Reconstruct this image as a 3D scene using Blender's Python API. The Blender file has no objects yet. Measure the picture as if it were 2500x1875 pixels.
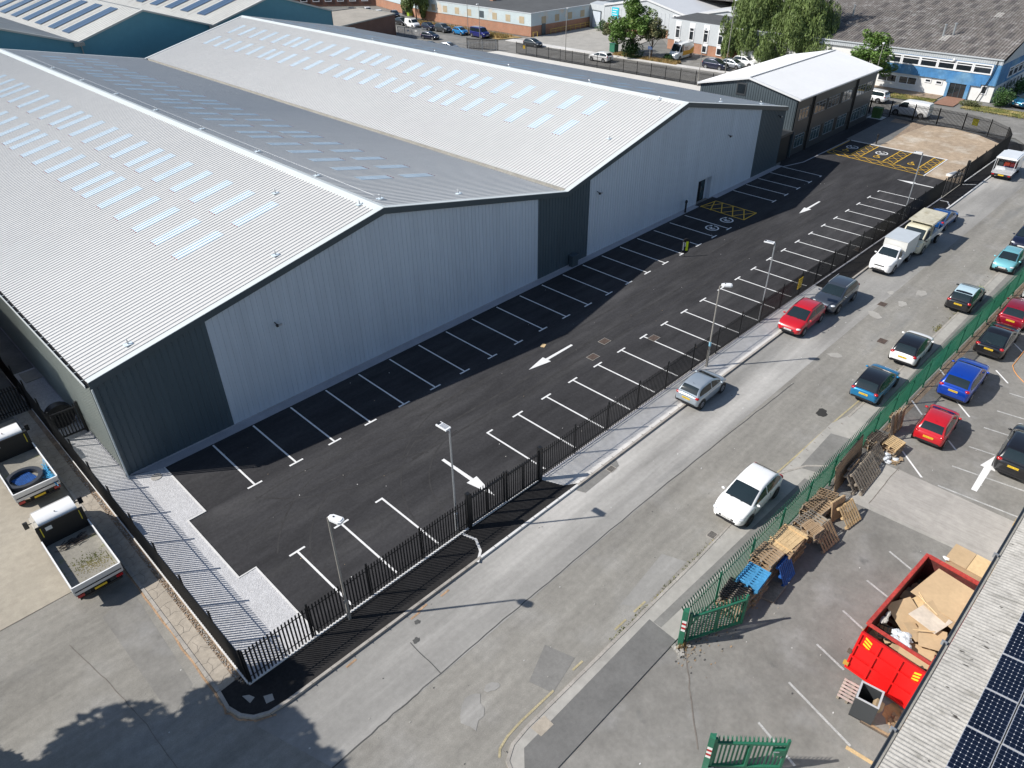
import bpy, bmesh, math, random
from mathutils import Vector, Matrix
D = bpy.data
S = bpy.context.scene
COL = S.collection
R = math.radians
rnd = random.Random(7)

# ---------------------------------------------------------------- camera
cam = D.objects.new('camera', D.cameras.new('camera'))
COL.objects.link(cam)
CR = Vector((0.7078396739188957, -0.7062574785786756, -0.01274641127))
CLOC = Vector((-8.0073, -29.8940, 26.0418))
yaw, pitch, roll = R(45.063018), R(34.614406), R(-0.730334)
cf = Vector((math.cos(yaw)*math.cos(pitch), math.sin(yaw)*math.cos(pitch), -math.sin(pitch)))
cr0 = Vector((math.sin(yaw), -math.cos(yaw), 0)); cu0 = cr0.cross(cf)
cr = math.cos(roll)*cr0 + math.sin(roll)*cu0
cu = -math.sin(roll)*cr0 + math.cos(roll)*cu0
cam.matrix_world = Matrix(((cr.x, cu.x, -cf.x, CLOC.x), (cr.y, cu.y, -cf.y, CLOC.y), (cr.z, cu.z, -cf.z, CLOC.z), (0, 0, 0, 1)))
cam.data.sensor_width = 36
cam.data.lens = 1765.5587/2500*36
cam.data.clip_end = 3000
S.camera = cam

# ---------------------------------------------------------------- light
SUN_AZ, SUN_EL = R(-37.5), R(40.5)          # heading the light travels towards, height of the sun
w = D.worlds.new('World'); S.world = w; w.use_nodes = True
nt = w.node_tree; bg = nt.nodes['Background']
sky = nt.nodes.new('ShaderNodeTexSky'); sky.sky_type = 'NISHITA'; sky.sun_disc = False
sky.sun_elevation = SUN_EL; sky.sun_rotation = math.atan2(-math.cos(SUN_AZ), -math.sin(SUN_AZ))
sky.air_density = 1.0; sky.dust_density = 0.6; sky.ozone_density = 1.2
nt.links.new(sky.outputs[0], bg.inputs[0]); bg.inputs[1].default_value = 0.086
sl = D.lights.new('sun', 'SUN'); sl.energy = 4.45; sl.angle = R(0.53); sl.color = (1, .955, .89)
sun = D.objects.new('sun', sl); COL.objects.link(sun)
sun.rotation_euler = Vector((math.cos(SUN_AZ)*math.cos(SUN_EL), math.sin(SUN_AZ)*math.cos(SUN_EL), -math.sin(SUN_EL))).to_track_quat('-Z', 'Y').to_euler()
S.view_settings.view_transform = 'Standard'; S.view_settings.look = 'None'
S.view_settings.exposure = 0.34; S.view_settings.gamma = 1

# ---------------------------------------------------------------- materials
def M(name, c, rough=.7, metal=0, layers=((2, .08),), bump=0, bscale=60, spec=.5, stretch=None, coat=0, tint=None, specks=None, alpha=None):
    m = D.materials.new(name); m.use_nodes = True
    n = m.node_tree.nodes; L = m.node_tree.links; b = n['Principled BSDF']
    b.inputs['Roughness'].default_value = rough; b.inputs['Metallic'].default_value = metal
    b.inputs['Specular IOR Level'].default_value = spec
    b.inputs['Coat Weight'].default_value = coat; b.inputs['Coat Roughness'].default_value = .04
    m.diffuse_color = (*c, 1)
    tc = n.new('ShaderNodeTexCoord'); vec = tc.outputs['Object']
    if stretch:
        mp = n.new('ShaderNodeMapping'); mp.inputs['Scale'].default_value = stretch; L.new(vec, mp.inputs[0]); svec = mp.outputs[0]
    else: svec = vec
    val = None
    for i, ly in enumerate(layers):
        t = n.new('ShaderNodeTexNoise'); t.inputs['Scale'].default_value = ly[0]; t.inputs['Detail'].default_value = 5
        t.inputs['Roughness'].default_value = .62
        L.new(svec if (len(ly) > 2 and ly[2]) else vec, t.inputs['Vector'])
        mr = n.new('ShaderNodeMapRange'); mr.inputs[1].default_value = .3; mr.inputs[2].default_value = .7
        mr.inputs[3].default_value = 1-ly[1]; mr.inputs[4].default_value = 1+ly[1]; mr.clamp = True
        L.new(t.outputs['Fac'], mr.inputs[0])
        if val is None: val = mr.outputs[0]
        else:
            mu = n.new('ShaderNodeMath'); mu.operation = 'MULTIPLY'; L.new(val, mu.inputs[0]); L.new(mr.outputs[0], mu.inputs[1]); val = mu.outputs[0]
    base = n.new('ShaderNodeRGB'); base.outputs[0].default_value = (*c, 1); cout = base.outputs[0]
    if tint:    # (second colour, scale, low, high): patches where the thing itself has another colour
        for (tcol, sc, lo, hi, st) in tint:
            t = n.new('ShaderNodeTexNoise'); t.inputs['Scale'].default_value = sc; t.inputs['Detail'].default_value = 6
            L.new(svec if st else vec, t.inputs['Vector'])
            mr = n.new('ShaderNodeMapRange'); mr.inputs[1].default_value = lo; mr.inputs[2].default_value = hi; L.new(t.outputs['Fac'], mr.inputs[0])
            mx = n.new('ShaderNodeMix'); mx.data_type = 'RGBA'; L.new(mr.outputs[0], mx.inputs[0]); L.new(cout, mx.inputs[6]); mx.inputs[7].default_value = (*tcol, 1)
            cout = mx.outputs[2]
    if specks:  # (colour, scale, radius)
        for (scol, sc, rad) in specks:
            v = n.new('ShaderNodeTexVoronoi'); v.inputs['Scale'].default_value = sc; L.new(vec, v.inputs['Vector'])
            mt = n.new('ShaderNodeMath'); mt.operation = 'LESS_THAN'; mt.inputs[1].default_value = rad; L.new(v.outputs['Distance'], mt.inputs[0])
            mx = n.new('ShaderNodeMix'); mx.data_type = 'RGBA'; L.new(mt.outputs[0], mx.inputs[0]); L.new(cout, mx.inputs[6]); mx.inputs[7].default_value = (*scol, 1)
            cout = mx.outputs[2]
    sc_ = n.new('ShaderNodeVectorMath'); sc_.operation = 'SCALE'; L.new(cout, sc_.inputs[0])
    if val is not None: L.new(val, sc_.inputs['Scale'])
    else: sc_.inputs['Scale'].default_value = 1
    L.new(sc_.outputs[0], b.inputs['Base Color'])
    if bump:
        t = n.new('ShaderNodeTexNoise'); t.inputs['Scale'].default_value = bscale; t.inputs['Detail'].default_value = 3; L.new(vec, t.inputs['Vector'])
        bp = n.new('ShaderNodeBump'); bp.inputs['Strength'].default_value = bump; bp.inputs['Distance'].default_value = .03
        L.new(t.outputs['Fac'], bp.inputs['Height']); L.new(bp.outputs[0], b.inputs['Normal'])
    if alpha is not None: b.inputs['Alpha'].default_value = alpha
    return m

def brick_mat(name, c1, c2, mortar, scale=1.0):
    m = M(name, c1, .85, layers=((.6, .12), (9, .1)))
    n = m.node_tree.nodes; L = m.node_tree.links; b = n['Principled BSDF']
    tc = n.new('ShaderNodeTexCoord'); sx = n.new('ShaderNodeSeparateXYZ'); L.new(tc.outputs['Object'], sx.inputs[0])
    ad = n.new('ShaderNodeMath'); ad.operation = 'ADD'; L.new(sx.outputs[0], ad.inputs[0]); L.new(sx.outputs[1], ad.inputs[1])
    cb = n.new('ShaderNodeCombineXYZ'); L.new(ad.outputs[0], cb.inputs[0]); L.new(sx.outputs[2], cb.inputs[1])
    br = n.new('ShaderNodeTexBrick'); br.inputs['Scale'].default_value = 4.4*scale
    br.inputs['Color1'].default_value = (*c1, 1); br.inputs['Color2'].default_value = (*c2, 1); br.inputs['Mortar'].default_value = (*mortar, 1)
    br.inputs['Mortar Size'].default_value = .02
    L.new(cb.outputs[0], br.inputs[0])
    sc = [x for x in n if x.type == 'VECT_MATH'][0]
    L.new(br.outputs['Color'], sc.inputs[0])
    return m

m_white_line = M('white line paint', (.78, .78, .77), .6, layers=((4, .08), (30, .06)))
m_old_line = M('worn white line paint', (.42, .42, .41), .8, layers=((3, .2), (25, .35)))
m_yel_line = M('yellow line paint', (.72, .43, .03), .6, layers=((5, .1),))
m_old_yel = M('faded yellow line paint', (.40, .345, .21), .8, layers=((3, .2), (20, .3)))
m_newasph = M('fresh black asphalt', (.045, .0445, .047), .9, layers=((.22, .2, 1), (1.3, .2, 1), (7, .14), (60, .2)), stretch=(.2, 1.1, 1), bump=.2, bscale=70, spec=.10, tint=(((.070, .069, .070), .5, .50, .8, 1),))
m_path_asph = M('footway black asphalt', (.030, .029, .029), .9, spec=.12, layers=((.8, .15), (8, .18), (60, .2)), bump=.2)
m_road = M('worn grey road asphalt', (.252, .240, .214), .9, layers=((.13, .12), (.6, .18, 1), (2.2, .10, 1), (3.2, .12), (22, .14), (90, .16)), stretch=(.10, 1, 1), bump=.3, bscale=60,
           tint=(((.30, .29, .27), .33, .52, .74, 0), ((.15, .15, .145), .6, .60, .78, 1)), specks=(((.5, .5, .48), .7, .02), ((.09, .09, .09), .55, .025)))
m_road2 = M('smoother pale road asphalt', (.285, .277, .260), .9, layers=((.16, .13), (.6, .16, 1), (4, .08), (60, .12)), stretch=(.10, 1, 1), bump=.15, bscale=60,
            tint=(((.47, .455, .43), .30, .50, .72, 1), ((.19, .19, .185), .8, .62, .8, 1)), specks=(((.55, .54, .5), .6, .022),))
m_yard = M('old yard asphalt', (.218, .21, .193), .9, layers=((.18, .16), (.9, .14), (5, .1), (70, .15)), bump=.25, tint=(((.30, .295, .285), .5, .55, .8, 0), ((.13, .13, .125), 1.1, .64, .8, 0)),
           specks=(((.5, .5, .47), .9, .03), ((.07, .07, .06), 1.2, .025)))
m_patch = M('darker repair asphalt', (.155, .153, .147), .9, layers=((.7, .12), (6, .1), (70, .15)), bump=.2)
m_patch2 = M('mid grey repair asphalt', (.205, .20, .188), .9, layers=((.7, .14), (6, .1), (70, .12)), bump=.2)
m_conc = M('pale concrete', (.37, .355, .325), .9, layers=((.5, .12), (3, .1), (40, .08)), bump=.15, tint=(((.26, .25, .23), .9, .6, .8, 0),))
m_conc_tan = M('tan yard concrete', (.36, .325, .265), .9, layers=((.35, .12), (2.5, .1), (30, .08)), bump=.15, tint=(((.24, .21, .17), .7, .6, .8, 0),))
m_footway = M('concrete footway', (.60, .585, .56), .9, layers=((.4, .12), (3, .1), (50, .08)), bump=.12)
m_flag = M('cracked footway flags', (.38, .335, .275), .9, layers=((.9, .14), (5, .14), (50, .1)), bump=.2)
m_kerb = M('concrete kerb', (.36, .335, .30), .9, layers=((1.2, .2), (9, .14)), bump=.1)
m_kerb_new = M('new pale kerb', (.66, .655, .64), .85, layers=((1.5, .1), (12, .06)))
m_gravel = M('white limestone gravel', (.53, .53, .54), .95, layers=((.6, .08), (9, .16), (34, .45)), bump=1.0, bscale=26)
m_slabdark = M('edging slab', (.37, .37, .40), .9, layers=((1, .1), (12, .1)))
m_dirt = M('bare sandy soil', (.40, .31, .22), .95, layers=((.25, .14), (1.4, .16), (9, .14), (40, .2)), bump=.5, bscale=20, tint=(((.50, .44, .36), .35, .5, .7, 0), ((.26, .19, .13), .3, .62, .8, 0)), specks=(((.6, .57, .5), 1.2, .05),))
m_grass = M('dry mown grass', (.15, .16, .04), .95, layers=((.5, .25), (4, .25), (30, .3)), bump=.6, bscale=30, tint=(((.36, .28, .12), .5, .45, .7, 0),))
m_ground = M('distant ground', (.17, .17, .16), .95, layers=((.05, .25), (.4, .2), (5, .12)))
m_soilweed = M('rubbly soil', (.28, .21, .15), .95, layers=((1.2, .25), (7, .3), (25, .3)), bump=.7, bscale=18, specks=(((.5, .45, .4), 3, .12),))
m_crack = M('dark joint filler', (.085, .085, .082), .9, layers=((3, .2),))
m_crack_l = M('dusty seam', (.17, .15, .13), .9, layers=((3, .3),))
m_clad_w = M('light blue grey cladding', (.53, .585, .655), .5, layers=((.12, .03), (.8, .05, 1), (4, .05, 1)), stretch=(1, 1, .06), spec=.35)
m_clad_d = M('dark slate cladding', (.068, .095, .113), .5, layers=((.12, .05), (.8, .08, 1), (4, .06, 1)), stretch=(1, 1, .06), spec=.35)
m_clad_s = M('sage grey cladding', (.34, .37, .34), .5, layers=((.2, .04), (1.4, .03)))
m_roof = M('goosewing roof sheet', (.625, .62, .60), .4, layers=((.08, .025), (.9, .025), (6, .025)), spec=.45)
m_roof_w = M('bright white roof sheet', (.66, .67, .68), .4, layers=((.2, .03), (2, .02)))
m_trim_l = M('pale flashing', (.62, .66, .66), .4, layers=((.5, .04),))
m_trim_d = M('dark flashing', (.055, .078, .092), .4, layers=((.5, .04),))
m_sky_l = M('rooflight sheet', (.70, .80, .86), .25, layers=((.5, .05), (6, .03)), spec=.6)
m_gutter = M('galvanised gutter', (.33, .32, .29), .6, layers=((1, .12), (8, .15)))
m_black = M('matt black', (.012, .012, .013), .6, layers=((3, .1),))
m_fence = M('black powder coat', (.012, .0125, .014), .5, layers=((3, .1),))
m_green = M('green powder coat', (.022, .145, .085), .5, layers=((1, .12), (9, .1)))
m_galv = M('galvanised steel', (.42, .44, .46), .42, metal=.55, layers=((3, .1),))
m_steel_old = M('weathered grey column', (.27, .255, .23), .6, layers=((3, .15),))
m_lampwhite = M('white lantern shell', (.8, .81, .82), .35, layers=((3, .02),))
m_glass = M('dark window glass', (.018, .024, .03), .05, layers=((.5, .1),), spec=.9)
m_glass_g = M('greenish window glass', (.045, .075, .085), .06, layers=((.5, .2),), spec=.9)
m_winwhite = M('white window frame', (.78, .79, .80), .4, layers=((2, .03),))
m_red_trim = M('red foam filler', (.35, .06, .07), .8, layers=((2, .1),))
m_wood = M('weathered pallet wood', (.34, .235, .14), .85, layers=((1.5, .2), (12, .2)), bump=.2)
m_wood_n = M('fresh pallet wood', (.56, .40, .215), .8, layers=((1.5, .15), (12, .15)))
m_wood_g = M('grey old pallet wood', (.28, .24, .19), .88, layers=((1.5, .2), (12, .2)))
m_wood_d = M('dark stained pallet wood', (.11, .085, .065), .88, layers=((1.5, .2), (12, .2)))
m_blue_p = M('blue painted pallet', (.02, .11, .38), .7, layers=((1.5, .2), (12, .2)))
m_blue_l = M('worn light blue pallet', (.06, .27, .50), .7, layers=((1.5, .2), (12, .2)))
m_ply = M('sheet of board', (.50, .36, .215), .75, layers=((.8, .08), (6, .05)))
m_ply_p = M('pale sheet of board', (.60, .52, .43), .75, layers=((1.5, .15), (6, .05)))
m_ply_n = M('yellow plywood', (.62, .45, .25), .7, layers=((1.2, .08), (8, .08)))
m_skip = M('red skip paint', (.62, .008, .008), .38, layers=((.7, .12), (6, .1)), spec=.5)
m_skip_w = M('worn red skip rim', (.42, .05, .04), .6, layers=((1.5, .25), (9, .25)))
m_tyre = M('tyre rubber', (.014, .014, .014), .8, layers=((9, .1),))
m_rim = M('alloy wheel', (.42, .43, .45), .3, metal=.7, layers=((9, .05),))
m_rim_d = M('dark alloy wheel', (.05, .05, .055), .35, metal=.5, layers=((9, .05),))
m_carglass = M('car glass', (.016, .026, .03), .04, layers=((1, .1),), spec=.8)
m_plastic = M('black trim plastic', (.018, .018, .02), .5, layers=((5, .1),))
m_headl = M('headlamp lens', (.62, .64, .66), .12, layers=((20, .2),), spec=.8)
m_taill = M('red tail lamp lens', (.40, .008, .012), .15, layers=((20, .2),), spec=.8)
m_plate_y = M('yellow number plate', (.78, .52, .03), .5, layers=((4, .03),))
m_plate_w = M('white number plate', (.75, .75, .73), .5, layers=((4, .03),))
m_chrome = M('chrome', (.6, .6, .62), .15, metal=.9, layers=((4, .03),))
m_bark = M('tree bark', (.13, .10, .075), .95, layers=((3, .3), (14, .3)), bump=.5, bscale=12)
m_leaf = M('ash leaf', (.12, .21, .042), .55, layers=((.5, .35), (3, .3)), tint=(((.13, .14, .03), .45, .55, .75, 0),))
m_leaf_d = M('dark leaf', (.055, .12, .028), .55, layers=((.6, .35), (3, .3)))
m_leaf_w = M('birch leaf', (.17, .235, .07), .55, layers=((.5, .35), (3, .3)), tint=(((.055, .09, .028), .5, .5, .7, 0),))
m_leaf_o = M('dusty olive leaf', (.13, .145, .06), .6, layers=((.6, .3), (3, .3)), tint=(((.17, .13, .06), .6, .55, .75, 0),))
m_tall = M('dry tall grass', (.36, .25, .10), .9, layers=((1, .25), (6, .3)), tint=(((.12, .13, .04), .6, .5, .7, 0),))
m_teal = M('teal cladding', (.085, .26, .34), .5, layers=((.1, .06), (1, .05), (9, .05)))
m_roof_b = M('creamy roof sheet', (.50, .50, .47), .6, layers=((.15, .07), (1.2, .06)), tint=(((.40, .36, .28), .25, .62, .8, 1),), stretch=(.2, 1, 1))
m_pv = M('blue solar panel', (.055, .095, .165), .25, layers=((.4, .1),), spec=.6)
m_pvcell = M('solar cell', (.005, .009, .022), .2, layers=((.7, .3),), spec=.35)
m_pvback = M('solar panel backing', (.10, .12, .17), .4, layers=((.7, .1),))
m_alu = M('aluminium rail', (.62, .63, .64), .4, metal=.3, layers=((2, .05),))
m_asb = M('lichen stained fibre cement', (.165, .148, .135), .95, layers=((.1, .1), (.8, .16), (4, .22), (20, .2)), bump=.2, tint=(((.30, .29, .275), 1.2, .5, .72, 0), ((.11, .10, .09), .9, .62, .78, 0)))
m_asb2 = M('grey fibre cement', (.40, .385, .355), .95, layers=((.4, .1), (2, .12), (12, .16)), bump=.2, stretch=(3, .8, 1), tint=(((.25, .24, .215), 1.6, .55, .7, 1), ((.06, .055, .05), 2.4, .66, .70, 1)))
m_asb_dk = M('darker roof panel', (.115, .105, .10), .95, layers=((.8, .16), (4, .2)))
m_bluewall = M('faded blue render', (.055, .20, .42), .7, layers=((.3, .25), (1.5, .2), (9, .08)), tint=(((.16, .32, .47), .35, .45, .68, 0),))
m_render = M('white render', (.74, .74, .72), .8, layers=((.4, .05), (3, .04)))
m_flatroof = M('dark flat roof felt', (.085, .088, .09), .9, layers=((.15, .15), (1, .12), (8, .1)))
m_flatroof_p = M('tan flat roof felt', (.36, .33, .285), .9, layers=((.3, .12), (2, .1)))
m_brick = brick_mat('orange red brick', (.36, .15, .085), (.42, .20, .12), (.33, .28, .22))
m_brick_d = brick_mat('brown brick', (.16, .075, .055), (.20, .10, .07), (.15, .12, .10))
m_clad_g = M('pale grey cladding', (.50, .53, .55), .6, layers=((.3, .05), (2, .04)))
m_paleblue = M('patchy pale cladding', (.50, .58, .60), .7, layers=((.4, .06), (4, .05)), tint=(((.62, .52, .42), .35, .55, .7, 0),))
m_tanpanel = M('boarded tan panel', (.45, .37, .25), .8, layers=((1, .1),))
m_hiv = M('fluorescent yellow', (.72, .85, .03), .5, layers=((4, .05),))
m_signy = M('yellow sign', (.85, .55, .02), .5, layers=((3, .04),))
m_signtxt = M('dark sign lettering', (.05, .04, .03), .6, layers=((3, .04),))
m_cyan = M('turquoise banner', (.02, .50, .62), .5, layers=((3, .04),))
m_gbox = M('green cabinet', (.05, .11, .03), .5, layers=((2, .06),))
m_bluecord = M('blue rope', (.03, .30, .55), .7, layers=((3, .1),))
m_orange = M('orange hose', (.75, .33, .10), .55, layers=((3, .1),))
m_polyth = M('clear polythene', (.62, .65, .68), .2, layers=((3, .15), (12, .12)), spec=.7)
m_card = M('crumpled brown card', (.42, .31, .19), .85, layers=((2, .2),))
m_beddeck = M('dusty truck bed floor', (.25, .235, .20), .9, layers=((1.2, .14), (8, .12)), tint=(((.20, .21, .10), 1.6, .58, .72, 0),))

# ---------------------------------------------------------------- mesh helpers
class MB:
    def __init__(s): s.v = []; s.f = []; s.m = []; s.mats = []
    def mi(s, m):
        if m not in s.mats: s.mats.append(m)
        return s.mats.index(m)
    def add(s, vs, fs, m):
        o = len(s.v); s.v += [tuple(v) for v in vs]; k = s.mi(m)
        for f in fs: s.f.append(tuple(o+i for i in f)); s.m.append(k)
    def box(s, x0, x1, y0, y1, z0, z1, m, T=None):
        vs = [Vector((x, y, z)) for z in (z0, z1) for y in (y0, y1) for x in (x0, x1)]
        if T is not None: vs = [T @ v for v in vs]
        s.add(vs, [(0, 2, 3, 1), (4, 5, 7, 6), (0, 1, 5, 4), (2, 6, 7, 3), (0, 4, 6, 2), (1, 3, 7, 5)], m)
    def prism(s, pts, z0, z1, m, T=None):
        n = len(pts); vs = [Vector((p[0], p[1], z0)) for p in pts]+[Vector((p[0], p[1], z1)) for p in pts]
        if T is not None: vs = [T @ v for v in vs]
        a = sum(pts[i][0]*pts[(i+1) % n][1]-pts[(i+1) % n][0]*pts[i][1] for i in range(n))
        if a > 0: fs = [tuple(range(n-1, -1, -1)), tuple(range(n, 2*n))]+[(i, (i+1) % n, n+(i+1) % n, n+i) for i in range(n)]
        else: fs = [tuple(range(n)), tuple(range(2*n-1, n-1, -1))]+[(n+i, n+(i+1) % n, (i+1) % n, i) for i in range(n)]
        s.add(vs, fs, m)
    def quad(s, a, b, c, d, m): s.add([a, b, c, d], [(0, 1, 2, 3)], m)
    def tube(s, a, b, r0, r1, m, n=10, cap=True):
        a = Vector(a); b = Vector(b); d = (b-a).normalized(); q = d.to_track_quat('Z', 'Y')
        vs = [a+q @ Vector((math.cos(2*math.pi*i/n)*r0, math.sin(2*math.pi*i/n)*r0, 0)) for i in range(n)]
        vs += [b+q @ Vector((math.cos(2*math.pi*i/n)*r1, math.sin(2*math.pi*i/n)*r1, 0)) for i in range(n)]
        fs = [(i, (i+1) % n, n+(i+1) % n, n+i) for i in range(n)]
        if cap: fs += [tuple(range(n-1, -1, -1)), tuple(range(n, 2*n))]
        s.add(vs, fs, m)
    def ell(s, c, r, m, nu=10, nv=6, jit=0):
        vs = []
        for j in range(nv+1):
            th = math.pi*j/nv
            for i in range(nu):
                ph = 2*math.pi*i/nu
                q = 1+(rnd.uniform(-jit, jit) if jit else 0); vs.append((c[0]+q*r[0]*math.sin(th)*math.cos(ph), c[1]+q*r[1]*math.sin(th)*math.sin(ph), c[2]+q*r[2]*math.cos(th)))
        fs = [(j*nu+i, (j+1)*nu+i, (j+1)*nu+(i+1) % nu, j*nu+(i+1) % nu) for j in range(nv) for i in range(nu)]
        s.add(vs, fs, m)
    def band(s, pts, wd, z, m, h=0, closed=False):
        """flat strip (or raised strip of height h) along a polyline"""
        P_ = [Vector((p[0], p[1])) for p in pts]; n = len(P_); L_ = []; R_ = []
        for i in range(n):
            if closed: a = P_[(i-1) % n]; b = P_[(i+1) % n]
            else: a = P_[max(i-1, 0)]; b = P_[min(i+1, n-1)]
            d1 = (P_[i]-a); d2 = (b-P_[i])
            d1 = d1.normalized() if d1.length > 1e-9 else d2.normalized(); d2 = d2.normalized() if d2.length > 1e-9 else d1
            t = (d1+d2); t = t.normalized() if t.length > 1e-6 else d1
            nn = Vector((-t.y, t.x)); k = wd/2/max(.4, nn.dot(Vector((-d1.y, d1.x))))
            L_.append(P_[i]+nn*k); R_.append(P_[i]-nn*k)
        rng = range(n if closed else n-1)
        if h == 0:
            vs = [(p.x, p.y, z) for p in L_]+[(p.x, p.y, z) for p in R_]
            s.add(vs, [(n+i, n+(i+1) % n, (i+1) % n, i) for i in rng], m)
        else:
            vs = [(p.x, p.y, z+h) for p in L_]+[(p.x, p.y, z+h) for p in R_]+[(p.x, p.y, z) for p in L_]+[(p.x, p.y, z) for p in R_]
            fs = []
            for i in rng:
                j = (i+1) % n; fs += [(n+i, n+j, j, i), (i, j, 2*n+j, 2*n+i), (3*n+i, 3*n+j, n+j, n+i)]
            if not closed: fs += [(0, 2*n, 3*n, n), (n-1, 2*n-1, 4*n-1, 3*n-1)]
            s.add(vs, fs, m)
    def build(s, name, parent=None, smooth=None, loc=None, rz=0, recalc=False):
        me = D.meshes.new(name); me.from_pydata(s.v, [], s.f)
        for mt in s.mats: me.materials.append(mt)
        if s.f: me.polygons.foreach_set('material_index', s.m)
        if recalc:
            b = bmesh.new(); b.from_mesh(me); bmesh.ops.recalc_face_normals(b, faces=b.faces); b.to_mesh(me); b.free()
        if smooth:
            me.polygons.foreach_set('use_smooth', [True]*len(me.polygons)); me.set_sharp_from_angle(angle=R(smooth))
        me.update()
        o = D.objects.new(name, me); COL.objects.link(o)
        if parent: o.parent = parent
        if loc: o.location = loc
        o.rotation_euler.z = rz
        return o

def tag(o, label=None, cat=None, group=None, kind=None):
    if label: o['label'] = label
    if cat: o['category'] = cat
    if group: o['group'] = group
    if kind: o['kind'] = kind
    return o
def thing(name, label, cat, loc=(0, 0, 0), rz=0, group=None):
    o = D.objects.new(name, None); COL.objects.link(o); o.location = loc; o.rotation_euler.z = rz
    o.empty_display_size = .3
    return tag(o, label, cat, group)
def children(o): return [c for c in D.objects if c.parent == o]
def copy_tree(o, parent=None):
    c = o.copy(); COL.objects.link(c); c.parent = parent
    for ch in children(o): copy_tree(ch, c)
    return c
def sheet(name, pts, z, m, kind='structure', th=None):
    b = MB()
    if th: b.prism(pts, z-th, z, m)
    else:
        a = sum(pts[i][0]*pts[(i+1) % len(pts)][1]-pts[(i+1) % len(pts)][0]*pts[i][1] for i in range(len(pts)))
        if a < 0: pts = pts[::-1]
        b.add([(p[0], p[1], z) for p in pts], [tuple(range(len(pts)))], m)
    o = b.build(name)
    return tag(o, kind=kind)
def text_obj(name, body, size, m, parent, loc, rot, ext=.004, align='CENTER'):
    cu_ = D.curves.new(name, 'FONT'); cu_.body = body; cu_.size = size; cu_.extrude = ext; cu_.align_x = align; cu_.align_y = 'CENTER'
    to = D.objects.new(name, cu_); COL.objects.link(to)
    dg = bpy.context.evaluated_depsgraph_get(); dg.update()
    me = D.meshes.new_from_object(to.evaluated_get(dg)); D.objects.remove(to); D.curves.remove(cu_)
    me.materials.clear(); me.materials.append(m)
    o = D.objects.new(name, me); COL.objects.link(o); o.parent = parent; o.location = loc; o.rotation_euler = rot
    return o
def arc(cx, cy, r, a0, a1, n=10): return [(cx+r*math.cos(R(a0+(a1-a0)*i/n)), cy+r*math.sin(R(a0+(a1-a0)*i/n))) for i in range(n+1)]
ORD = ['topmost', 'second from the top', 'third from the top', 'fourth from the top', 'fifth from the top', 'sixth from the top', 'seventh from the top', 'eighth from the top', 'ninth from the top']
# ================================================================ GROUND
ZC = .05      # level of car parks and yards
ZP = .10      # level of footways
sheet('ground', [(-200, -200), (900, -200), (900, 900), (-200, 900)], -.06, m_ground)
sheet('road', [(-60, -60), (110, -60), (110, -12.2), (96, -12.2), (96, 5), (-60, 12)], 0, m_road)
# the newer northern lane, its edge and repairs
sheet('road_lane', [(-4.2, -12.2), (-3.1, -15.55), (36, -15.62), (76, -15.9), (96, -16.2), (96, -12.2)], .004, m_road2)
for k_, (pts, wd) in enumerate([
    ([(-3.1, -15.58), (-.3, -15.53), (2.1, -15.49), (6.2, -15.48), (9.3, -15.52), (16.6, -15.53), (26.7, -15.8), (31, -15.95)], .05),
    ([(2.1, -15.49), (2.15, -13.5)], .04), ([(-7.9, -3.3), (-7.4, -6.5), (-7.1, -9.2), (-7.0, -12.5)], .025),
    ([(-9.6, -.42), (-4.55, -.45)], .05), ([(-9.7, 3.35), (-6.8, 3.4), (-4.6, 3.5)], .05), ([(-9.7, 7.3), (-4.6, 7.3)], .04),
    ([(9.9, -21.9), (8.5, -23.0), (6.6, -24.6)], .05), ([(23.5, -23.8), (27.4, -23.8)], .04)]):
    b = MB(); q = []
    for i in range(len(pts)-1):
        for j in range(8):
            t = j/8; q.append((pts[i][0]*(1-t)+pts[i+1][0]*t+rnd.uniform(-.02, .02), pts[i][1]*(1-t)+pts[i+1][1]*t+rnd.uniform(-.03, .03)))
    q.append(pts[-1]); b.band(q, wd, .0105 if k_ < 6 else ZC+.009, m_crack if k_ < 2 else m_crack_l); tag(b.build('road_seam'), kind='structure')
for pts, m, z in [([(9.8, -18.6), (13.5, -18.2), (13.9, -19.3), (10.4, -19.4)], m_road2, .004),
                  ([(-6.4, -2.9), (-4.9, -2.2), (-5.1, -8.8), (-6.3, -9.6)], m_yard, .004), ([(4.3, -18.3), (6, -17.6), (6.4, -18.9), (4.6, -19.3)], m_patch2, .008),
                  ([(14.0, -12.45), (17.4, -12.45), (17.1, -12.9), (14.2, -12.95)], m_patch2, .008)]:
    sheet('road_repair', pts, z, m)
def blob(cx, cy, rx, ry, n=14, j=.25, a=0):
    out = []
    for i in range(n):
        t = 2*math.pi*i/n; k = 1+rnd.uniform(-j, j); x = rx*k*math.cos(t); y = ry*k*math.sin(t)
        out.append((cx+x*math.cos(a)-y*math.sin(a), cy+x*math.sin(a)+y*math.cos(a)))
    return out
sheet('oil_stain', blob(29.2, -18.6, .45, .3), .012, M('old oil stain', (.035, .033, .03), .8))
sheet('oil_stain', blob(2.4, -13.6, .16, .13), .012, m_crack); sheet('oil_stain', blob(3.0, -12.9, .14, .12), .012, m_crack)
for x, y, a, c in [(46.3, -16.8, .5, 0), (47.5, -15.5, .35, 0), (43.2, -16.0, .7, 0), (49, -17.2, .6, 0), (36, -16.4, .5, 0), (19.2, -15.0, .5, 0), (20.5, -14.2, .3, 0), (1.9, -17.6, .7, 0), (3.1, -17.4, .3, 0)]:
    sheet('road_repair', blob(x, y, a, a*.6, a=rnd.uniform(0, 3)), .012, m_road2 if x < 30 else m_patch2 if c else m_conc)
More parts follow.
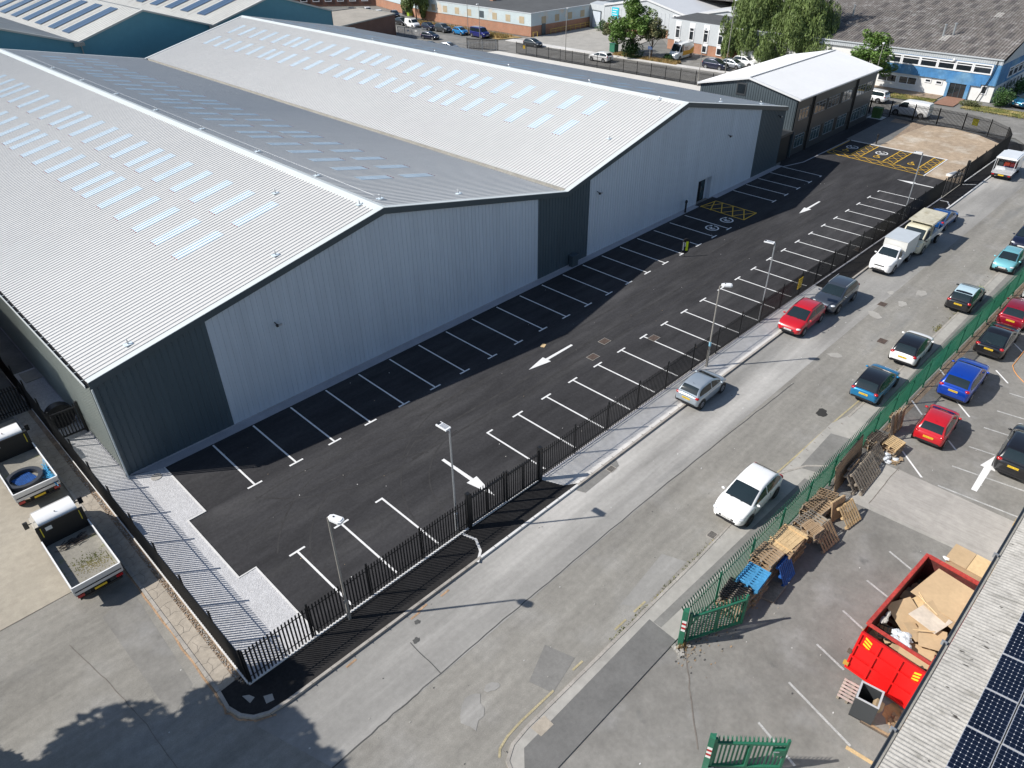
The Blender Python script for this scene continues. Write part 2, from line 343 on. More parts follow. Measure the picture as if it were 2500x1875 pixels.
# yards, footways, car park
sheet('yard_concrete', [(-40, -.45), (-4.62, -.45), (-4.62, 15.8), (-40, 15.8)], .02, m_conc_tan)
lead = [(-4.4, -9.9), (-4.45, -2.9), (-4.4, 5.7), (-4.35, 15.9)]
sheet('footway_flags', [(-4.5, -9.95), (-4.5, 15.9), (-3.85, 15.9), (-3.85, -3), (-3.85, -9.9)], ZP, m_flag, th=.12)
sheet('soil_strip', [(-3.85, -9.9), (-3.85, 15.9), (-3.6, 15.9), (-3.6, -10.4)], ZP-.01, m_soilweed)
corner = [(-4.56, -9.95), (-4.62, -10.8), (-4.44, -11.41), (-4.12, -11.85), (-3.6, -12.12), (-2.9, -12.2), (-1, -12.22)]
sheet('footway_asphalt', corner+[(7.3, -12.25), (14.4, -12.25), (13.75, -11.8), (13.2, -10.55), (-3.6, -10.55), (-3.6, -9.92)], ZP, m_path_asph, th=.12)
sheet('footway_concrete', [(13.2, -10.5), (13.75, -11.8), (14.4, -12.3), (37, -12.35), (52, -12.35), (52, -10.9), (30, -10.5)], ZP, m_footway, th=.12)
sheet('footway_asphalt', [(44.5, -12.35), (71, -12.5), (96, -12.6), (96, -11.2), (71, -11.25), (52, -11.0), (44.5, -10.8)], ZP+.004, m_path_asph)
kb = MB()
kb.band([(-4.55, 15.9), (-4.55, -9.95)]+corner[1:]+[(7.3, -12.28)], .13, 0, m_kerb, h=.125)
tag(kb.build('kerb'), kind='structure')
kb = MB(); kb.band([(7.3, -12.28), (14.3, -12.32)], .13, 0, m_kerb_new, h=.11); kb.band([(52, -12.45), (71, -12.6), (96, -12.7)], .13, 0, m_kerb_new, h=.115); tag(kb.build('kerb'), kind='structure')
kb = MB(); kb.band([(14.3, -12.34), (52, -12.42)], .13, 0, m_kerb, h=.12); tag(kb.build('kerb'), kind='structure')
kb = MB()
for x in range(34): kb.box(-3.6+.91*x*1.0+ .0, -3.585+.91*x, -12.36, -12.2, .1, .1275, m_crack)
for x in range(60):
    kb.box(1.6+.91*x, 1.61+.91*x, -19.68-(0 if x < 30 else .35), -19.56-(0 if x < 30 else .35), .09, .1225, m_crack_l)
for y in range(28): kb.box(-4.63, -4.47, -9.9+.91*y, -9.885+.91*y, .1, .1275, m_crack)
tag(kb.build('kerb_joints'), kind='structure')
m_tyremk = M('faint dusty tyre mark', (.050, .049, .050), .9, layers=((1.5, .2), (20, .2)), spec=.1)
kb = MB(); zt_ = ZC-.004+.0025
for cx, cy, r, a0, a1 in ((7.5, -9.0, 6.2, 70, 165), (7.5, -9.0, 7.7, 60, 150), (13.5, -9.6, 5.4, 95, 178), (13.5, -9.6, 6.9, 90, 170), (16, -12, 10.5, 80, 130), (4, -14, 11.5, 55, 110), (4, -14, 13.1, 50, 100), (9.0, 4, 8.5, 215, 300)):
    kb.band(arc(cx, cy, r, a0, a1, 18), .09, zt_, m_tyremk); zt_ += .0001
for y in (-1.6, -3.4, -4.4): kb.band([(14+y, y), (30, y-.1), (50, y+.08), (68, y)], .16, zt_, m_tyremk); zt_ += .0001
tag(kb.build('tyre_marks'), kind='structure')
# edging arcs of the two crossovers
kb = MB(); kb.band([(7.75, -10.6), (7.95, -11.3), (7.6, -12.0), (7.05, -12.4)], .12, ZP, m_kerb_new, h=.02)
kb.band([(70.2, -11.35), (70.3, -12.0), (69.3, -12.5)], .12, ZP, m_kerb_new, h=.02); kb.band([(76.5, -11.4), (77.4, -12.5)], .12, ZP, m_kerb_new, h=.02)
tag(kb.build('kerb'), kind='structure')
sheet('car_park', [(-3.55, 5.5), (-3.55, -10.4), (71.2, -10.85), (96.5, -11.2), (98, -2), (97.5, 6.3), (72, 6.3), (70, 5.5)], ZC-.004, m_newasph, th=.06)
# gravel margins
def grav(pts): sheet('gravel_strip', pts, ZC+.012, m_gravel)
grav([(-3.55, -10.4), (-.33, -10.4), (-.33, -5.25), (-1.2, -5.25), (-1.2, -.06), (-.28, -.06), (-.28, 4.8), (-1.9, 5.5), (-1.9, 21), (-3.55, 21)])
b = MB(); b.band([(-.33, -10.4), (-.33, -5.2), (-1.18, -5.2), (-1.18, -.02), (-.26, -.02), (-.26, 4.82)], .07, ZC, m_kerb_new, h=.035); tag(b.build('gravel_edging'), kind='structure')
sheet('wall_path', [(-.28, 4.78), (52.8, 4.95), (52.8, 5.55), (-1.9, 5.55)], ZC+.02, m_slabdark)
sheet('wall_path', [(56.0, 4.95), (69.6, 4.95), (69.6, 5.55), (56, 5.55)], ZC+.02, m_slabdark)
b = MB(); b.band([(69.3, 4.9), (72.5, 3.95), (84.2, 3.85)], .12, ZC, m_slabdark, h=.03); tag(b.build('kerb'), kind='structure')
b = MB(); b.band([(-3.55, 21), (-3.55, -10.42)], .1, 0, m_kerb_new, h=.16); b.band([(-3.55, -10.48), (8.2, -10.5), (13.3, -10.6)], .1, 0, m_kerb_new, h=.14)
b.band([(13.3, -10.6), (40, -10.7), (70.9, -11.2)], .12, 0, m_slabdark, h=.14); b.band([(77, -11.25), (92, -11.35)], .12, 0, m_kerb_new, h=.14)
tag(b.build('fence_kerb'), kind='structure')
# dirt plot, concrete slabs
sheet('soil_plot', [(97.2, -.6), (90.2, .1), (84.1, .25), (84.0, -7.35), (83.8, -7.45), (76.9, -7.55), (76.7, -9.6), (76.6, -11.15), (91.5, -11.15), (94.6, -9.7), (96.8, -6.8), (97.8, -3.6)], ZC+.015, m_dirt)
sheet('footway_concrete', [(84.1, .25), (90.2, .1), (96.9, -.55), (97.6, 4.5), (84.3, 4.3)], ZC+.008, m_patch)
sheet('soil_plot', [(88, .25), (96.9, -.5), (97.7, 3.6), (95.5, 3.4), (96, 1)], ZC+.012, m_soilweed)
b = MB(); b.band([(84.15, 3.6), (84.05, -7.4), (76.75, -7.5)], .14, ZC, m_kerb_new, h=.05); tag(b.build('kerb'), kind='structure')
sheet('concrete_pad', [(95.6, 4.6), (97.4, 4.6), (97.4, 6.6), (95.6, 6.6)], ZC+.03, m_footway)
# right-hand pavement and yard
rk = [(1.1, -24), (1.15, -20.6), (1.45, -19.95), (2.0, -19.66), (2.9, -19.58), (14, -19.62), (22.5, -19.45)]
sheet('footway_concrete', rk[1:]+[(28.5, -19.5), (30, -19.9), (36.7, -20.15), (55, -20.3), (75, -20.6), (75, -22), (23, -21.6), (9.9, -21.4), (1.15, -21.4)], ZP, m_conc, th=.12)
sheet('footway_repair', [(2.2, -20.05), (3.9, -20.05), (10.0, -20.0), (9.9, -21.402), (1.17, -21.402), (1.35, -20.9)], ZP+.004, m_patch)
sheet('footway_repair', [(10.0, -20.2), (23, -20.6), (23, -21.1), (10.0, -20.6)], ZP+.004, m_patch2)
sheet('footway_repair', [(30, -20.9), (75, -21.1), (75, -21.6), (30, -21.4)], ZP+.004, m_patch2)
sheet('footway_repair', [(23.6, -20.0), (27.6, -19.9), (27.9, -21.0), (24, -21.2)], ZP+.005, m_patch2)
sheet('footway_slab', [(3.65, -19.72), (3.62, -20.22), (2.95, -20.2), (2.93, -19.68)], ZP+.009, m_flag)
b = MB(); b.band(rk+[(22.3, -19.45)], .13, 0, m_kerb, h=.12); b.band([(29.9, -19.95), (36.7, -20.18), (75, -20.6)], .13, 0, m_kerb, h=.115); b.band([(22.3, -19.4), (24, -20.2), (25, -21.3)], .12, 0, m_kerb, h=.115); tag(b.build('kerb'), kind='structure')
sheet('footway_cover', [(-4.0, -10.75), (-3.78, -10.9), (-3.68, -11.15), (-3.93, -11.25)], ZP+.009, m_conc)
sheet('footway_cover', [(-3.42, -11.35), (-3.12, -11.5), (-3.2, -11.8), (-3.5, -11.72)], ZP+.009, m_conc)
sheet('yard', [(1.1, -60), (1.15, -21.38), (9.9, -21.35), (23, -21.6), (75, -22.0), (75, -60)], ZC, m_yard)
sheet('yard_slab', [(23.0, -22.0), (27.1, -22.4), (27.2, -29.8), (23.4, -29.8)], ZC+.004, m_conc)
sheet('yard_slab', [(23.4, -23.82), (27.2, -23.82), (27.15, -29.8), (23.4, -29.8)], ZC+.008, M('brushed grey concrete', (.36, .34, .315), .9, layers=((.5, .1), (3, .08), (9, .1, 1), (40, .08)), stretch=(1, .1, 1)))
sheet('soil_strip', [(30, -21.85), (56, -22.3), (56, -22.75), (41, -22.5), (30, -22.2)], ZC+.006, m_soilweed)
# ---------------------------------------------------------------- painted markings
b = MB(); zl = ZC+.004
for i in range(1, 21):
    x = 2.5*i; b.box(x-.05, x+.05, .05, 4.72, ZC, zl, m_white_line); b.box(x-.42, x+.42, -.06, .05, ZC, zl, m_white_line)
for x in (61.6, 64.15, 66.75, 59.1): b.box(x-.05, x+.05, .45, 4.9, ZC, zl, m_white_line); b.box(x-.42, x+.42, .34, .45, ZC, zl, m_white_line)
b.box(69.35, 69.45, .45, 4.9, ZC, zl, m_white_line); b.box(69.0, 69.45, .34, .45, ZC, zl, m_white_line)
for i in range(23):
    x = 14.08+2.5*i; y0 = -5.7-.0035*(x-14)
    b.box(x-.05, x+.05, -10.2-.006*(x-14), y0-.05, ZC, zl, m_white_line); b.box(x-(.05 if i == 0 else .42), x+(.05 if i == 22 else .42), y0-.05, y0+.06, ZC, zl, m_white_line)
for i, x in enumerate((1.55, 4.05, 6.55)):
    b.box(x-.05, x+.05, -10.2, -5.76, ZC, zl, m_white_line); b.box(x-.42, x+(.05 if i == 2 else .42), -5.76, -5.65, ZC, zl, m_white_line)
def arrow(b, x, y, a, L, z, m, w=.22, hw=.36, hl=1.75):
    T = Matrix.Translation((x, y, 0)) @ Matrix.Rotation(a, 4, 'Z')
    b.prism([(0, 0), (-hl, hw), (-hl, w/2), (-L, w/2*.8), (-L, -w/2*.8), (-hl, -w/2), (-hl, -hw)], z-.004, z, m, T)
arrow(b, 20.5, -2.88, math.pi, 4.3, zl, m_white_line); arrow(b, 57.8, -2.88, math.pi, 4.3, zl, m_white_line)
arrow(b, 10.75, -9.72, -math.pi/2, 4.1, zl, m_white_line); arrow(b, 73.7, -5.9, math.pi/2, 4.3, zl, m_white_line)
tag(b.build('parking_lines'), kind='structure')
yb = MB(); zy = ZC+.004
def ln(b, p, q, wd=.085, z=zy, m=m_yel_line): b.band([p, q], wd, z, m)
# hatch by the door
for p, q in [((53.0, 4.9), (52.76, .1)), ((55.3, 4.6), (55.13, .1)), ((52.76, .1), (55.13, .1)), ((53.0, 4.9), (55.3, 4.6))]: ln(yb, p, q, .11)
for k in range(4):
    y = .1+k*1.2
    ln(yb, (52.8, y), (55.2, min(4.65, y+1.35)), .09, zy+.0015); ln(yb, (55.2, y), (52.85, min(4.85, y+1.35)), .09, zy+.003)
# accessible bays
XA, XB, XC_ = 77.9, 79.1, 84.0
ln(yb, (77.81, 3.7), (76.85, -7.45), .11); ln(yb, (79.05, 3.6), (78.2, -6.3), .1); ln(yb, (77.81, 3.7), (84, 3.7), .1)
for y in (1.35, .2, -2.35, -3.6, -6.1, -7.2): ln(yb, (78.75-(.0 if y > -6.5 else .9), y), (83.95, y), .1)
def hatch(x0, x1, y0, y1, st):
    n = max(1, round((x1-x0)/st)) if abs(x1-x0) > abs(y1-y0) else max(1, round(abs(y1-y0)/st))
    for k in range(n):
        if abs(x1-x0) > abs(y1-y0): a = x0+(x1-x0)*k/n; c = x0+(x1-x0)*(k+1)/n; ln(yb, (a, y0), (c, y1), .06, zy+.0015); ln(yb, (a, y1), (c, y0), .06, zy+.003)
        else: a = y0+(y1-y0)*k/n; c = y0+(y1-y0)*(k+1)/n; ln(yb, (x0, a), (x1, c), .06, zy+.0015); ln(yb, (x1, a), (x0, c), .06, zy+.003)
hatch(78.9, 83.9, .2, 1.35, 1.2); hatch(78.7, 83.9, -3.6, -2.35, 1.2); hatch(78.2, 83.8, -7.2, -6.1, 1.2); hatch(77.45, 78.65, -6.8, 3.4, 1.2)
def wheelchair(cx, cy, s):
    q = [(.0, .9), (.0, .35), (.45, .35), (.62, -.3), (.9, -.25)]
    yb.band([(cx+s*p[1], cy-s*p[0]) for p in q], .1, zy+.005, m_yel_line)
    yb.band([(cx+s*p[1], cy-s*p[0]) for p in arc(.15, -.05, .5, 110, 400, 14)], .1, zy+.006, m_yel_line)
    yb.prism(arc(cx+s*1.15, cy, .13, 0, 330, 10), zy, zy+.004, m_yel_line)
for y in (2.5, -1.1, -4.9): wheelchair(79.9, y, .62)
tag(yb.build('yellow_markings'), kind='structure')
eb = MB()
def ev(cx, cy, r):
    eb.band(arc(cx, cy, r, 60, 372, 26), .13, zl, m_white_line)
    eb.band([(cx-.1*r, cy+.55*r), (cx+.15*r, cy+.2*r), (cx-.2*r, cy+.05*r), (cx+.2*r, cy-.45*r)], .11, zl+.001, m_white_line)
    eb.band([(cx-.35*r, cy+.3*r), (cx-.45*r, cy-.35*r), (cx-.05*r, cy-.62*r)], .09, zl+.0015, m_white_line)
    eb.band([(cx+.55*r, cy+.5*r), (cx+.95*r, cy+.8*r)], .12, zl+.002, m_white_line); eb.band([(cx+.62*r, cy+.9*r), (cx+1.0*r, cy+.5*r)], .1, zl+.003, m_white_line)
ev(51.65, 1.22, .56); ev(49.1, 1.2, .56); ev(81.6, 2.35, .62); ev(81.6, -1.1, .62)
tag(eb.build('charging_symbols'), kind='structure')
yb = MB()
for pts in ([(1.35, -19.62), (1.6, -19.4), (2.14, -19.26), (2.9, -19.22)], [(2.9, -19.22), (4.7, -19.25)], [(5.9, -19.2), (6.5, -19.22)], [(8.6, -19.23), (9.35, -19.25)], [(9.9, -19.26), (10.7, -19.28)], [(22.3, -19.3), (24.9, -19.4), (29.4, -19.55), (34, -19.8)]):
    yb.band(pts, .09, .0125, m_old_yel)
tag(yb.build('yellow_road_line'), kind='structure')
ob = MB(); zo = ZC+.01
for p, q in [((34.1, -22.0), (33.06, -22.95)), ((35.85, -23.97), (34.73, -25.04)), ((28.89, -23.4), (27.38, -24.97)), ((38.9, -21.95), (37.9, -22.8)), ((41.2, -24.6), (40.1, -25.6)), ((45.8, -24.3), (44.8, -25.2)), ((49, -22.4), (48.2, -23.1)), ((31.6, -24.9), (31.0, -25.5))]:
    ob.band([p, q], .1, zo, m_white_line)
for p, q in [((31.82, -25.9), (32.05, -27.4)), ((29.45, -25.8), (29.95, -29.2)), ((27.32, -25.8), (27.66, -29.6)), ((34.24, -25.95), (34.45, -27.4)), ((38.99, -25.97), (39.1, -27)), ((36.5, -26), (36.8, -28)),
             ((21.01, -25.8), (20.6, -26.95)), ((18.57, -25.75), (18.28, -26.8)), ((16.22, -25.7), (15.89, -26.7)), ((13.83, -25.66), (13.45, -26.98)), ((11.41, -25.67), (10.59, -28.5)), ((9.07, -25.65), (8.5, -27.4))]:
    ob.band([p, q], .1, zo, m_old_line)
arrow(ob, 31.95, -27.2, R(1), 3.75, zo+.002, m_white_line, w=.34, hw=.37, hl=1.4)
tag(ob.build('yard_lines'), kind='structure')
# drains and covers
def cover(name, x, y, a, w_, h_, m, z, label, cat='drain cover'):
    b = MB(); b.box(-w_/2, w_/2, -h_/2, h_/2, -.002, .008, m_kerb if m is m_black else m_steel_old)
    if m is m_black:
        for i in range(7): b.box(-w_/2+.04+i*(w_-.08)/7, -w_/2+.04+(i+.6)*(w_-.08)/7, -h_/2+.04, h_/2-.04, .008, .012, m_black)
    else: b.box(-w_/2+.04, w_/2-.04, -h_/2+.04, h_/2-.04, .006, .012, m)
    tag(b.build(name, loc=(x, y, z), rz=a), label, cat)
m_rust = M('rusty brown iron', (.085, .06, .048), .8, layers=((5, .3),))
cover('gully_grate', 16.2, -19.25, 0, .5, .42, m_black, .012, 'dark iron gully grate by the kerb in front of the white hatchback')
cover('gully_grate', 16.6, -12.75, 0, .5, .42, m_black, .012, 'grey gully grate in the gutter beside the pale concrete footway')
for x, y, z, l in [(24.6, -4.9, ZC, 'rusty square cover in the black car park, left one of the central pair'), (26.7, -4.2, ZC, 'rusty square cover in the black car park, right one of the central pair'), (29.4, -6.4, ZC, 'rusty square cover between two white bay lines near the black fence'),
                   (53.5, -10.4, ZC, 'rusty cover at the foot of the black fence beside the white truck'), (45.2, -15.8, .012, 'brown iron cover in the road beside the grey parked SUV'), (39.9, -17.9, .012, 'brown iron cover in the road behind the black and white hatchback')]:
    cover('manhole_cover', x, y, 0, .75, .6, m_rust, z, l, 'manhole cover')
# small litter and loose stones: nobody could count them
lb = MB()
for _ in range(80):
    x = rnd.uniform(-3, 70); y = rnd.uniform(-10.2, 4.6); s = rnd.uniform(.008, .026); lb.box(x-s, x+s, y-s, y+s, ZC, ZC+.015, rnd.choice((m_conc, m_kerb_new, m_card)))
for _ in range(180):
    x = rnd.uniform(-10, 70); y = rnd.choice((rnd.uniform(-19, -12.6), rnd.uniform(-29, -23))); s = rnd.uniform(.012, .04); lb.box(x-s, x+s, y-s*.6, y+s*.6, 0 if y > -20 else ZC, (0 if y > -20 else ZC)+.02, rnd.choice((m_conc, m_kerb_new, m_crack)))
for _ in range(260):
    x = rnd.uniform(9, 16); y = -21.9-abs(rnd.gauss(0, .5)); s = rnd.uniform(.02, .05); lb.box(x-s, x+s, y-s*.6, y+s*.6, ZC, ZC+.02, rnd.choice((m_wood, m_crack, m_wood_g)))
tag(lb.build('loose_litter'), kind='stuff')
st = MB()
for _ in range(1100):
    x = rnd.uniform(-3.84, -3.66); y = rnd.uniform(-10.2, 10); s = rnd.uniform(.008, .028); st.box(x-s, x+s, y-s, y+s, ZP-.01, ZP+s, rnd.choice((m_conc, m_kerb, m_soilweed, m_soilweed)))
tag(st.build('rubble_strip'), kind='stuff')
jb = MB()
for k in range(38):
    y = -9.6+k*.66; jb.band([(-4.47, y), (-4.3, y+rnd.uniform(-.1, .1)), (-4.1, y+rnd.uniform(-.2, .2)), (-3.86, y+rnd.uniform(-.2, .2))], .014, ZP+.004, m_crack_l)
    if k % 2: jb.band([(-4.3, y), (-4.18, y+.3), (-4.25, y+.62)], .012, ZP+.0045, m_crack_l)
tag(jb.build('footway_joints'), kind='structure')
# weeds along the kerbs: stuff
wb = MB()
def weeds(x0, y0, x1, y1, n, h, m, sp=.06):
    for _ in range(n):
        t = rnd.random(); x = x0+(x1-x0)*t+rnd.gauss(0, sp); y = y0+(y1-y0)*t+rnd.gauss(0, sp); a = rnd.uniform(0, 6.28); s = rnd.uniform(.015, .04); hh = h*rnd.uniform(.4, 1)
        dx = math.cos(a)*s; dy = math.sin(a)*s; z = ZP-.05
        wb.add([(x-dx, y-dy, z), (x+dx, y+dy, z), (x+dy*2, y+dx*2, z+hh)], [(0, 1, 2)], m)
weeds(8, -19.5, 16, -19.55, 350, .10, m_grass); weeds(19, -19.6, 23, -19.5, 60, .12, m_grass); weeds(30, -20.0, 37, -20.1, 160, .12, m_grass); weeds(43.8, -20.05, 44.6, -20.1, 90, .16, m_grass, .14); weeds(51.7, -20.1, 52.5, -20.3, 260, .4, M('bright weed', (.22, .33, .04), .6), .16)
weeds(46, -20.2, 50, -20.3, 60, .15, m_grass); weeds(23.2, -21.0, 24.6, -21.3, 80, .25, m_leaf_d, .12); weeds(9.6, -21.7, 10, -21.8, 60, .35, m_tall, .08); weeds(-3.7, -10, -3.7, 2, 160, .12, m_leaf_o, .05); weeds(30.5, -30, 26.2, -29.9, 220, .7, m_tall, .2)
tag(wb.build('kerb_weeds'), kind='stuff')
sb = MB()
for pts in [[(-4.66, 1), (-4.64, -4), (-4.66, -9.8), (-4.75, -10.9), (-4.5, -11.55), (-4.1, -12.0), (-3.3, -12.4)]]:
    q = []
    for i in range(len(pts)-1):
        for j in range(6): t = j/6; q.append((pts[i][0]*(1-t)+pts[i+1][0]*t+rnd.uniform(-.05, .03), pts[i][1]*(1-t)+pts[i+1][1]*t))
    sb.band(q, .08, .013, M('orange silt in gutter', (.36, .24, .15), .95, layers=((1.5, .3), (9, .3))))
for x, y in [(-.4, -12.55), (2.9, -12.6), (3.4, -12.5), (4.6, -12.6)]: sb.band([(x, y), (x+.5, y+.02)], .1, .013, sb.mats[0])
tag(sb.build('gutter_silt'), kind='structure')

# ================================================================ MAIN WAREHOUSE
X0, XV, X1 = -1.9, 33.55, 69.0
XR1, XR2 = 16.4, 49.4
Y0, Y1 = 5.53, 84.0
ZE, ZR1, ZV, ZR2, ZE2 = 6.2, 9.95, 6.45, 10.25, 6.35
def ztop(x):
    P_ = [(X0, ZE), (XR1, ZR1), (XV, ZV), (XR2, ZR2), (X1, ZE2)]
    for (a, za), (c, zc) in zip(P_, P_[1:]):
        if x <= c: return za+(zc-za)*(x-a)/(c-a)
    return ZE2
def rib_profile(a, c, pitch=.333, h=.04, top=.03, foot=.085):
    """(position, height) list of a trapezoidal sheet between a and c, ribs on whole multiples of the pitch"""
    out = [(a, 0)]; k = math.ceil((a+foot/2)/pitch)
    while k*pitch+foot/2 < c:
        x = k*pitch
        if x-foot/2 > a: out += [(x-foot/2, 0), (x-top/2, h), (x+top/2, h), (x+foot/2, 0)]
        k += 1
    out.append((c, 0)); return out
def sheet_slope(b, xa, za, xb, zb, ya, yb, m, lift=0, **kw):
    """corrugated sheet: ribs run from (xa,za) to (xb,zb), repeated along Y"""
    d = Vector((xb-xa, 0, zb-za)).normalized(); n = Vector((-d.z, 0, d.x));
    if n.z < 0: n = -n
    pr = rib_profile(ya, yb, **kw); vs = []
    for y, h in pr:
        for (x, z) in ((xa, za), (xb, zb)): vs.append((x+n.x*(h+lift), y, z+n.z*(h+lift)))
    flip = xb < xa
    b.add(vs, [((2*i, 2*i+2, 2*i+3, 2*i+1) if flip else (2*i, 2*i+1, 2*i+3, 2*i+2)) for i in range(len(pr)-1)], m)
def sheet_wall(b, a, c, zb, ztf, fixed, axis, sgn, m, **kw):
    """ribbed wall between a and c along an axis; ztf = top height as a function; outward direction sgn"""
    pr = rib_profile(a, c, **kw)
    xs = sorted(set([p for p in (XR1, XV, XR2) if a < p < c])) if axis == 'x' else []
    pts = []
    for i, (p, h) in enumerate(pr):
        pts.append((p, h))
    vs = []
    for p, h in pts:
        for z in (zb, ztf(p)): vs.append((p, fixed+sgn*h, z) if axis == 'x' else (fixed+sgn*h, p, z))
    b.add(vs, [(2*i, 2*i+2, 2*i+3, 2*i+1) for i in range(len(pts)-1)], m)
wh = thing('warehouse', 'large new grey steel warehouse with two pitched roofs and rows of pale rooflights', 'warehouse', (X0, Y0, 0))
def wpart(b, name, **kw):
    o = b.build(name, **kw); o.parent = wh; o.matrix_parent_inverse = Matrix.Translation((-X0, -Y0, 0)); return o
OV = .12
for (xa, za, xb, zb) in ((X0-OV, ZE-.025, XR1, ZR1), (XV-.28, ztop(XV-.28), XR1, ZR1), (XV+.28, ztop(XV+.28), XR2, ZR2), (X1+OV, ZE2-.025, XR2, ZR2)):
    b = MB(); sheet_slope(b, xa, za, xb, zb, Y0-.02, Y1, m_roof)
    wpart(b, 'roof_slope')
# walls: dark / light bays of the gable, with joints in the profile at the colour changes
secs = [(X0, 4.25, m_clad_d), (4.25, XR1, m_clad_w), (XR1, 30.35, m_clad_w), (30.35, XV, m_clad_d), (XV, 36.45, m_clad_d), (36.45, XR2, m_clad_w), (XR2, 53.05, m_clad_w), (55.5, 63.5, m_clad_w), (63.5, X1, m_clad_d)]
for a, c, m in secs:
    b = MB(); sheet_wall(b, a, c, .12, lambda x: ztop(x)-.05, Y0, 'x', -1, m, h=.032, top=.03, foot=.07)
    wpart(b, 'wall_cladding')
b = MB(); sheet_wall(b, 53.05, 55.5, 2.3, lambda x: ztop(x)-.05, Y0, 'x', -1, m_clad_w, h=.032, top=.03, foot=.07); wpart(b, 'wall_cladding')
b = MB(); sheet_wall(b, Y0, Y1, .12, lambda x: ZE-.06, X0, 'y', -1, m_clad_s, h=.032, top=.03, foot=.07); wpart(b, 'wall_cladding')
b = MB(); b.box(X1-.05, X1, Y0+.1, Y1, 0, ZE2-.1, m_clad_d); b.box(X0, X1, Y1-.1, Y1, 0, 6.1, m_clad_d); wpart(b, 'rear_wall')
b = MB(); b.prism([(X0+.05, 0), (X1-.06, 0), (X1-.06, ZE2-.3), (XR2, ZR2-.3), (XV, ZV-.3), (XR1, ZR1-.3), (X0+.05, ZE-.3)], 0, .08, m_clad_d, Matrix(((1, 0, 0, 0), (0, 0, 1, Y1-.35), (0, 1, 0, 0), (0, 0, 0, 1))))
wpart(b, 'rear_gable')
b = MB(); b.box(X0-.06, 53.05, Y0-.05, Y0+.03, 0, .13, m_slabdark); b.box(55.5, X1, Y0-.05, Y0+.03, 0, .13, m_slabdark); b.box(X0-.05, X0+.03, Y0+.05, Y1, 0, .13, m_slabdark); wpart(b, 'plinth')
# verge flashings (pale on top, dark fascia below)
def strip(pts, wd_y0, wd_y1, t0, t1, m, name):
    b = MB()
    for (xa, za), (xb, zb) in zip(pts, pts[1:]):
        vs = [(x, y, z+t) for (x, z) in ((xa, za), (xb, zb)) for y in (wd_y0, wd_y1) for t in (t0, t1)]
        b.add(vs, [(0, 1, 3, 2), (4, 6, 7, 5), (0, 4, 5, 1), (2, 3, 7, 6), (1, 5, 7, 3), (0, 2, 6, 4)], m)
    return wpart(b, name)
gp = [(X0-OV, ZE), (XR1, ZR1), (XV, ZV), (XR2, ZR2), (X1+OV, ZE2)]
strip(gp, Y0-.16, Y0+.24, .045, .075, m_trim_l, 'verge_flashing')
strip([(x, z) for x, z in gp], Y0-.165, Y0-.05, -.34, .044, m_trim_d, 'fascia')
strip(gp, Y1-.24, Y1+.1, -.2, .075, m_trim_l, 'verge_flashing')
for xr, zr in ((XR1, ZR1), (XR2, ZR2)):
    b = MB()
    for s in (-1, 1):
        xe = xr+s*.42; ze = ztop(xe)
        b.add([(xr, Y0-.1, zr+.085), (xr, Y1, zr+.085), (xe, Y1, ze+.05), (xe, Y0-.1, ze+.05)], [(0, 1, 2, 3) if s < 0 else (3, 2, 1, 0)], m_trim_l)
        b.add([(xe, Y0-.1, ze+.05), (xe, Y1, ze+.05), (xe, Y1, ze), (xe, Y0-.1, ze)], [(0, 1, 2, 3)], m_trim_l)
    wpart(b, 'ridge_cap')
b = MB(); b.box(XV-.28, XV+.28, Y0, Y1, ZV-.16, ZV-.12, m_gutter)
for s in (-1, 1): b.box(XV+s*.29-.02, XV+s*.29+.02, Y0, Y1, ZV-.14, ztop(XV+s*.29)+.02, m_gutter)
wpart(b, 'valley_gutter')
b = MB(); b.box(X0-.30, X0-.12, Y0-.1, Y1, ZE-.22, ZE-.19, m_black); b.box(X0-.31, X0-.285, Y0-.1, Y1, ZE-.22, ZE-.04, m_trim_l); b.box(X0-.13, X0-.11, Y0-.1, Y1, ZE-.22, ZE-.06, m_black)
for i in range(79): b.box(X0-.30, X0-.12, Y0+.5+i, Y0+.53+i, ZE-.07, ZE-.05, m_trim_l)
wpart(b, 'eaves_gutter')
b = MB(); b.box(X1+.12, X1+.3, Y0-.1, Y1, ZE2-.2, ZE2-.03, m_trim_d); wpart(b, 'eaves_gutter')
for dx in (0, .16):
    b = MB(); b.tube((X0-.10, Y0-.1-dx, .1), (X0-.10, Y0-.1-dx, ZE-.3), .045, .045, m_trim_l if dx else m_trim_d, 8); wpart(b, 'downpipe', smooth=30)
b = MB(); b.box(X0-.05, X0+.1, Y0-.05, Y0+.1, .1, ZE-.2, m_trim_d); wpart(b, 'corner_flashing')
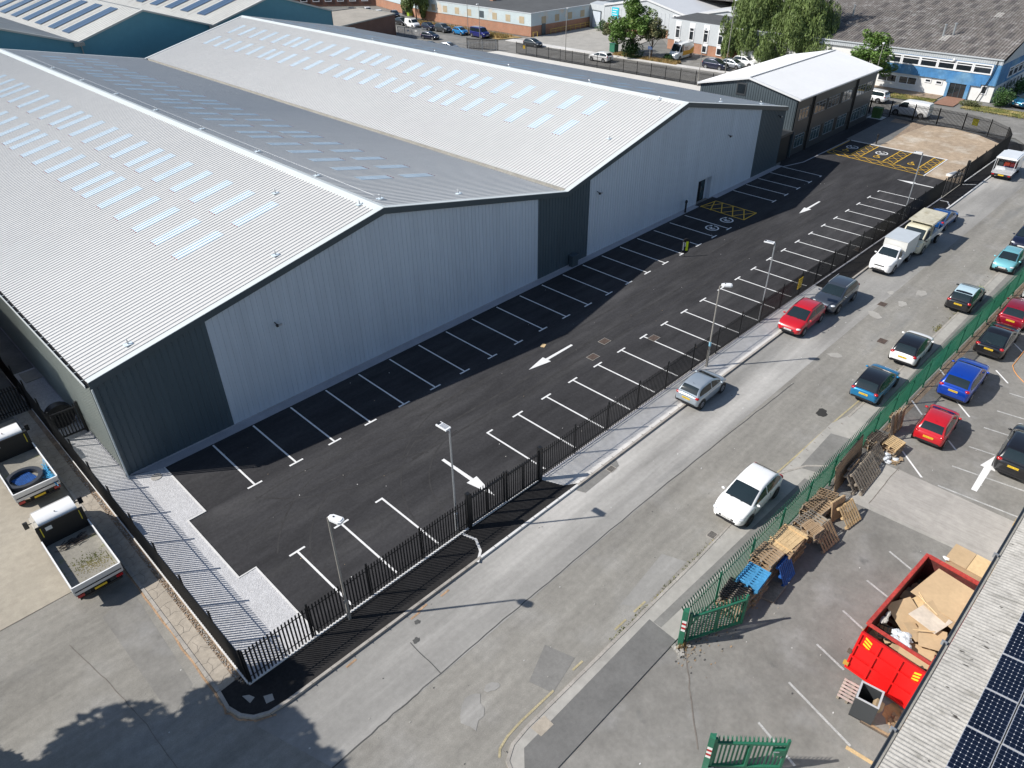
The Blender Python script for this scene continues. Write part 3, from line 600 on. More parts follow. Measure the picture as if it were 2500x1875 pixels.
# rooflights
sk = []
ys = [12.45+17*m_+d for m_ in range(4) for d in (0, 3, 6, 9, 12, 15)]
for (xa, xb) in ((6.1, 9.2), (10.2, 13.2)):
    for y in ys: sk.append((xa, xb, y))
for (xa, xb) in ((22.3, 19.6), (26.1, 23.4)):
    for y in ys: sk.append((xa, xb, y))
for (xa, xb) in ((40.3, 43.0), (44.2, 47.0)):
    for y in ys: sk.append((xa, xb, y))
for (xa, xb) in ((54.8, 52.0), (58.8, 56.0)):
    for y in ys: sk.append((xa, xb, y))
sk.sort(key=lambda t: (Vector(((t[0]+t[1])/2, t[2], ztop(t[0]))) - CLOC).length)
stuffb = MB()
def rooflight(b, xa, xb, y):
    ya = round(y/.333)*.333-.05; yb_ = ya+.9+.1
    sheet_slope(b, xa, ztop(xa), xb, ztop(xb), ya, yb_, m_sky_l, lift=.012)
    lo = xa; d = 1 if xb > xa else -1
    x_ = lo-d*.02
    for k in range(3): b.box(min(x_, x_-d*.05), max(x_, x_-d*.05), ya+.09+k*.333-.04, ya+.09+k*.333+.05, ztop(x_)+.0, ztop(x_)+.048, m_red_trim)
for i, (xa, xb, y) in enumerate(sk):
    if i < 96: b = MB(); rooflight(b, xa, xb, y); wpart(b, 'rooflight')
    else: rooflight(stuffb, xa, xb, y)
o = wpart(stuffb, 'rooflights'); o['kind'] = 'stuff'
# fall-arrest posts and line along the roofs
def anchor(x, y):
    z = ztop(x)+.05; b = MB(); b.box(x-.22, x+.22, y-.16, y+.16, z, z+.02, m_sky_l); b.tube((x, y, z), (x, y, z+.22), .05, .03, m_galv, 8); b.tube((x, y, z+.22), (x, y+.12, z+.25), .03, .03, m_galv, 6); return wpart(b, 'roof_anchor')
for x, y in [(.6, 6.7), (9.7, 7.0), (15.9, 7.2), (17.6, 7.4), (24, 7.2), (41.5, 7.8), (49.0, 8.2), (58, 7.2), (66, 7.0), (13.9, 13.9)]: anchor(x, y)
for y in (14, 22, 31, 40, 49, 58, 67): anchor(17.2, y)
for y in (17, 28, 40, 52, 64, 76): anchor(49.9, y)
b = MB(); b.tube((17.2, 7.4, ztop(17.2)+.28), (17.2, 76, ztop(17.2)+.28), .012, .012, m_galv, 4); wpart(b, 'safety_line')
# recessed personnel door
b = MB(); yd = Y0+.45
b.box(53.05, 53.1, Y0, yd, 0, 2.3, m_clad_w); b.box(55.45, 55.5, Y0, yd, 0, 2.3, m_clad_w); b.box(53.05, 55.5, Y0, yd, 2.3, 2.34, m_clad_w); b.box(53.1, 53.5, yd-.03, yd, 0, 2.3, m_clad_w); b.box(54.9, 55.45, yd-.03, yd, 0, 2.3, m_clad_w)
wpart(b, 'door_recess')
b = MB(); b.box(53.5, 54.9, yd-.06, yd, .02, 2.3, m_black)
b.box(53.58, 54.05, yd-.08, yd-.06, .15, 2.15, m_glass); b.box(54.2, 54.8, yd-.08, yd-.06, 1.25, 2.1, m_glass_g); b.box(54.2, 54.8, yd-.08, yd-.06, .2, 1.05, m_glass_g)
for x in (53.54, 54.08, 54.16, 54.86): b.box(x-.03, x+.03, yd-.1, yd-.06, .05, 2.22, m_fence)
wd_ = wpart(b, 'door'); b = MB(); b.tube((54.25, yd-.13, .9), (54.25, yd-.13, 1.5), .02, .02, m_galv, 8); h_ = b.build('door_handle', parent=wd_)
def camera_unit(x, z, parent_fn=wpart):
    b = MB(); b.tube((x, Y0-.03, z), (x, Y0-.28, z-.05), .03, .03, m_plastic, 8); b.ell((x, Y0-.32, z-.1), (.1, .11, .1), m_plastic); b.box(x+.02, x+.26, Y0-.42, Y0-.3, z-.14, z-.04, m_galv); return parent_fn(b, 'security_camera')
camera_unit(8.05, 5.45); camera_unit(37.35, 5.5); camera_unit(57.3, 5.9); camera_unit(67.25, 5.85)
b = MB(); b.box(34.0, 34.7, 5.0, 5.4, .07, 1.0, m_trim_d); b.box(33.96, 34.74, 4.96, 5.44, 1.0, 1.05, m_clad_d); tag(b.build('utility_cabinet'), 'slate grey utility cabinet at the foot of the dark warehouse wall panel', 'cabinet')
b = MB(); b.tube((0, 0, 0), (0, 0, .03), .28, .28, m_conc, 20); tag(b.build('inspection_cover', loc=(-.9, 4.35, ZC+.012)), 'round pale inspection cover in the white gravel by the warehouse corner', 'inspection cover')
# ================================================================ FENCES
def fence_run(t, pts, H, m, z0=0, pitch=.155, bay=2.75, splay=0, side=1, pw=.076, skip_first=False):
    """palisade along a polyline: each bay of pales, the rails and each post are parts of thing t"""
    seg = [(Vector(pts[i]), Vector(pts[i+1])) for i in range(len(pts)-1)]
    rb = MB()
    for si, (a, c) in enumerate(seg):
        L = (c-a).length; nb = max(1, round(L/bay)); d = (c-a).normalized(); ang = math.atan2(d.y, d.x); nrm = Vector((-d.y, d.x))*side
        T0 = Matrix.Translation((a.x, a.y, z0)) @ Matrix.Rotation(ang, 4, 'Z')
        for zz in (H*.16, H*.84): rb.box(0, L, -.03*side-.006, -.03*side+.006, zz-.025, zz+.025, m, T0)
        for k in range(nb):
            s0 = L*k/nb; s1 = L*(k+1)/nb
            pb = MB(); pb.box(s0-.05, s0+.05, -.075 if side > 0 else .045, -.045 if side > 0 else .075, 0, H+.08, m, T0)
            pb.box(s0-.008, s0+.008, -.12 if side > 0 else .04, -.04 if side > 0 else .12, 0, H+.02, m, T0); pb.build('post', parent=t)
            b = MB(); n = max(1, round((s1-s0)/pitch))
            for j in range(n):
                x = s0+(j+.5)*(s1-s0)/n; hh = H-.17; o = .030*side
                vs = [(x-pw/2, 0, .06), (x, o, .06), (x+pw/2, 0, .06), (x-pw/2, 0, hh), (x, o, hh), (x+pw/2, 0, hh)]
                f = [(0, 1, 4, 3), (1, 2, 5, 4)]
                if splay:
                    vs += [(x-pw/2, splay*side, H), (x-pw*.1, splay*side*.9, H-.03), (x, o+splay*side*1.1, H+.02), (x+pw*.1, splay*side*.9, H-.03), (x+pw/2, splay*side, H)]
                    f += [(3, 4, 7, 6), (4, 8, 7), (4, 9, 8), (4, 5, 10, 9)]
                else:
                    vs += [(x-pw*.45, .0, H-.03), (x, o, H+.015), (x+pw*.45, .0, H-.03), (x-pw*.2, .006, H-.06), (x+pw*.2, .006, H-.06)]
                    f += [(3, 4, 7, 9, 6), (4, 5, 8, 10, 7)]
                b.add([T0 @ Vector(v) for v in vs], f, m)
            b.build('pale_panel', parent=t)
    e = seg[-1][1]; d = (seg[-1][1]-seg[-1][0]).normalized(); T0 = Matrix.Translation((e.x, e.y, z0)) @ Matrix.Rotation(math.atan2(d.y, d.x), 4, 'Z')
    pb = MB(); pb.box(-.04, .04, -.075 if side > 0 else .045, -.045 if side > 0 else .075, 0, H+.02, m, T0); pb.build('post', parent=t)
    rb.build('rail', parent=t)
def sign(t, x, y, z, w_, h_, rot, lines, m=None, name='warning_sign'):
    b = MB(); b.box(-w_/2, w_/2, -.006, .006, -h_/2, h_/2, m or m_signy)
    o = b.build(name, parent=t, loc=(x, y, z)); o.rotation_euler = rot
    for i, s in enumerate(lines):
        text_obj('lettering', s, h_/(len(lines)+1.2), m_signtxt, o, (0, -.008, h_/2-(i+.9)*h_/(len(lines)+.7)), (R(90), 0, 0), ext=.001)
    return o
FY = -10.47
f = thing('palisade_fence', 'long black palisade fence between the black car park and the street, nearest run', 'fence', (0, 0, 0))
fence_run(f, [(-3.5, FY), (8.35, FY)], 2.0, m_fence, z0=.1, side=-1)
f = thing('palisade_fence', 'long black palisade fence with a yellow sign, beside the row of parked street vehicles', 'fence')
fence_run(f, [(13.2, -10.6), (42, -10.75), (70.9, -11.15)], 2.0, m_fence, z0=.1, side=-1)
s_ = sign(f, 41.4, -10.86, 1.45, .62, .85, (0, 0, 0), ['WARNING', '24 HOUR', 'SECURITY', 'PATROLS'])
f = thing('palisade_fence', 'black palisade fence along the left gravel strip, above the parked dropside trucks', 'fence')
fence_run(f, [(-3.52, FY), (-3.55, 15.95), (-3.55, 23)], 2.0, m_fence, z0=.1, side=1)
f = thing('palisade_fence', 'curved black palisade fence around the bare soil corner plot at the far end', 'fence')
fence_run(f, [(77.0, -11.2), (91.5, -11.3), (94.3, -10.3), (96.6, -7.8), (97.7, -4.6), (98.05, -1.4), (97.85, 4.5), (97.6, 9.8)], 2.0, m_fence, z0=.1, side=-1)
s_ = sign(f, 97.35, -5.9, 1.35, .75, .85, (0, 0, R(71)), ['SECURITY', 'ALARM'], m=M('bright yellow sign', (.85, .78, .02), .5))
f = thing('palisade_fence', 'black palisade fence behind the warehouse along the back road', 'fence')
fence_run(f, [(97.2, 19), (96.95, 34), (96.4, 67.2)], 2.0, m_fence, z0=.05, side=-1)
# gates
def gate(name, label, loc, rz, L, H, m, npales, frame=.08, splay=0, brace=True, infill=None, box=False):
    t = thing(name, label, 'gate', loc, rz)
    b = MB()
    for x in (0, L-frame): b.box(x, x+frame, -frame/2, frame/2, .08, H+.05, m)
    b.box(frame, L-frame, -frame/2, frame/2, .12, .12+frame, m); b.box(frame, L-frame, -frame/2, frame/2, H-.28, H-.28+frame, m)
    if brace: b.box(L/2-frame/2, L/2+frame/2, -frame/2+.002, frame/2-.002, .2, H-.28, m)
    b.build('gate_frame', parent=t)
    b = MB()
    for k in range(npales):
        x = frame+(k+.5)*(L-2*frame)/npales; y = frame/2+.008
        b.box(x-.034, x+.034, y-.006, y+.006, .1, H-.12, m)
        b.add([(x-.034, y, H-.12), (x+.034, y, H-.12), (x+.03, y+splay, H+.03), (x, y+splay*.5, H-.05), (x-.03, y+splay, H+.03)], [(0, 1, 2, 3, 4)], m)
    b.build('pale_panel', parent=t)
    if box:
        b = MB(); b.box(L-.42, L-.08, -.07, .07, H-.85, H-.5, m); b.box(L-.5, L-.3, -.1, -.07, H-.6, H-.57, m_galv); b.build('lock_box', parent=t)
    return t
m_fh = m_fence
g = gate('palisade_gate', 'left leaf of the black street gate between the two near fence runs', (8.4, FY, .1), R(-1), 2.32, 2.05, m_fh, 14)
g = gate('palisade_gate', 'right leaf of the black street gate between the two near fence runs', (13.1, -10.6, .1), R(-181), 2.32, 2.05, m_fh, 14)
for x, l in ((8.3, 'left'), (13.2, 'right')):
    b = MB(); b.box(-.1, .1, -.1, .1, 0, 2.3, m_fh); b.prism([(-.1, -.1), (.1, -.1), (.1, .1), (-.1, .1)], 2.3, 2.34, m_fh)
    tag(b.build('gate_post', loc=(x, FY if x < 10 else -10.6, .0)), 'thick black square post at the '+l+' side of the near street gate', 'gate post')
g = gate('palisade_gate', 'black gate leaf standing at the far street entrance, next to the milk truck', (76.9, -11.2, .1), R(180), 2.8, 2.05, m_fh, 17)
g = gate('palisade_gate', 'black gate leaf at the far street entrance, on the lamp column side', (71.1, -11.2, .1), R(0), 2.8, 2.05, m_fh, 17)
b = MB(); b.box(-.12, .12, -.12, .12, 0, 2.4, m_fh); tag(b.build('gate_post', loc=(77.05, -11.2, 0)), 'thick black square post of the far street gate beside the soil plot', 'gate post')
# black infill leaf across the left gravel strip, with a dark round reel behind it
g = gate('palisade_gate', 'black palisade gate across the gravel between the left fence and the warehouse corner', (-3.5, 11.35, .1), R(-3), 1.5, 2.0, m_fh, 8, splay=.0, brace=False)
b = MB(); b.box(-.05, .05, -.05, .05, 0, 2.15, m_fh); tag(b.build('gate_post', loc=(-1.98, 11.25, .05)), 'slim black post against the sage wall by the warehouse corner', 'gate post')
f = thing('palisade_fence', 'short black palisade fence beside the shaded brick wall at the left edge', 'fence'); fence_run(f, [(-5.4, 15.95), (-3.6, 15.85)], 2.0, m_fence, z0=.1, side=-1, bay=1.8)
b = MB(); b.tube((0, 0, .0), (0, .5, .0), .75, .75, m_plastic, 28); b.tube((0, -.06, 0), (0, .56, 0), .2, .2, m_plastic, 16)
o = b.build('cable_drum', loc=(-2.75, 12.6, .82), smooth=30); tag(o, 'dark round cable drum standing on the shaded gravel behind the black gate', 'cable drum')
b = MB(); b.box(-1.0, .0, -.7, .7, 0, .05, m_conc); tag(b.build('concrete_slab', loc=(-1.95, 20.0, ZC+.012)), kind='structure')
# back gates (near the roof line, top of the picture)
g = gate('palisade_gate', 'black sliding gate with a small yellow sign at the end of the back fence', (96.4, 67.3, .05), R(88), 5.4, 2.0, m_fh, 34)
sign(g, 3.4, -.06, 1.35, .6, .6, (0, 0, 0), ['WARNING'])
g = gate('palisade_gate', 'black gate standing open on the pale yard behind the warehouse', (96.3, 77.2, .05), R(112), 6.6, 1.95, m_fh, 40)
def metal_gate(label, loc, rz, L, H, m, n):
    t = thing('steel_gate', label, 'gate', loc, rz); b = MB()
    for k in range(n+1): b.box(L*k/n-.04, L*k/n+.04, -.04, .04, 0, H, m)
    b.box(0, L, -.03, .03, H-.08, H, m); b.box(0, L, -.03, .03, .1, .18, m); b.build('gate_frame', parent=t)
    b = MB()
    for k in range(int(L/.12)): b.box(.06+k*.12, .10+k*.12, -.01, .01, .1, H-.05, m)
    b.build('bar_infill', parent=t); return t
g = metal_gate('galvanised grey barred gate beside the brown brick annexe', (93.4, 104.2, .0), R(-72), 7.0, 2.0, m_galv, 4)
sign(g, 2.6, -.05, 1.4, .5, .3, (0, 0, 0), ['NO PARKING'], m=m_plate_w); sign(g, 4.5, -.05, 1.4, .5, .3, (0, 0, 0), ['PRIVATE'], m=m_plate_w)
f = thing('mesh_fence', 'thin grey mesh fence enclosing two parked cars behind the warehouse', 'fence'); fence_run(f, [(87.2, 83.5), (96.1, 77.6)], 1.9, m_galv, z0=0, pitch=.2, pw=.02, side=1); 
# green fence along the right pavement
f = thing('palisade_fence', 'long green palisade fence dividing the street from the yard of parked cars', 'fence')
fence_run(f, [(9.95, -21.45), (23.4, -21.68), (36, -21.85), (56, -22.3), (75, -22.7)], 2.05, m_green, z0=ZC, side=1, splay=.13, bay=2.75, pw=.072)
def striped_post(loc, rz, label):
    t = thing('gate_post', label, 'gate post', loc, rz); b = MB(); b.box(-.1, .1, -.1, .1, 0, 2.15, m_green); b.prism([(-.1, -.1), (.1, -.1), (0, .1)], 2.15, 2.25, m_green); b.build('shaft', parent=t)
    b = MB()
    for k in range(5): b.box(-.104, -.1, -.085, .085, .95+k*.13, 1.08+k*.13, m_taill if k % 2 else m_plate_w)
    b.build('reflective_tape', parent=t); return t
striped_post((9.92, -21.62, ZC), R(20), 'green gate post with red and white tape at the end of the green fence')
striped_post((6.15, -25.15, ZC), R(20), 'green gate post with red and white tape at the bottom edge of the picture')
gate('palisade_gate', 'open green palisade gate leaf lying against the pallets at the fence end', (10.08, -21.72, ZC), R(-26), 2.75, 1.85, m_green, 17, splay=.1, frame=.09)
gate('palisade_gate', 'open green palisade gate leaf with a lock box at the bottom edge of the picture', (6.3, -25.2, ZC), R(-47.5), 2.55, 1.85, m_green, 16, splay=.1, frame=.09, box=True)
b = MB()
for k in range(14):
    a = rnd.uniform(0, 6); b.box(-.09, .09, -.05, .05, 0, .07, m_conc, Matrix.Translation((rnd.gauss(0, .22), rnd.gauss(0, .12), 0)) @ Matrix.Rotation(a, 4, 'Z') @ Matrix.Rotation(rnd.uniform(-.3, .3), 4, 'X'))
tag(b.build('broken_kerb_rubble', loc=(9.6, -21.75, ZC)), 'small pile of broken pale kerb rubble at the foot of the green gate post', 'rubble')
b = MB(); b.box(-.32, .3, -.2, .2, 0, .16, m_kerb_new); tag(b.build('concrete_block', loc=(6.0, -25.35, ZC), rz=R(-35)), 'pale concrete block at the foot of the green gate post at the bottom edge', 'concrete block')

# ================================================================ LAMP COLUMNS
def lamp(loc, H, style, head, label, group=None, out=.35):
    t = thing('lamp_post', label, 'lamp post', loc, R(head), group)
    m = m_galv if style == 'led' else m_steel_old
    b = MB(); b.tube((0, 0, 0), (0, 0, 1.2), .085, .085, m, 12); b.tube((0, 0, 1.2), (0, 0, H), .062 if style != 'led' else .05, .042, m, 12); b.build('column', parent=t, smooth=40)
    b = MB()
    if style == 'led':
        b.tube((0, 0, H), (.12, 0, H+.02), .035, .035, m, 8)
        b.box(.06, .72, -.16, .16, H+.0, H+.07, m_lampwhite); b.box(.6, .7, -.1, .1, H+.07, H+.09, m_plastic)
        for k in range(8): b.box(.16+k*.05, .18+k*.05, -.13, .13, H+.07, H+.085, m_alu)
    else:
        b.tube((0, 0, H), (.2, 0, H+.06), .03, .03, m, 8)
        b.prism([(.08, -.07), (.2, -.15), (.62, -.17), (.72, -.11), (.72, .11), (.62, .17), (.2, .15), (.08, .07)], H+.02, H+.13, m_lampwhite)
        b.prism([(.14, -.06), (.24, -.11), (.6, -.12), (.67, -.08), (.67, .08), (.6, .12), (.24, .11), (.14, .06)], H+.13, H+.165, m_lampwhite)
        b.tube((.3, 0, H+.16), (.3, 0, H+.2), .035, .03, m_plastic, 8)
    b.build('lantern', parent=t, smooth=30)
    b = MB(); b.box(-.05, .05, -.095, -.085, .5, 1.05, m); b.build('access_door', parent=t)
    return t
lamp((7.72, -10.2, ZC), 6.25, 'led', 93, 'slim galvanised lamp post with a flat grey lantern just inside the near gate', out=.3)
l_ = lamp((1.05, -10.72, ZP), 6.05, 'old', -72, 'grey lamp post with a white lantern, closest to the fence corner')
l_ = lamp((28.75, -11.0, ZP), 5.8, 'old', -50, 'grey lamp post with a white lantern standing beside the small silver hatchback')
b = MB(); b.tube((0, 0, 1.55), (0, 0, 1.85), .078, .078, M('pale blue sticker', (.25, .5, .65), .5), 12); b.build('number_label', parent=l_)
lamp((36.55, -10.45, ZC), 5.95, 'led', 100, 'slim galvanised lamp post inside the fence behind the red parked car')
lamp((62.6, -10.6, ZC), 6.2, 'led', 105, 'slim galvanised lamp post inside the far end of the fence near the far gate')
lamp((98.5, 62.2, 0), 8.2, 'old', 10, 'tall pale lamp post behind the back fence, near the white moving SUV')
lamp((96.6, 33.3, 0), 7.9, 'old', 10, 'tall pale lamp post at the left corner of the white office roof')
lamp((103.2, 32.6, 0), 11.2, 'old', 10, 'tallest pale lamp post rising in front of the weeping birches')
lamp((106.4, 10.6, 0), 7.2, 'old', 20, 'pale lamp post rising behind the right end of the white office roof')
lamp((104.5, 94.6, 0), 7.6, 'old', 190, 'pale lamp post between the bright blue hatchback and the navy van'); lamp((97.0, 83.0, 0), 7.4, 'old', 190, 'pale lamp post in front of the navy van at the back road')
# charging posts
def charger(x, y, label):
    t = thing('charging_post', label, 'charging post', (x, y, ZC)); b = MB(); b.box(-.06, .06, -.06, .06, 0, .95, m_black); b.box(-.12, .12, -.12, .12, 0, .02, m_galv); b.build('stem', parent=t)
    b = MB(); b.ell((0, 0, 1.06), (.17, .1, .19), m_black, 14, 8); b.tube((.0, -.1, 1.08), (.0, -.13, 1.08), .07, .06, m_plastic, 12); b.build('charging_head', parent=t, smooth=50)
charger(50.63, 5.12, 'black electric charging post beside the warehouse wall left of the door'); charger(84.6, .8, 'black electric charging post at the edge of the soil plot')
# upright banner totem
t = thing('banner_totem', 'upright black banner on a thin stalk with yellow and white bands, on the car park', 'banner', (42.1, -.45, ZC), R(-38))
b = MB(); b.tube((0, 0, 0), (0, 0, .62), .018, .018, m_black, 8); b.tube((-.22, 0, .01), (.22, 0, .01), .02, .02, m_black, 6); b.build('stalk', parent=t)
b = MB(); pts = arc(0, .32, .3, 180, 360, 8)+arc(0, 1.05, .3, 0, 180, 8); b.prism(pts, -.04, .04, m_black, Matrix.Translation((0, 0, .3)) @ Matrix.Rotation(R(90), 4, 'X')); b.build('panel', parent=t)
b = MB()
for s in (-1, 1):
    y0, y1 = (.042, .046) if s > 0 else (-.046, -.042)
    b.box(.0, .2, y0, y1, .58, 1.38, m_hiv); b.box(-.26, -.17, y0, y1, .62, 1.36, m_plate_w); b.box(-.1, -.03, y0, y1, .95, 1.3, m_plate_w)
b.build('coloured_bands', parent=t)

# ================================================================ OFFICE BLOCK
OX0, OX1, OY0, OY1 = 73.0, 94.4, 6.15, 18.6; OE, OR = 6.45, 7.8; OYM = 12.35
of = thing('office_block', 'two storey charcoal clad office block with a bright white pitched roof', 'office block', (OX0, OY0, 0))
def opart(b, name, **kw):
    o = b.build(name, **kw); o.parent = of; o.matrix_parent_inverse = Matrix.Translation((-OX0, -OY0, 0)); return o
m_cd2 = M('charcoal panel', (.050, .055, .060), .38, layers=((.15, .06),), spec=.5)
m_cd3 = M('blue slate cladding', (.078, .10, .115), .4, layers=((.15, .05),))
b = MB(); b.box(OX0+.1, OX1, OY0, OY1-.1, 0, OE, m_cd2); b.box(OX0, OX0+.1, OY0, OY0+.25, 0, OE, m_cd3); opart(b, 'wall')
b = MB(); pr = rib_profile(OY0, OY1, pitch=.3, h=.045, top=.05, foot=.1)
zt = lambda y: OE+(OR-OE)*(1-abs(y-OYM)/(OYM-OY0))-.04
vs = []
ys_ = sorted(pr+[(OYM, 0)])
for y, h in ys_:
    vs += [(OX0-h, y, 0), (OX0-h, y, zt(y))]
b.add(vs, [(2*i, 2*i+1, 2*i+3, 2*i+2) for i in range(len(ys_)-1)], m_cd3); opart(b, 'gable_cladding')
b = MB(); b.add([(OX1, OY0, OE-.1), (OX1, OY1, OE-.1), (OX1, OYM, OR-.08)], [(0, 1, 2)], m_cd3); opart(b, 'rear_gable')
for ya, za, yb_, zb in ((OY0-.3, OE-.05, OYM, OR), (OYM, OR, OY1+.3, OE-.05)):
    b = MB(); pr = rib_profile(OX0-.25, OX1+.25, pitch=.333, h=.03, top=.05, foot=.1); vs = []
    for x, h in pr: vs += [(x, ya, za+h), (x, yb_, zb+h)]
    b.add(vs, [(2*i, 2*i+2, 2*i+3, 2*i+1) for i in range(len(pr)-1)], m_roof_w)
    vs = [(x, y, z) for x in (OX0-.25, OX1+.25) for y, z in ((ya, za), (yb_, zb))]
    b.add([(x, y, z-.1) for x, y, z in vs], [(0, 1, 3, 2)], m_roof_w); opart(b, 'roof_slope')
for xx in (OX0-.33, OX1+.2):
    b = MB()
    for ya, za, yb_, zb in ((OY0-.32, OE-.06, OYM, OR), (OYM, OR, OY1+.32, OE-.06)):
        vs = [(x, y, z+t_) for (y, z) in ((ya, za), (yb_, zb)) for x in (xx, xx+.14) for t_ in (-.16, .06)]
        b.add(vs, [(0, 1, 3, 2), (4, 6, 7, 5), (0, 4, 5, 1), (2, 3, 7, 6), (1, 5, 7, 3), (0, 2, 6, 4)], m_roof_w)
    opart(b, 'verge_flashing')
b = MB(); b.box(OX0-.25, OX1+.25, OY0-.42, OY0-.28, OE-.16, OE-.03, m_alu); opart(b, 'gutter')
b = MB(); b.box(OX0-.3, OX1+.3, OYM-.12, OYM+.12, OR+.02, OR+.07, m_roof_w)
for k in range(64): b.box(OX0+k*.333, OX0+k*.333+.16, OYM-.17, OYM-.12, OR-.02, OR+.035, m_plastic)
opart(b, 'ridge_cap')
for x in (76.95, 88.55):
    b = MB(); b.box(x-.28, x+.28, OY0-.05, OY0, 0, OE-.1, m_black); b.tube((x, OY0-.12, 0), (x, OY0-.12, OE-.15), .06, .06, m_black, 8); opart(b, 'downpipe')
def win(par, x0, x1, z0, z1, Y, mf, mg, cols, tr=True, op=opart):
    b = MB(); b.box(x0, x1, Y-.02, Y+.02, z0, z1, mg); w_ = op(b, 'window')
    b = MB(); fw = .055
    for k in range(cols+1): x = x0+(x1-x0)*k/cols; b.box(x-fw/2, x+fw/2, Y-.045, Y-.02, z0, z1, mf)
    b.box(x0, x1, Y-.043, Y-.021, z0-.03, z0+.03, mf); b.box(x0, x1, Y-.043, Y-.021, z1-.03, z1+.03, mf)
    if tr: b.box(x0, x1, Y-.042, Y-.021, z1-.36, z1-.32, mf)
    fo = b.build('frame', parent=w_)
m_wf = M('slate window frame', (.27, .30, .32), .4)
for x0, x1 in ((73.7, 76.0), (77.6, 80.3), (81.0, 83.9), (84.9, 87.4), (89.0, 91.4), (91.7, 93.6)):
    win(of, x0, x1, 3.95, 5.15, OY0, m_wf, m_glass, 3)
for x0, x1 in ((73.9, 76.1), (77.9, 80.1), (81.3, 83.7), (84.9, 87.3), (89.0, 91.4), (91.7, 93.6)):
    win(of, x0, x1, .85, 2.25, OY0, m_wf, m_glass_g, 3)
for x0, x1 in ((76.05, 76.55), (80.35, 80.9), (83.95, 84.7), (87.45, 88.1)):
    b = MB(); b.box(x0, x1, OY0-.012, OY0, 3.9, 5.2, m_black); b.box(x0, x1, OY0-.011, OY0, .8, 2.3, m_black); opart(b, 'infill_panel')
b = MB(); b.box(OX0-.07, OX0-.03, 12.6, 13.85, 5.75, 7.1, m_cd2); b.box(OX0-.09, OX0-.07, 12.75, 13.7, 5.95, 6.95, m_glass); opart(b, 'vent_window')
b = MB(); b.box(69.3, OX0-.06, 6.0, 8.2, 2.75, 3.0, m_cd2); b.box(69.3, 69.5, 5.95, 6.15, 0, 2.75, m_black); b.box(69.4, 72.2, 5.98, 6.05, 0, 2.75, m_black); b.box(72.9, 73.0, 5.9, 6.15, 0, 2.9, m_cd3); opart(b, 'link_canopy')
b = MB(); b.box(-.55, .55, -.4, .4, 0, 1.25, m_gbox); b.box(-.6, .6, -.45, .45, 1.25, 1.31, m_gbox); b.box(-.01, .01, -.41, -.4, .05, 1.2, m_black)
tag(b.build('electrical_cabinet', loc=(96.4, 5.6, ZC+.03), rz=R(-85)), 'green electrical cabinet on a concrete pad beside the end of the dark office block', 'cabinet')
b = MB(); b.box(-.8, .8, -.45, .45, 0, .22, m_kerb_new); b.box(-.62, .62, -.3, .3, .22, .27, m_galv); tag(b.build('chamber_cover', loc=(79.0, -9.8, ZC+.015), rz=R(-15)), 'raised white chamber with a grey lid on the pale soil by the far gate', 'chamber')

# ================================================================ LEFT SHED AND TEAL BUILDING
br = thing('brick_workshop', 'brown brick workshop wall in deep shade at the left edge', 'workshop', (-5.4, 16, 0))
b = MB(); b.box(-16, 0, 0, 40, 0, 6.7, m_brick_d); b.build('wall', parent=br)
b = MB(); b.box(-16.2, .1, -.1, 40.2, 6.7, 6.9, m_trim_d); b.build('roof', parent=br)
te = thing('teal_warehouse', 'older teal clad warehouse with three gables and blue solar panels on creamy roofs', 'warehouse', (0, 95, 0))
px_ = [(8.5, 8.0), (18.7, 11.1), (28.9, 8.0), (39.1, 11.15), (49.45, 7.95), (60.8, 11.2), (72.1, 7.85)]
b = MB(); vs = [(x, 95, z-.1) for x, z in px_]; n = len(vs); vs += [(x, 95, 0) for x, z in px_]
b.add([(x, y-95, z) for x, y, z in vs], [(i+1, i, n+i, n+i+1) for i in range(n-1)], m_teal); b.box(72.1-.1, 72.1, 0, 90, 0, 7.75, m_teal); b.build('gable_wall', parent=te)
for (xa, za), (xb, zb) in zip(px_, px_[1:]):
    b = MB(); pr = rib_profile(-.3, 90, pitch=.9, h=.05, top=.08, foot=.2); nn = Vector((-(zb-za), 0, xb-xa)).normalized(); vs = []
    for y, h in pr: vs += [(xa+nn.x*h, y, za+nn.z*h), (xb+nn.x*h, y, zb+nn.z*h)]
    b.add(vs, [(2*i, 2*i+1, 2*i+3, 2*i+2) for i in range(len(pr)-1)], m_roof_b); b.build('roof_slope', parent=te)
b = MB()
for (xa, za), (xb, zb) in zip(px_, px_[1:]):
    vs = [(x, y, z+t_) for (x, z) in ((xa, za), (xb, zb)) for y in (-.35, .35) for t_ in (-.15, .1)]
    b.add(vs, [(0, 1, 3, 2), (4, 6, 7, 5), (0, 4, 5, 1), (2, 3, 7, 6), (1, 5, 7, 3), (0, 2, 6, 4)], m_roof_b)
b.build('verge', parent=te)
for x in (28.9, 49.45):
    b = MB(); b.box(x-.7, x+.7, -.55, -.3, 7.5, 7.95, m_gutter); b.tube((x+.4, -.4, 0), (x+.2, -.3, 7.5), .08, .08, m_gutter, 8); b.build('downpipe', parent=te)
def on_slope(i, s):   # s from 0 low to 1 high on the left-facing slope that ends at ridge i
    (xa, za), (xb, zb) = px_[i-1], px_[i]; return xa+(xb-xa)*s, za+(zb-za)*s
m_pvline = M('dark gap between panels', (.02, .03, .05), .5)
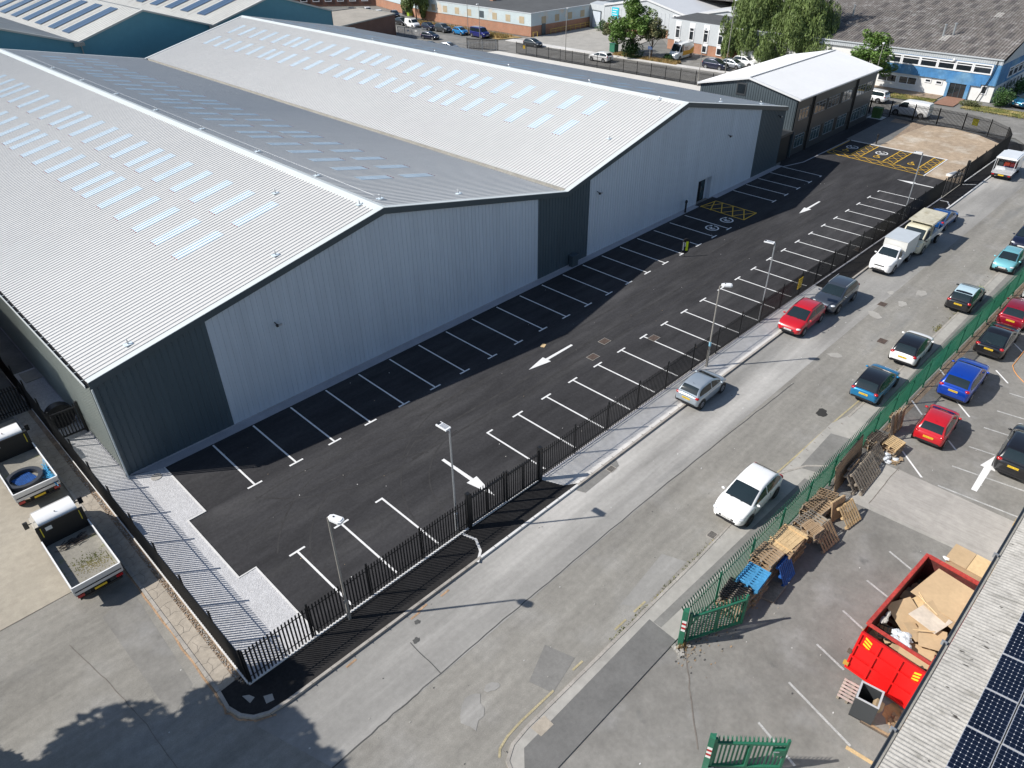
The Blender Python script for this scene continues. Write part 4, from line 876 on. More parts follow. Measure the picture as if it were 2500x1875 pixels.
for ri, n in ((3, 12), (5, 12), (1, 12)):
    for k in range(n):
        y0 = 6.4+k*6.35
        for dy in (0, 1.5):
            b = MB(); s0, s1 = (.10, .89) if ri < 5 else (.18, .89)
            (xa, za), (xb, zb) = on_slope(ri, s0), on_slope(ri, s1)
            vs = [(xa, y0+dy, za+.16), (xb, y0+dy, zb+.16), (xb, y0+dy+1.42, zb+.16), (xa, y0+dy+1.42, za+.16)]
            vs += [(x, y, z-.08) for x, y, z in vs]
            b.add(vs, [(3, 2, 1, 0), (0, 1, 5, 4), (1, 2, 6, 5), (2, 3, 7, 6), (3, 0, 4, 7)], m_pv)
            b.build('solar_panel_row', parent=te)
        b = MB(); yr = y0+4.4
        (xa, za), (xb, zb) = on_slope(ri, .1), on_slope(ri, .78)
        b.add([(xa, yr, za+.08), (xb, yr, zb+.08), (xb, yr+.25, zb+.08), (xa, yr+.25, za+.08)], [(3, 2, 1, 0)], m_asb2); b.build('roof_rail', parent=te)

# brick annexe beside the teal building
an = thing('brick_annexe', 'flat roofed brown brick annexe attached beyond the teal gable', 'annexe', (0, 0, 0))
A_ = [(73.4, 97.5), (92.5, 103.6), (92.5, 117), (73.4, 117)]
b = MB(); b.prism(A_, 0, 4.4, m_brick_d); b.build('wall', parent=an)
b = MB(); b.prism([(73.7, 98), (92.2, 103.9), (92.2, 116.7), (73.7, 116.7)], 4.4, 4.46, m_flatroof_p); b.build('roof', parent=an)
b = MB(); b.band(A_, .3, 4.4, m_gutter, h=.22, closed=True); b.build('parapet', parent=an)
b = MB(); b.box(-.6, .6, -.06, 0, 1.5, 2.4, m_winwhite, Matrix.Translation((83.7, 100.75, 0)) @ Matrix.Rotation(R(17.7), 4, 'Z')); b.build('window', parent=an)
# ================================================================ VEHICLES
PAINT = {}
def paint(name, c, metal=.0, rough=.28):
    if name not in PAINT: PAINT[name] = M(name+' paint', c, rough, metal=metal, layers=((1.2, .04),), coat=1, spec=.5)
    return PAINT[name]
def smooth(tab, x):
    """monotone cubic through the table"""
    if x <= tab[0][0]: return tab[0][1]
    if x >= tab[-1][0]: return tab[-1][1]
    n = len(tab); dl = [(tab[i+1][1]-tab[i][1])/max(1e-6, tab[i+1][0]-tab[i][0]) for i in range(n-1)]
    ms = [dl[0]]+[0 if dl[i-1]*dl[i] <= 0 else 2*dl[i-1]*dl[i]/(dl[i-1]+dl[i]) for i in range(1, n-1)]+[dl[-1]]
    for i in range(n-1):
        if x <= tab[i+1][0]:
            h = tab[i+1][0]-tab[i][0]; t = (x-tab[i][0])/h
            return tab[i][1]*(1+2*t)*(1-t)**2+ms[i]*h*t*(1-t)**2+tab[i+1][1]*t*t*(3-2*t)+ms[i+1]*h*t*t*(t-1)
def interp(tab, x):
    if x <= tab[0][0]: return tab[0][1]
    for (a, va), (b, vb) in zip(tab, tab[1:]):
        if x <= b: return va+(vb-va)*(x-a)/(b-a)
    return tab[-1][1]
KIND = dict(
    hatch=dict(L=3.98, W=1.74, H=1.47, nose=.74, cowl=.97, belt=.93, xfb=1.12, xfr=.22, xrr=-1.42, xrb=-1.86, tail=.95, wb=1.26),
    small=dict(L=3.5, W=1.65, H=1.47, nose=.74, cowl=.98, belt=.93, xfb=1.10, xfr=.25, xrr=-1.22, xrb=-1.64, tail=.93, wb=1.17),
    big=dict(L=4.3, W=1.81, H=1.51, nose=.75, cowl=.99, belt=.95, xfb=1.18, xfr=.22, xrr=-1.45, xrb=-2.0, tail=.98, wb=1.32),
    estate=dict(L=4.45, W=1.77, H=1.52, nose=.72, cowl=.96, belt=.95, xfb=1.0, xfr=.30, xrr=-1.88, xrb=-2.14, tail=.95, wb=1.34),
    suv=dict(L=4.58, W=1.86, H=1.65, nose=.88, cowl=1.11, belt=1.07, xfb=1.12, xfr=.24, xrr=-1.66, xrb=-2.16, tail=1.10, wb=1.36),
    saloon=dict(L=4.68, W=1.83, H=1.40, nose=.68, cowl=.92, belt=.92, xfb=1.10, xfr=.12, xrr=-.95, xrb=-2.02, tail=1.0, wb=1.41),
    mpv=dict(L=4.6, W=1.82, H=1.66, nose=.75, cowl=1.05, belt=1.0, xfb=1.35, xfr=.45, xrr=-1.92, xrb=-2.2, tail=1.0, wb=1.38),
    van=dict(L=4.95, W=1.92, H=1.95, nose=.92, cowl=1.18, belt=1.12, xfb=1.62, xfr=.98, xrr=-2.36, xrb=-2.45, tail=1.1, wb=1.6),
    smallvan=dict(L=4.3, W=1.8, H=1.82, nose=.82, cowl=1.08, belt=1.05, xfb=1.3, xfr=.6, xrr=-2.0, xrb=-2.12, tail=1.05, wb=1.37),
    bigvan=dict(L=5.9, W=2.02, H=2.65, nose=1.05, cowl=1.35, belt=1.3, xfb=2.2, xfr=1.45, xrr=-2.85, xrb=-2.93, tail=1.2, wb=1.85),
    pickup=dict(L=5.2, W=1.82, H=1.78, nose=.98, cowl=1.15, belt=1.12, xfb=1.45, xfr=.82, xrr=.22, xrb=.08, tail=1.0, wb=1.55),
    truckcab=dict(L=5.6, W=1.98, H=2.2, nose=.98, cowl=1.3, belt=1.25, xfb=2.42, xfr=1.78, xrr=.62, xrb=.55, tail=1.0, wb=1.7),
)
WHEELS = {}
def car(name, label, cat, kind, loc, rz, col, group=None, roof=None, rails=False, plate='AB12 CDE', front_txt=None, glassrear=True, sidewin=True, rim=None, z=0.0, detail=True, body_end=None):
    k = KIND[kind]; L, W, H = k['L'], k['W'], k['H']; hw = W/2
    t = thing(name, label, cat, (loc[0], loc[1], z), R(rz), group)
    xr0 = -L/2 if body_end is None else body_end
    # lower body
    b = MB(); st = [(0, .74, .40, -.20), (.006, .81, .35, -.11), (.018, .875, .31, -.05), (.04, .93, .27, -.01), (.08, .97, .23, 0), (.14, .99, .2, 0), (.22, .998, .19, 0), (.3, 1, .19, 0), (.4, 1, .19, 0), (.5, 1, .19, 0), (.6, 1, .19, 0), (.66, .998, .19, 0), (.72, .993, .19, 0), (.78, .985, .19, 0), (.84, .972, .2, 0), (.885, .95, .21, 0), (.92, .92, .23, -.005), (.945, .88, .25, -.015), (.965, .83, .27, -.035), (.98, .77, .29, -.07), (.992, .69, .32, -.125), (1, .58, .37, -.21)]
    if body_end is not None: st = [(0, .98, .3, 0)]+st[6:]
    deck = [(-L/2, k['tail']), (k['xrb'], k['belt']+.01), (k['xfb']-.12, k['belt']+.01), (k['xfb'], k['cowl']), (k['xfb']+(L/2-k['xfb'])*.55, (k['cowl']*.45+k['nose']*.55)+.035), (L/2-.1, k['nose']), (L/2, k['nose']-.06)]
    rows = []
    for (s, wf, zb, dz) in st:
        x = xr0+(L/2-xr0)*s; w_ = hw*wf; zt = smooth(deck, x)+dz
        hz = zt-zb; half = [(0, zb), (w_*.86, zb), (w_*.955, zb+.06), (w_*.982, zb+hz*.22), (w_*.995, zb+hz*.40), (w_*1.0, zb+hz*.56), (w_*.996, zb+hz*.68), (w_*.982, zt-.13), (w_*.958, zt-.06), (w_*.915, zt-.018), (w_*.84, zt+.006), (w_*.68, zt+.022), (w_*.4, zt+.035), (0, zt+.042)]
        ring = [(x, y, z_) for y, z_ in half]+[(x, -y, z_) for y, z_ in half[-2:0:-1]]
        rows.append(ring)
    n = len(rows[0]); vs = [v for r in rows for v in r]
    fs = [(i*n+j, i*n+(j+1) % n, (i+1)*n+(j+1) % n, (i+1)*n+j) for i in range(len(rows)-1) for j in range(n)]
    lo = [f_ for f_ in fs if f_[0] % n in (0, 1, n-2, n-1)]; hi = [f_ for f_ in fs if f_ not in lo]
    b.add(vs, hi+[tuple(range(n-1, -1, -1)), tuple(range(len(vs)-n, len(vs)))], col); o_ = len(b.v)-len(vs)
    for f_ in lo: b.f.append(f_); b.m.append(b.mi(m_plastic))
    # greenhouse shell
    zb, zr = k['belt']-.02, H-.045; wb = hw-.045; wt = hw-.225 if kind not in ('van', 'bigvan', 'smallvan', 'truckcab') else hw-.12
    tab = [(k['xrb'], zb+.02), (k['xrb']+(k['xrr']-k['xrb'])*.5, zb+(zr-zb)*.56), (k['xrr'], zr-.075), (k['xrr']+.22, zr-.02), ((k['xrr']+k['xfr'])/2, zr+.028), (k['xfr']-.25, zr+.005), (k['xfr'], zr-.06), (k['xfr']+(k['xfb']-k['xfr'])*.5, zr-(zr-k['cowl'])*.50), (k['xfb'], k['cowl']-.01)]
    NX = 30; xs = [k['xrb']+(k['xfb']-k['xrb'])*i/NX for i in range(NX+1)]
    tt = [(x, smooth(tab, x)) for x in xs]
    def tp(x): t_ = (x-(k['xrb']+k['xfb'])/2)/((k['xfb']-k['xrb'])/2); return 1-(.10 if t_ < 0 else .055)*min(1, abs(t_))**2.6
    def wid(z_): return wb+(wt-wb)*max(0, min(1, (z_-zb)/(zr-zb)))
    def top(x): return interp(tt, x)
    rows = []
    for x, z_ in tt:
        w_ = wid(z_); hh = max(0, z_-zb); rc = min(.11, hh*.7)
        half = [(wb, zb-.1), (wb, zb), (wid(zb+(hh-rc)*.5), zb+(hh-rc)*.5), (wid(z_-rc), max(zb, z_-rc)), (w_*.995, z_-rc*.55), (w_*.965, z_-rc*.25), (w_*.9, z_-.004), (w_*.8, z_+.008), (w_*.6, z_+.016), (w_*.3, z_+.022), (0, z_+.024)]
        rows.append([(x, y*tp(x), zz) for y, zz in half]+[(x, -y*tp(x), zz) for y, zz in half[-2::-1]])
    n = len(rows[0]); vs = [v for r in rows for v in r]
    b.add(vs, [(i*n+j, i*n+j+1, (i+1)*n+j+1, (i+1)*n+j) for i in range(len(rows)-1) for j in range(n-1)]+[tuple(range(n)), tuple(range(len(vs)-1, len(vs)-n-1, -1))], roof if roof is black else col)
    if not detail: pass
    b.build('body', parent=t, smooth=52, recalc=True)
    def up(x, v):  # v in -1..1 across
        z_ = top(x); w_ = wid(z_)*tp(x); return (x, v*w_, z_+.024-.022*abs(v)**2.4)
    def panel(name_, x0, x1, v0, v1, m, off, nx=4, nv=6, taper=0):
        b = MB(); vs = []
        for i in range(nx+1):
            x = x0+(x1-x0)*i/nx
            for j in range(nv+1):
                v = v0+(v1-v0)*j/nv; p = up(x, v); vs.append((p[0]+(off*.7 if x > 0 and 'screen' in name_ else -off*.7 if 'rear' in name_ else 0), p[1], p[2]+off))
        m_ = nv+1
        b.add(vs, [(i*m_+j, (i+1)*m_+j, (i+1)*m_+j+1, i*m_+j+1) for i in range(nx) for j in range(nv)], m)
        return b.build(name_, parent=t, smooth=60, recalc=False)
    dx = k['xfb']-k['xfr']
    panel('windscreen', k['xfr']+.05, k['xfb']-.05, -.88, .88, m_carglass, .012)
    if glassrear: panel('rear_window', k['xrb']+.06, k['xrr']-.03, -.84, .84, m_carglass, .012)
    if roof: panel('roof_panel', k['xrr']+.0, k['xfr']-.0, -.97, .97, roof, .008)
    if sidewin:
        x_a, x_b = k['xrb']+.22, k['xfb']-.22
        if sidewin == 'front': x_a = k['xfr']-.75
        if kind == 'truckcab': x_a = k['xrr']+.2
        mid = (x_a*.45+x_b*.55); spans = [(x_a, mid-.04), (mid+.04, x_b)] if sidewin is True and kind not in ('pickup', 'truckcab') else [(x_a, x_b)]
        for s in (-1, 1):
            for a, c in spans:
                b = MB(); vs = []; n_ = 7
                for i in range(n_+1):
                    x = a+(c-a)*i/n_; z1 = min(zr-.085, top(x)-.085); z0 = zb+.045; z1 = max(z1, z0+.01)
                    for zz in (z0, z1): vs.append((x, s*(wid(zz)*tp(x)+.009), zz))
                b.add(vs, [((2*i, 2*i+2, 2*i+3, 2*i+1) if s < 0 else (2*i, 2*i+1, 2*i+3, 2*i+2)) for i in range(n_)], m_carglass); b.build('side_window', parent=t, smooth=60)
    # wheels
    rw = .31 if kind in ('hatch', 'small', 'saloon', 'big', 'estate') else .345
    xw = [k['wb'], -k['wb']] if kind != 'truckcab' else [k['wb'], -1.55]
    for x in xw:
        for s in (-1, 1):
            b = MB(); b.tube((x, s*(hw-.01), rw+.03), (x, s*(hw+.004), rw+.03), rw+.065, rw+.065, m_plastic, 20)
            yo = s*(hw+.012); b.tube((x, s*(hw-.2), rw), (x, yo-s*.03, rw), rw, rw, m_tyre, 20); b.tube((x, yo-s*.03, rw), (x, yo, rw), rw, rw*.93, m_tyre, 20)
            w_ = b.build('wheel', parent=t, smooth=30)
            b = MB(); b.tube((x, yo-s*.01, rw), (x, yo+s*.005, rw), rw*.66, rw*.62, rim or m_rim, 16)
            for q in range(5):
                a = q*1.2566; b.tube((x+math.cos(a)*rw*.38, yo+s*.0065, rw+math.sin(a)*rw*.38), (x+math.cos(a)*rw*.38, yo+s*.008, rw+math.sin(a)*rw*.38), rw*.13, rw*.13, m_plastic, 6)
            b.build('rim', parent=w_, smooth=30)
    # lamps, grille, plates, mirrors
    nz = k['nose']
    for s in (-1, 1):
        b = MB(); b.ell((L/2-.24, s*(hw*.72), nz-.055), (.20, .17, .075), m_headl, 12, 6); b.build('headlight', parent=t, smooth=60)
        if body_end is None:
            b = MB(); b.ell((-L/2+.15, s*(hw*.76), k['tail']-.075), (.125, .15, .095) if kind not in ('van', 'bigvan', 'smallvan') else (.07, .08, .25), m_taill, 12, 6); b.build('tail_light', parent=t, smooth=60)
        b = MB(); b.ell((k['xfb']-.34, s*(hw+.06), k['belt']+.05), (.06, .10, .065), col if kind not in ('van', 'bigvan', 'truckcab') else m_plastic, 10, 6); b.build('wing_mirror', parent=t, smooth=60)
    b = MB()
    for s in (-1, 1):
        for xx in ((k['xfb']-.2, (k['xfr']+k['xrr'])/2+.05) if kind != 'bigvan' else (k['xfr']-.8,)): b.box(xx-.006, xx+.006, s*(hw-.012)-.006, s*(hw-.012)+.013, .34, k['belt']-.1, m_plastic)
    b.box(k['xrr']+.3, k['xfr']-.1, -hw+.005, -hw+.02, .3, .3, m_plastic) if False else None
    b.build('door_gap', parent=t)
    b = MB(); b.box(L/2-.05, L/2+.008, -hw*.56, hw*.56, .34, .49, m_plastic); b.box(L/2-.02, L/2+.008, -hw*.42, hw*.42, nz-.24, nz-.15, m_plastic); b.box(L/2-.02, L/2+.012, -hw*.40, hw*.40, nz-.2, nz-.185, m_chrome); b.build('grille', parent=t)
    b = MB(); b.box(L/2, L/2+.016, -.26, .26, .50, .61, m_plate_w); pf = b.build('number_plate', parent=t)
    if front_txt: text_obj('plate_lettering', front_txt, .1, m_signtxt, pf, (L/2+.0165, 0, .555), (R(90), 0, R(90)), ext=.001)
    if body_end is None:
        zp = k['tail']-.22; b = MB(); b.box(-L/2-.02, -L/2+.05, -.26, .26, zp-.055, zp+.055, m_plate_y); pr_ = b.build('number_plate', parent=t)
        if plate and detail: text_obj('plate_lettering', plate, .1, m_signtxt, pr_, (-L/2-.0205, 0, zp), (R(90), 0, R(-90)), ext=.001)
        b = MB(); b.box(-L/2-.012, -L/2+.1, -hw*.72, hw*.72, .34, .46, m_plastic); b.build('rear_bumper', parent=t)
        b = MB(); x = k['xrb']-.0; b.tube((k['xrb']+.08, -.05, k['belt']+.05), (k['xrb']+.16, .35, k['belt']+.16), .012, .01, m_plastic, 5); b.build('rear_wiper', parent=t)
    b = MB()
    for y in (-.42, .12): b.tube((k['xfb']-.02, y, k['cowl']+.03), (k['xfb']-.12, y+.42, k['cowl']+.085), .012, .012, m_plastic, 5)
    b.build('wiper', parent=t)
    if rails:
        for s in (-1, 1):
            b = MB(); w_ = wt*.93; b.tube((k['xrr']+.1, s*w_, H-.02), (k['xfr']-.05, s*w_, H-.01), .022, .022, m_plastic if rails == 'black' else m_alu, 6); b.build('roof_rail', parent=t)
    b = MB()
    if kind not in ('pickup', 'truckcab'): b.tube((k['xrr']+.15, 0, H-.02), (k['xrr']+.05, 0, H+.06), .012, .006, m_plastic, 6); b.build('aerial', parent=t)
    return t
def box_body(t, x0, x1, hw, z0, z1, m, m2=None, name='load_box'):
    b = MB(); b.box(x0, x1, -hw, hw, z0, z1, m); e = .03
    for y in (-hw, hw-e): b.box(x0-.004, x1+.004, y-(.004 if y < 0 else -.004), y+e+(.004 if y > 0 else -.004), z1-.05, z1+.01, m_alu)
    for x in (x0, x1-e):
        for y in (-hw, hw-e): b.box(x-.006, x+e+.006, y-.006, y+e+.006, z0, z1+.012, m_alu)
    return b.build(name, parent=t)
white = paint('white', (.90, .90, .89)); black = paint('black', (.008, .008, .010)); red = paint('bright red', (.50, .010, .018)); dred = paint('deep cherry red', (.30, .010, .028), .3)
silver = paint('silver', (.45, .48, .52), .5); lsil = paint('pale silver blue', (.42, .48, .53), .45); grey = paint('gunmetal grey', (.075, .09, .115), .5); blue = paint('metallic azure', (.01, .20, .42), .4)
rblue = paint('royal blue', (.004, .055, .42), .3); turq = paint('pale turquoise', (.19, .50, .56), .25); navy = paint('navy', (.010, .014, .040), .3); lblue = paint('ice blue', (.55, .72, .78), .1)
cream = paint('cream', (.70, .66, .50), 0, .4); dgrey = paint('dark grey', (.045, .052, .058), .4); bluesal = paint('mid blue', (.01, .09, .32), .35); dteal = paint('dark teal blue', (.01, .13, .24), .4); brt = paint('bright blue', (.01, .23, .55), .3)
# --- street, near side
car('parked_car', 'small silver hatchback parked half on the pale footway by the black fence', 'car', 'small', (25.75, -12.45), 1, lsil, plate='FV08 YTX', z=.05)
car('parked_car', 'bright red estate car with black roof rails, first in the row beyond the silver hatchback', 'car', 'big', (38.1, -12.8), 181, red, rails='black', front_txt='YK60 LZH', z=.04)
car('parked_car', 'gunmetal grey SUV with silver roof rails parked nose to tail with the red estate', 'SUV', 'suv', (42.8, -13.1), 181, grey, rails=True, z=.05)
t = car('pickup_truck', 'white pickup truck with a grey topped load box parked by the black fence', 'pickup truck', 'pickup', (52.4, -13.45), 180, white, front_txt='DL71 XHB', z=.05, body_end=-.2)
m_boxtop = M('grey fibreglass', (.50, .54, .57), .45, layers=((1, .05),)); m_boxside = M('white fibreglass', (.66, .66, .63), .45, layers=((1, .06),))
b = MB(); b.box(-2.6, .02, -.9, .9, .62, 2.13, m_boxside); b.box(-2.63, .05, -.93, .93, 2.13, 2.18, m_boxtop); b.box(-2.55, .0, -.75, .75, .4, .62, m_plastic); b.build('load_box', parent=t)
b = MB()
for x in (-2.56,):
    for s in (-.8, .8): b.box(x-.09, x-.05, s-.06, s+.06, .7, .95, m_taill)
b.build('tail_light', parent=t)
t = car('canopy_truck', 'cream truck with a stained flat canopy over its load bed, behind the white pickup', 'truck', 'truckcab', (58.0, -13.65), 180, cream, z=.03, body_end=.3)
m_stain = M('stained canopy cloth', (.50, .47, .37), .85, layers=((.8, .15), (5, .1)), tint=(((.33, .29, .2), 1.3, .55, .75, 0),))
b = MB(); b.box(-2.3, 1.25, -.96, .96, 2.4, 2.46, m_stain); b.box(-2.31, 1.26, -.97, -.96, 2.28, 2.47, cream); b.box(-2.31, 1.26, .96, .97, 2.28, 2.47, cream); b.build('canopy_roof', parent=t)
b = MB(); b.box(-2.35, .5, -.95, .95, .82, .94, m_alu); b.box(-2.35, .5, -.97, -.93, .94, 1.3, m_alu); b.box(-2.35, .5, .93, .97, .94, 1.3, m_alu); b.box(.44, .5, -.93, .93, .94, 2.4, m_stain); b.build('load_bed', parent=t)
b = MB()
for x in (-2.28, -.9):
    for y in (-.96, .92): b.box(x, x+.05, y, y+.04, 1.3, 2.4, m_alu)
b.build('canopy_frame', parent=t)
b = MB(); b.box(-2.3, .6, -.45, .45, .45, .82, m_plastic); b.build('chassis', parent=t)
b = MB(); b.box(-2.1, -1.1, -.5, .5, 0, .3, M('dark blue crate', (.012, .04, .13), .5)); tag(b.build('blue_crate', loc=(57.7, -13.65, .98), rz=R(180)), 'dark blue crate on the load bed of the cream canopy truck', 'crate')
car('parked_car', 'mid blue saloon mostly hidden behind the cream canopy truck', 'car', 'saloon', (64.2, -13.35), 1, bluesal, z=.03)
# --- street, far side
car('parked_car', 'white hatchback facing the camera beside the green fence, nearest vehicle on the street', 'car', 'big', (19.25, -19.3), 181, white, front_txt='DU63 VKJ', rim=m_rim_d, plate=None, z=.06)
car('parked_car', 'metallic blue hatchback with a black roof parked by the green fence', 'car', 'hatch', (33.6, -19.85), 1, blue, roof=black, plate='LT13 BLK', z=.06, rim=m_rim_d)
car('parked_car', 'white hatchback with a black roof parked by the green fence', 'car', 'hatch', (39.35, -19.9), 2, white, roof=black, plate='FH12 ZKT', z=.06, rim=m_rim_d)
car('parked_car', 'black hatchback with a white roof parked by the green fence', 'car', 'hatch', (49.3, -20.08), 1, black, roof=lblue, plate='LR60 HRX', z=.06)
car('parked_car', 'pale turquoise compact MPV facing the camera near the right edge', 'car', 'small', (58.25, -20.45), 181, turq, rails=True, front_txt='BD10 XGH', plate=None, z=.06)
car('parked_car', 'dark navy car partly cut off by the right edge behind the turquoise one', 'car', 'big', (64.2, -20.3), 182, navy, plate=None, z=.06)
# --- yard
car('parked_car', 'cherry red hatchback cut off at the right edge in the fenced yard', 'car', 'big', (49.35, -23.5), 1, dred, plate='LK65 UVX', z=ZC)
car('parked_car', 'glossy black coupe with a sloping back in the fenced yard', 'car', 'saloon', (44.45, -23.6), 1, black, plate='LM68 DLR', z=ZC, rim=m_rim_d)
car('parked_car', 'royal blue SUV parked in the fenced yard', 'SUV', 'suv', (37.65, -23.6), 1, rblue, plate='BL73 DNW', z=ZC)
car('parked_car', 'small bright red hatchback parked nearest the pallets in the yard', 'car', 'small', (31.8, -24.05), 3, red, plate='FX14 XTU', z=ZC)
car('parked_car', 'black SUV cut off at the right edge beside the painted arrow', 'SUV', 'suv', (32.5, -28.2), 1, black, plate='DW21 ZDN', z=ZC, rim=m_rim_d)
car('parked_car', 'white car just showing at the right edge beyond the cherry red hatchback', 'car', 'hatch', (54.6, -23.7), 1, white, plate=None, z=ZC)
# --- milk float
t = thing('milk_float', 'white open backed milk delivery truck parked outside the far gate', 'delivery truck', (83.0, -13.55, .04), R(2))
b = MB(); b.box(-2.3, -.1, -.95, .95, .62, .72, m_alu); b.box(-2.3, 2.4, -.9, .9, .4, .62, m_plastic); b.build('load_bed', parent=t)
b = MB(); b.prism([(-2.1, -.98), (.9, -.98), (1.2, -.8), (1.2, .8), (.9, .98), (-2.1, .98)], 2.1, 2.2, white); b.prism([(-2.0, -.85), (.8, -.85), (.8, .85), (-2.0, .85)], 2.2, 2.26, white); b.build('roof', parent=t)
b = MB()
for y in (-.93, .89):
    b = MB(); b.tube((-2.25, y+.02, .7), (-2.0, y+.02, 2.12), .03, .03, m_alu, 6); b.build('post', parent=t)
for s in (-.96, .94):
    b = MB(); b.box(-.8, 1.0, s, s+.02, .7, 2.1, white); b.build('side_panel', parent=t)
b = MB(); b.box(-.85, -.8, -.95, .95, .7, 1.0, m_alu); b.build('bulkhead', parent=t)
b = MB(); b.prism([(.9, -.95), (2.2, -.9), (2.5, -.6), (2.5, .6), (2.2, .9), (.9, .95)], .45, 1.35, white); b.prism([(.95, -.9), (1.9, -.82), (1.9, .82), (.95, .9)], 1.35, 2.1, white); b.build('cab', parent=t)
b = MB(); b.box(1.9, 1.93, -.75, .75, 1.4, 2.0, m_carglass); b.build('windscreen', parent=t)
for x in (-1.55, 1.55):
    for s in (-1, 1):
        b = MB(); b.tube((x, s*.7, .32), (x, s*.93, .32), .32, .32, m_tyre, 18); w_ = b.build('wheel', parent=t, smooth=30)
        b = MB(); b.tube((x, s*.93, .32), (x, s*.935, .32), .19, .19, m_rim, 14); b.build('rim', parent=w_)
for s in (-.75, .75):
    b = MB(); b.box(-2.34, -2.3, s-.12, s+.12, .47, .58, m_taill); b.build('tail_light', parent=t)
b = MB(); b.box(-2.33, -2.3, -.26, .26, .45, .57, m_plate_y); b.build('number_plate', parent=t)
m_orc = M('orange red crate', (.75, .09, .03), .5, layers=((4, .1),)); m_blc = M('navy crate', (.02, .06, .22), .5); m_dkc = M('black crate', (.02, .03, .035), .5)
for i, (dx, dy, dz, m, cn) in enumerate([(-.4, .62, .72, m_dkc, 'black crate at the left of the load on the milk truck bed'), (-.4, .62, 1.06, m_dkc, 'black crate stacked upper left on the milk truck bed'), (-.4, .05, .72, m_blc, 'navy crate under the orange crate on the milk truck bed'), (-.4, .05, 1.06, m_orc, 'orange red crate in the middle of the milk truck bed'), (-.4, -.52, .72, m_blc, 'navy crate at the right of the load on the milk truck bed'), (-.4, -.52, 1.06, M('dull red crate', (.42, .05, .05), .5), 'dull red crate at the upper right of the milk truck bed')]):
    b = MB(); b.box(-.24, .24, -.25, .25, 0, .32, m); b.box(-.245, .245, -.255, .255, .27, .33, m); a = R(2)
    tag(b.build('milk_crate', loc=(83.0+dx*math.cos(a)-dy*math.sin(a), -13.55+dy*math.cos(a)+dx*math.sin(a), .04+dz), rz=a), cn, 'crate', 'crates on the milk truck')
# --- dropside trucks, left yard
def dropside(loc, rz, label, hw=1.02, L=3.85):
    t = thing('dropside_truck', label, 'truck', (*loc, .02), R(rz))
    b = MB(); b.box(-L/2, L/2, -hw+.03, hw-.03, .86, .95, m_beddeck); b.build('bed_floor', parent=t)
    for s in (-1, 1):
        b = MB(); b.box(-L/2, L/2, s*hw-.02, s*hw+.02, .84, 1.32, m_alu); b.box(-L/2, L/2, s*hw-.028, s*hw+.028, 1.32, 1.345, white); b.box(-L/2, L/2, s*hw+s*.021, s*hw+s*.03, 1.0, 1.06, m_galv); b.build('drop_side', parent=t)
    b = MB(); b.box(-L/2-.04, -L/2, -hw, hw, .84, 1.32, m_alu); b.box(-L/2-.05, -L/2+.01, -hw, hw, 1.32, 1.345, white); b.box(-L/2-.05, -L/2-.04, -hw*.96, hw*.96, 1.0, 1.06, m_black); b.build('tailboard', parent=t)
    b = MB(); b.box(L/2, L/2+.05, -hw, hw, .84, 2.15, m_black)
    for y in (-.86, .82): b.box(L/2-.012, L/2, y, y+.04, 1.5, 2.05, M('yellow strap', (.6, .5, .03), .5))
    b.box(L/2-.012, L/2, .38, .66, 1.78, 1.98, m_plate_w); b.build('headboard', parent=t)
    b = MB(); x0 = L/2+.12; hc = hw-.06
    prof = [(x0, .5), (x0, 2.12), (x0+.12, 2.24), (x0+.85, 2.27), (x0+1.2, 2.12), (x0+1.75, 1.35), (x0+2.35, 1.05), (x0+2.45, .5)]
    vs = [(x, y*(1 if 0 < i < 8 else 1)*(hc if z < 1.9 else hc-.12), z) for y in (-1, 1) for i, (x, z) in enumerate(prof)]; n = len(prof)
    b.add(vs, [tuple(range(n)), tuple(range(2*n-1, n-1, -1))]+[(i, n+i, n+(i+1) % n, (i+1) % n) for i in range(n)], white); b.box(x0-.07, x0, -hc, hc, .5, 2.1, m_black); b.build('cab', parent=t, smooth=50, recalc=True)
    b = MB(); b.quad((x0+1.24, -.72, 2.085), (x0+1.24, .72, 2.085), (x0+1.74, .82, 1.39), (x0+1.74, -.82, 1.39), m_carglass); b.build('windscreen', parent=t)
    b = MB(); b.tube((x0+.35, 0, 2.24), (x0+.3, 0, 2.34), .03, .015, m_plastic, 6); b.build('aerial', parent=t)
    for s in (-1, 1):
        b = MB(); b.tube((x0+1.35, s*hc, 1.45), (x0+1.3, s*(hc+.25), 1.5), .025, .025, m_plastic, 6); b.box(x0+1.2, x0+1.3, s*(hc+.25)-.1, s*(hc+.25)+.1, 1.35, 1.72, m_plastic); b.build('wing_mirror', parent=t)
        b = MB(); b.box(-L/2-.06, -L/2+.05, s*.82-.14, s*.82+.14, .66, .8, m_taill); b.build('tail_light', parent=t)
    b = MB(); b.box(-L/2+.1, L/2+1.2, -.42, .42, .45, .86, m_plastic); b.box(-L/2-.05, -L/2, -.9, .9, .5, .6, m_plastic); b.build('chassis', parent=t)
    b = MB(); b.box(-L/2-.065, -L/2-.05, -.26, .26, .66, .77, m_plate_y); b.build('number_plate', parent=t)
    for x in (-L/2+.95, x0+1.55):
        for s in (-1, 1):
            b = MB(); b.tube((x, s*(hw-.28), .35), (x, s*(hw-.06), .35), .35, .35, m_tyre, 18); w_ = b.build('wheel', parent=t, smooth=30)
            b = MB(); b.tube((x, s*(hw-.06), .35), (x, s*(hw-.055), .35), .21, .21, m_rim, 14); b.build('rim', parent=w_)
    return t
dropside((-5.84, .15), 90, 'white dropside truck with an empty grass stained load bed, nearest in the left yard')
dropside((-5.80, 8.4), 90, 'white dropside truck carrying a black ring, at the left edge of the picture')
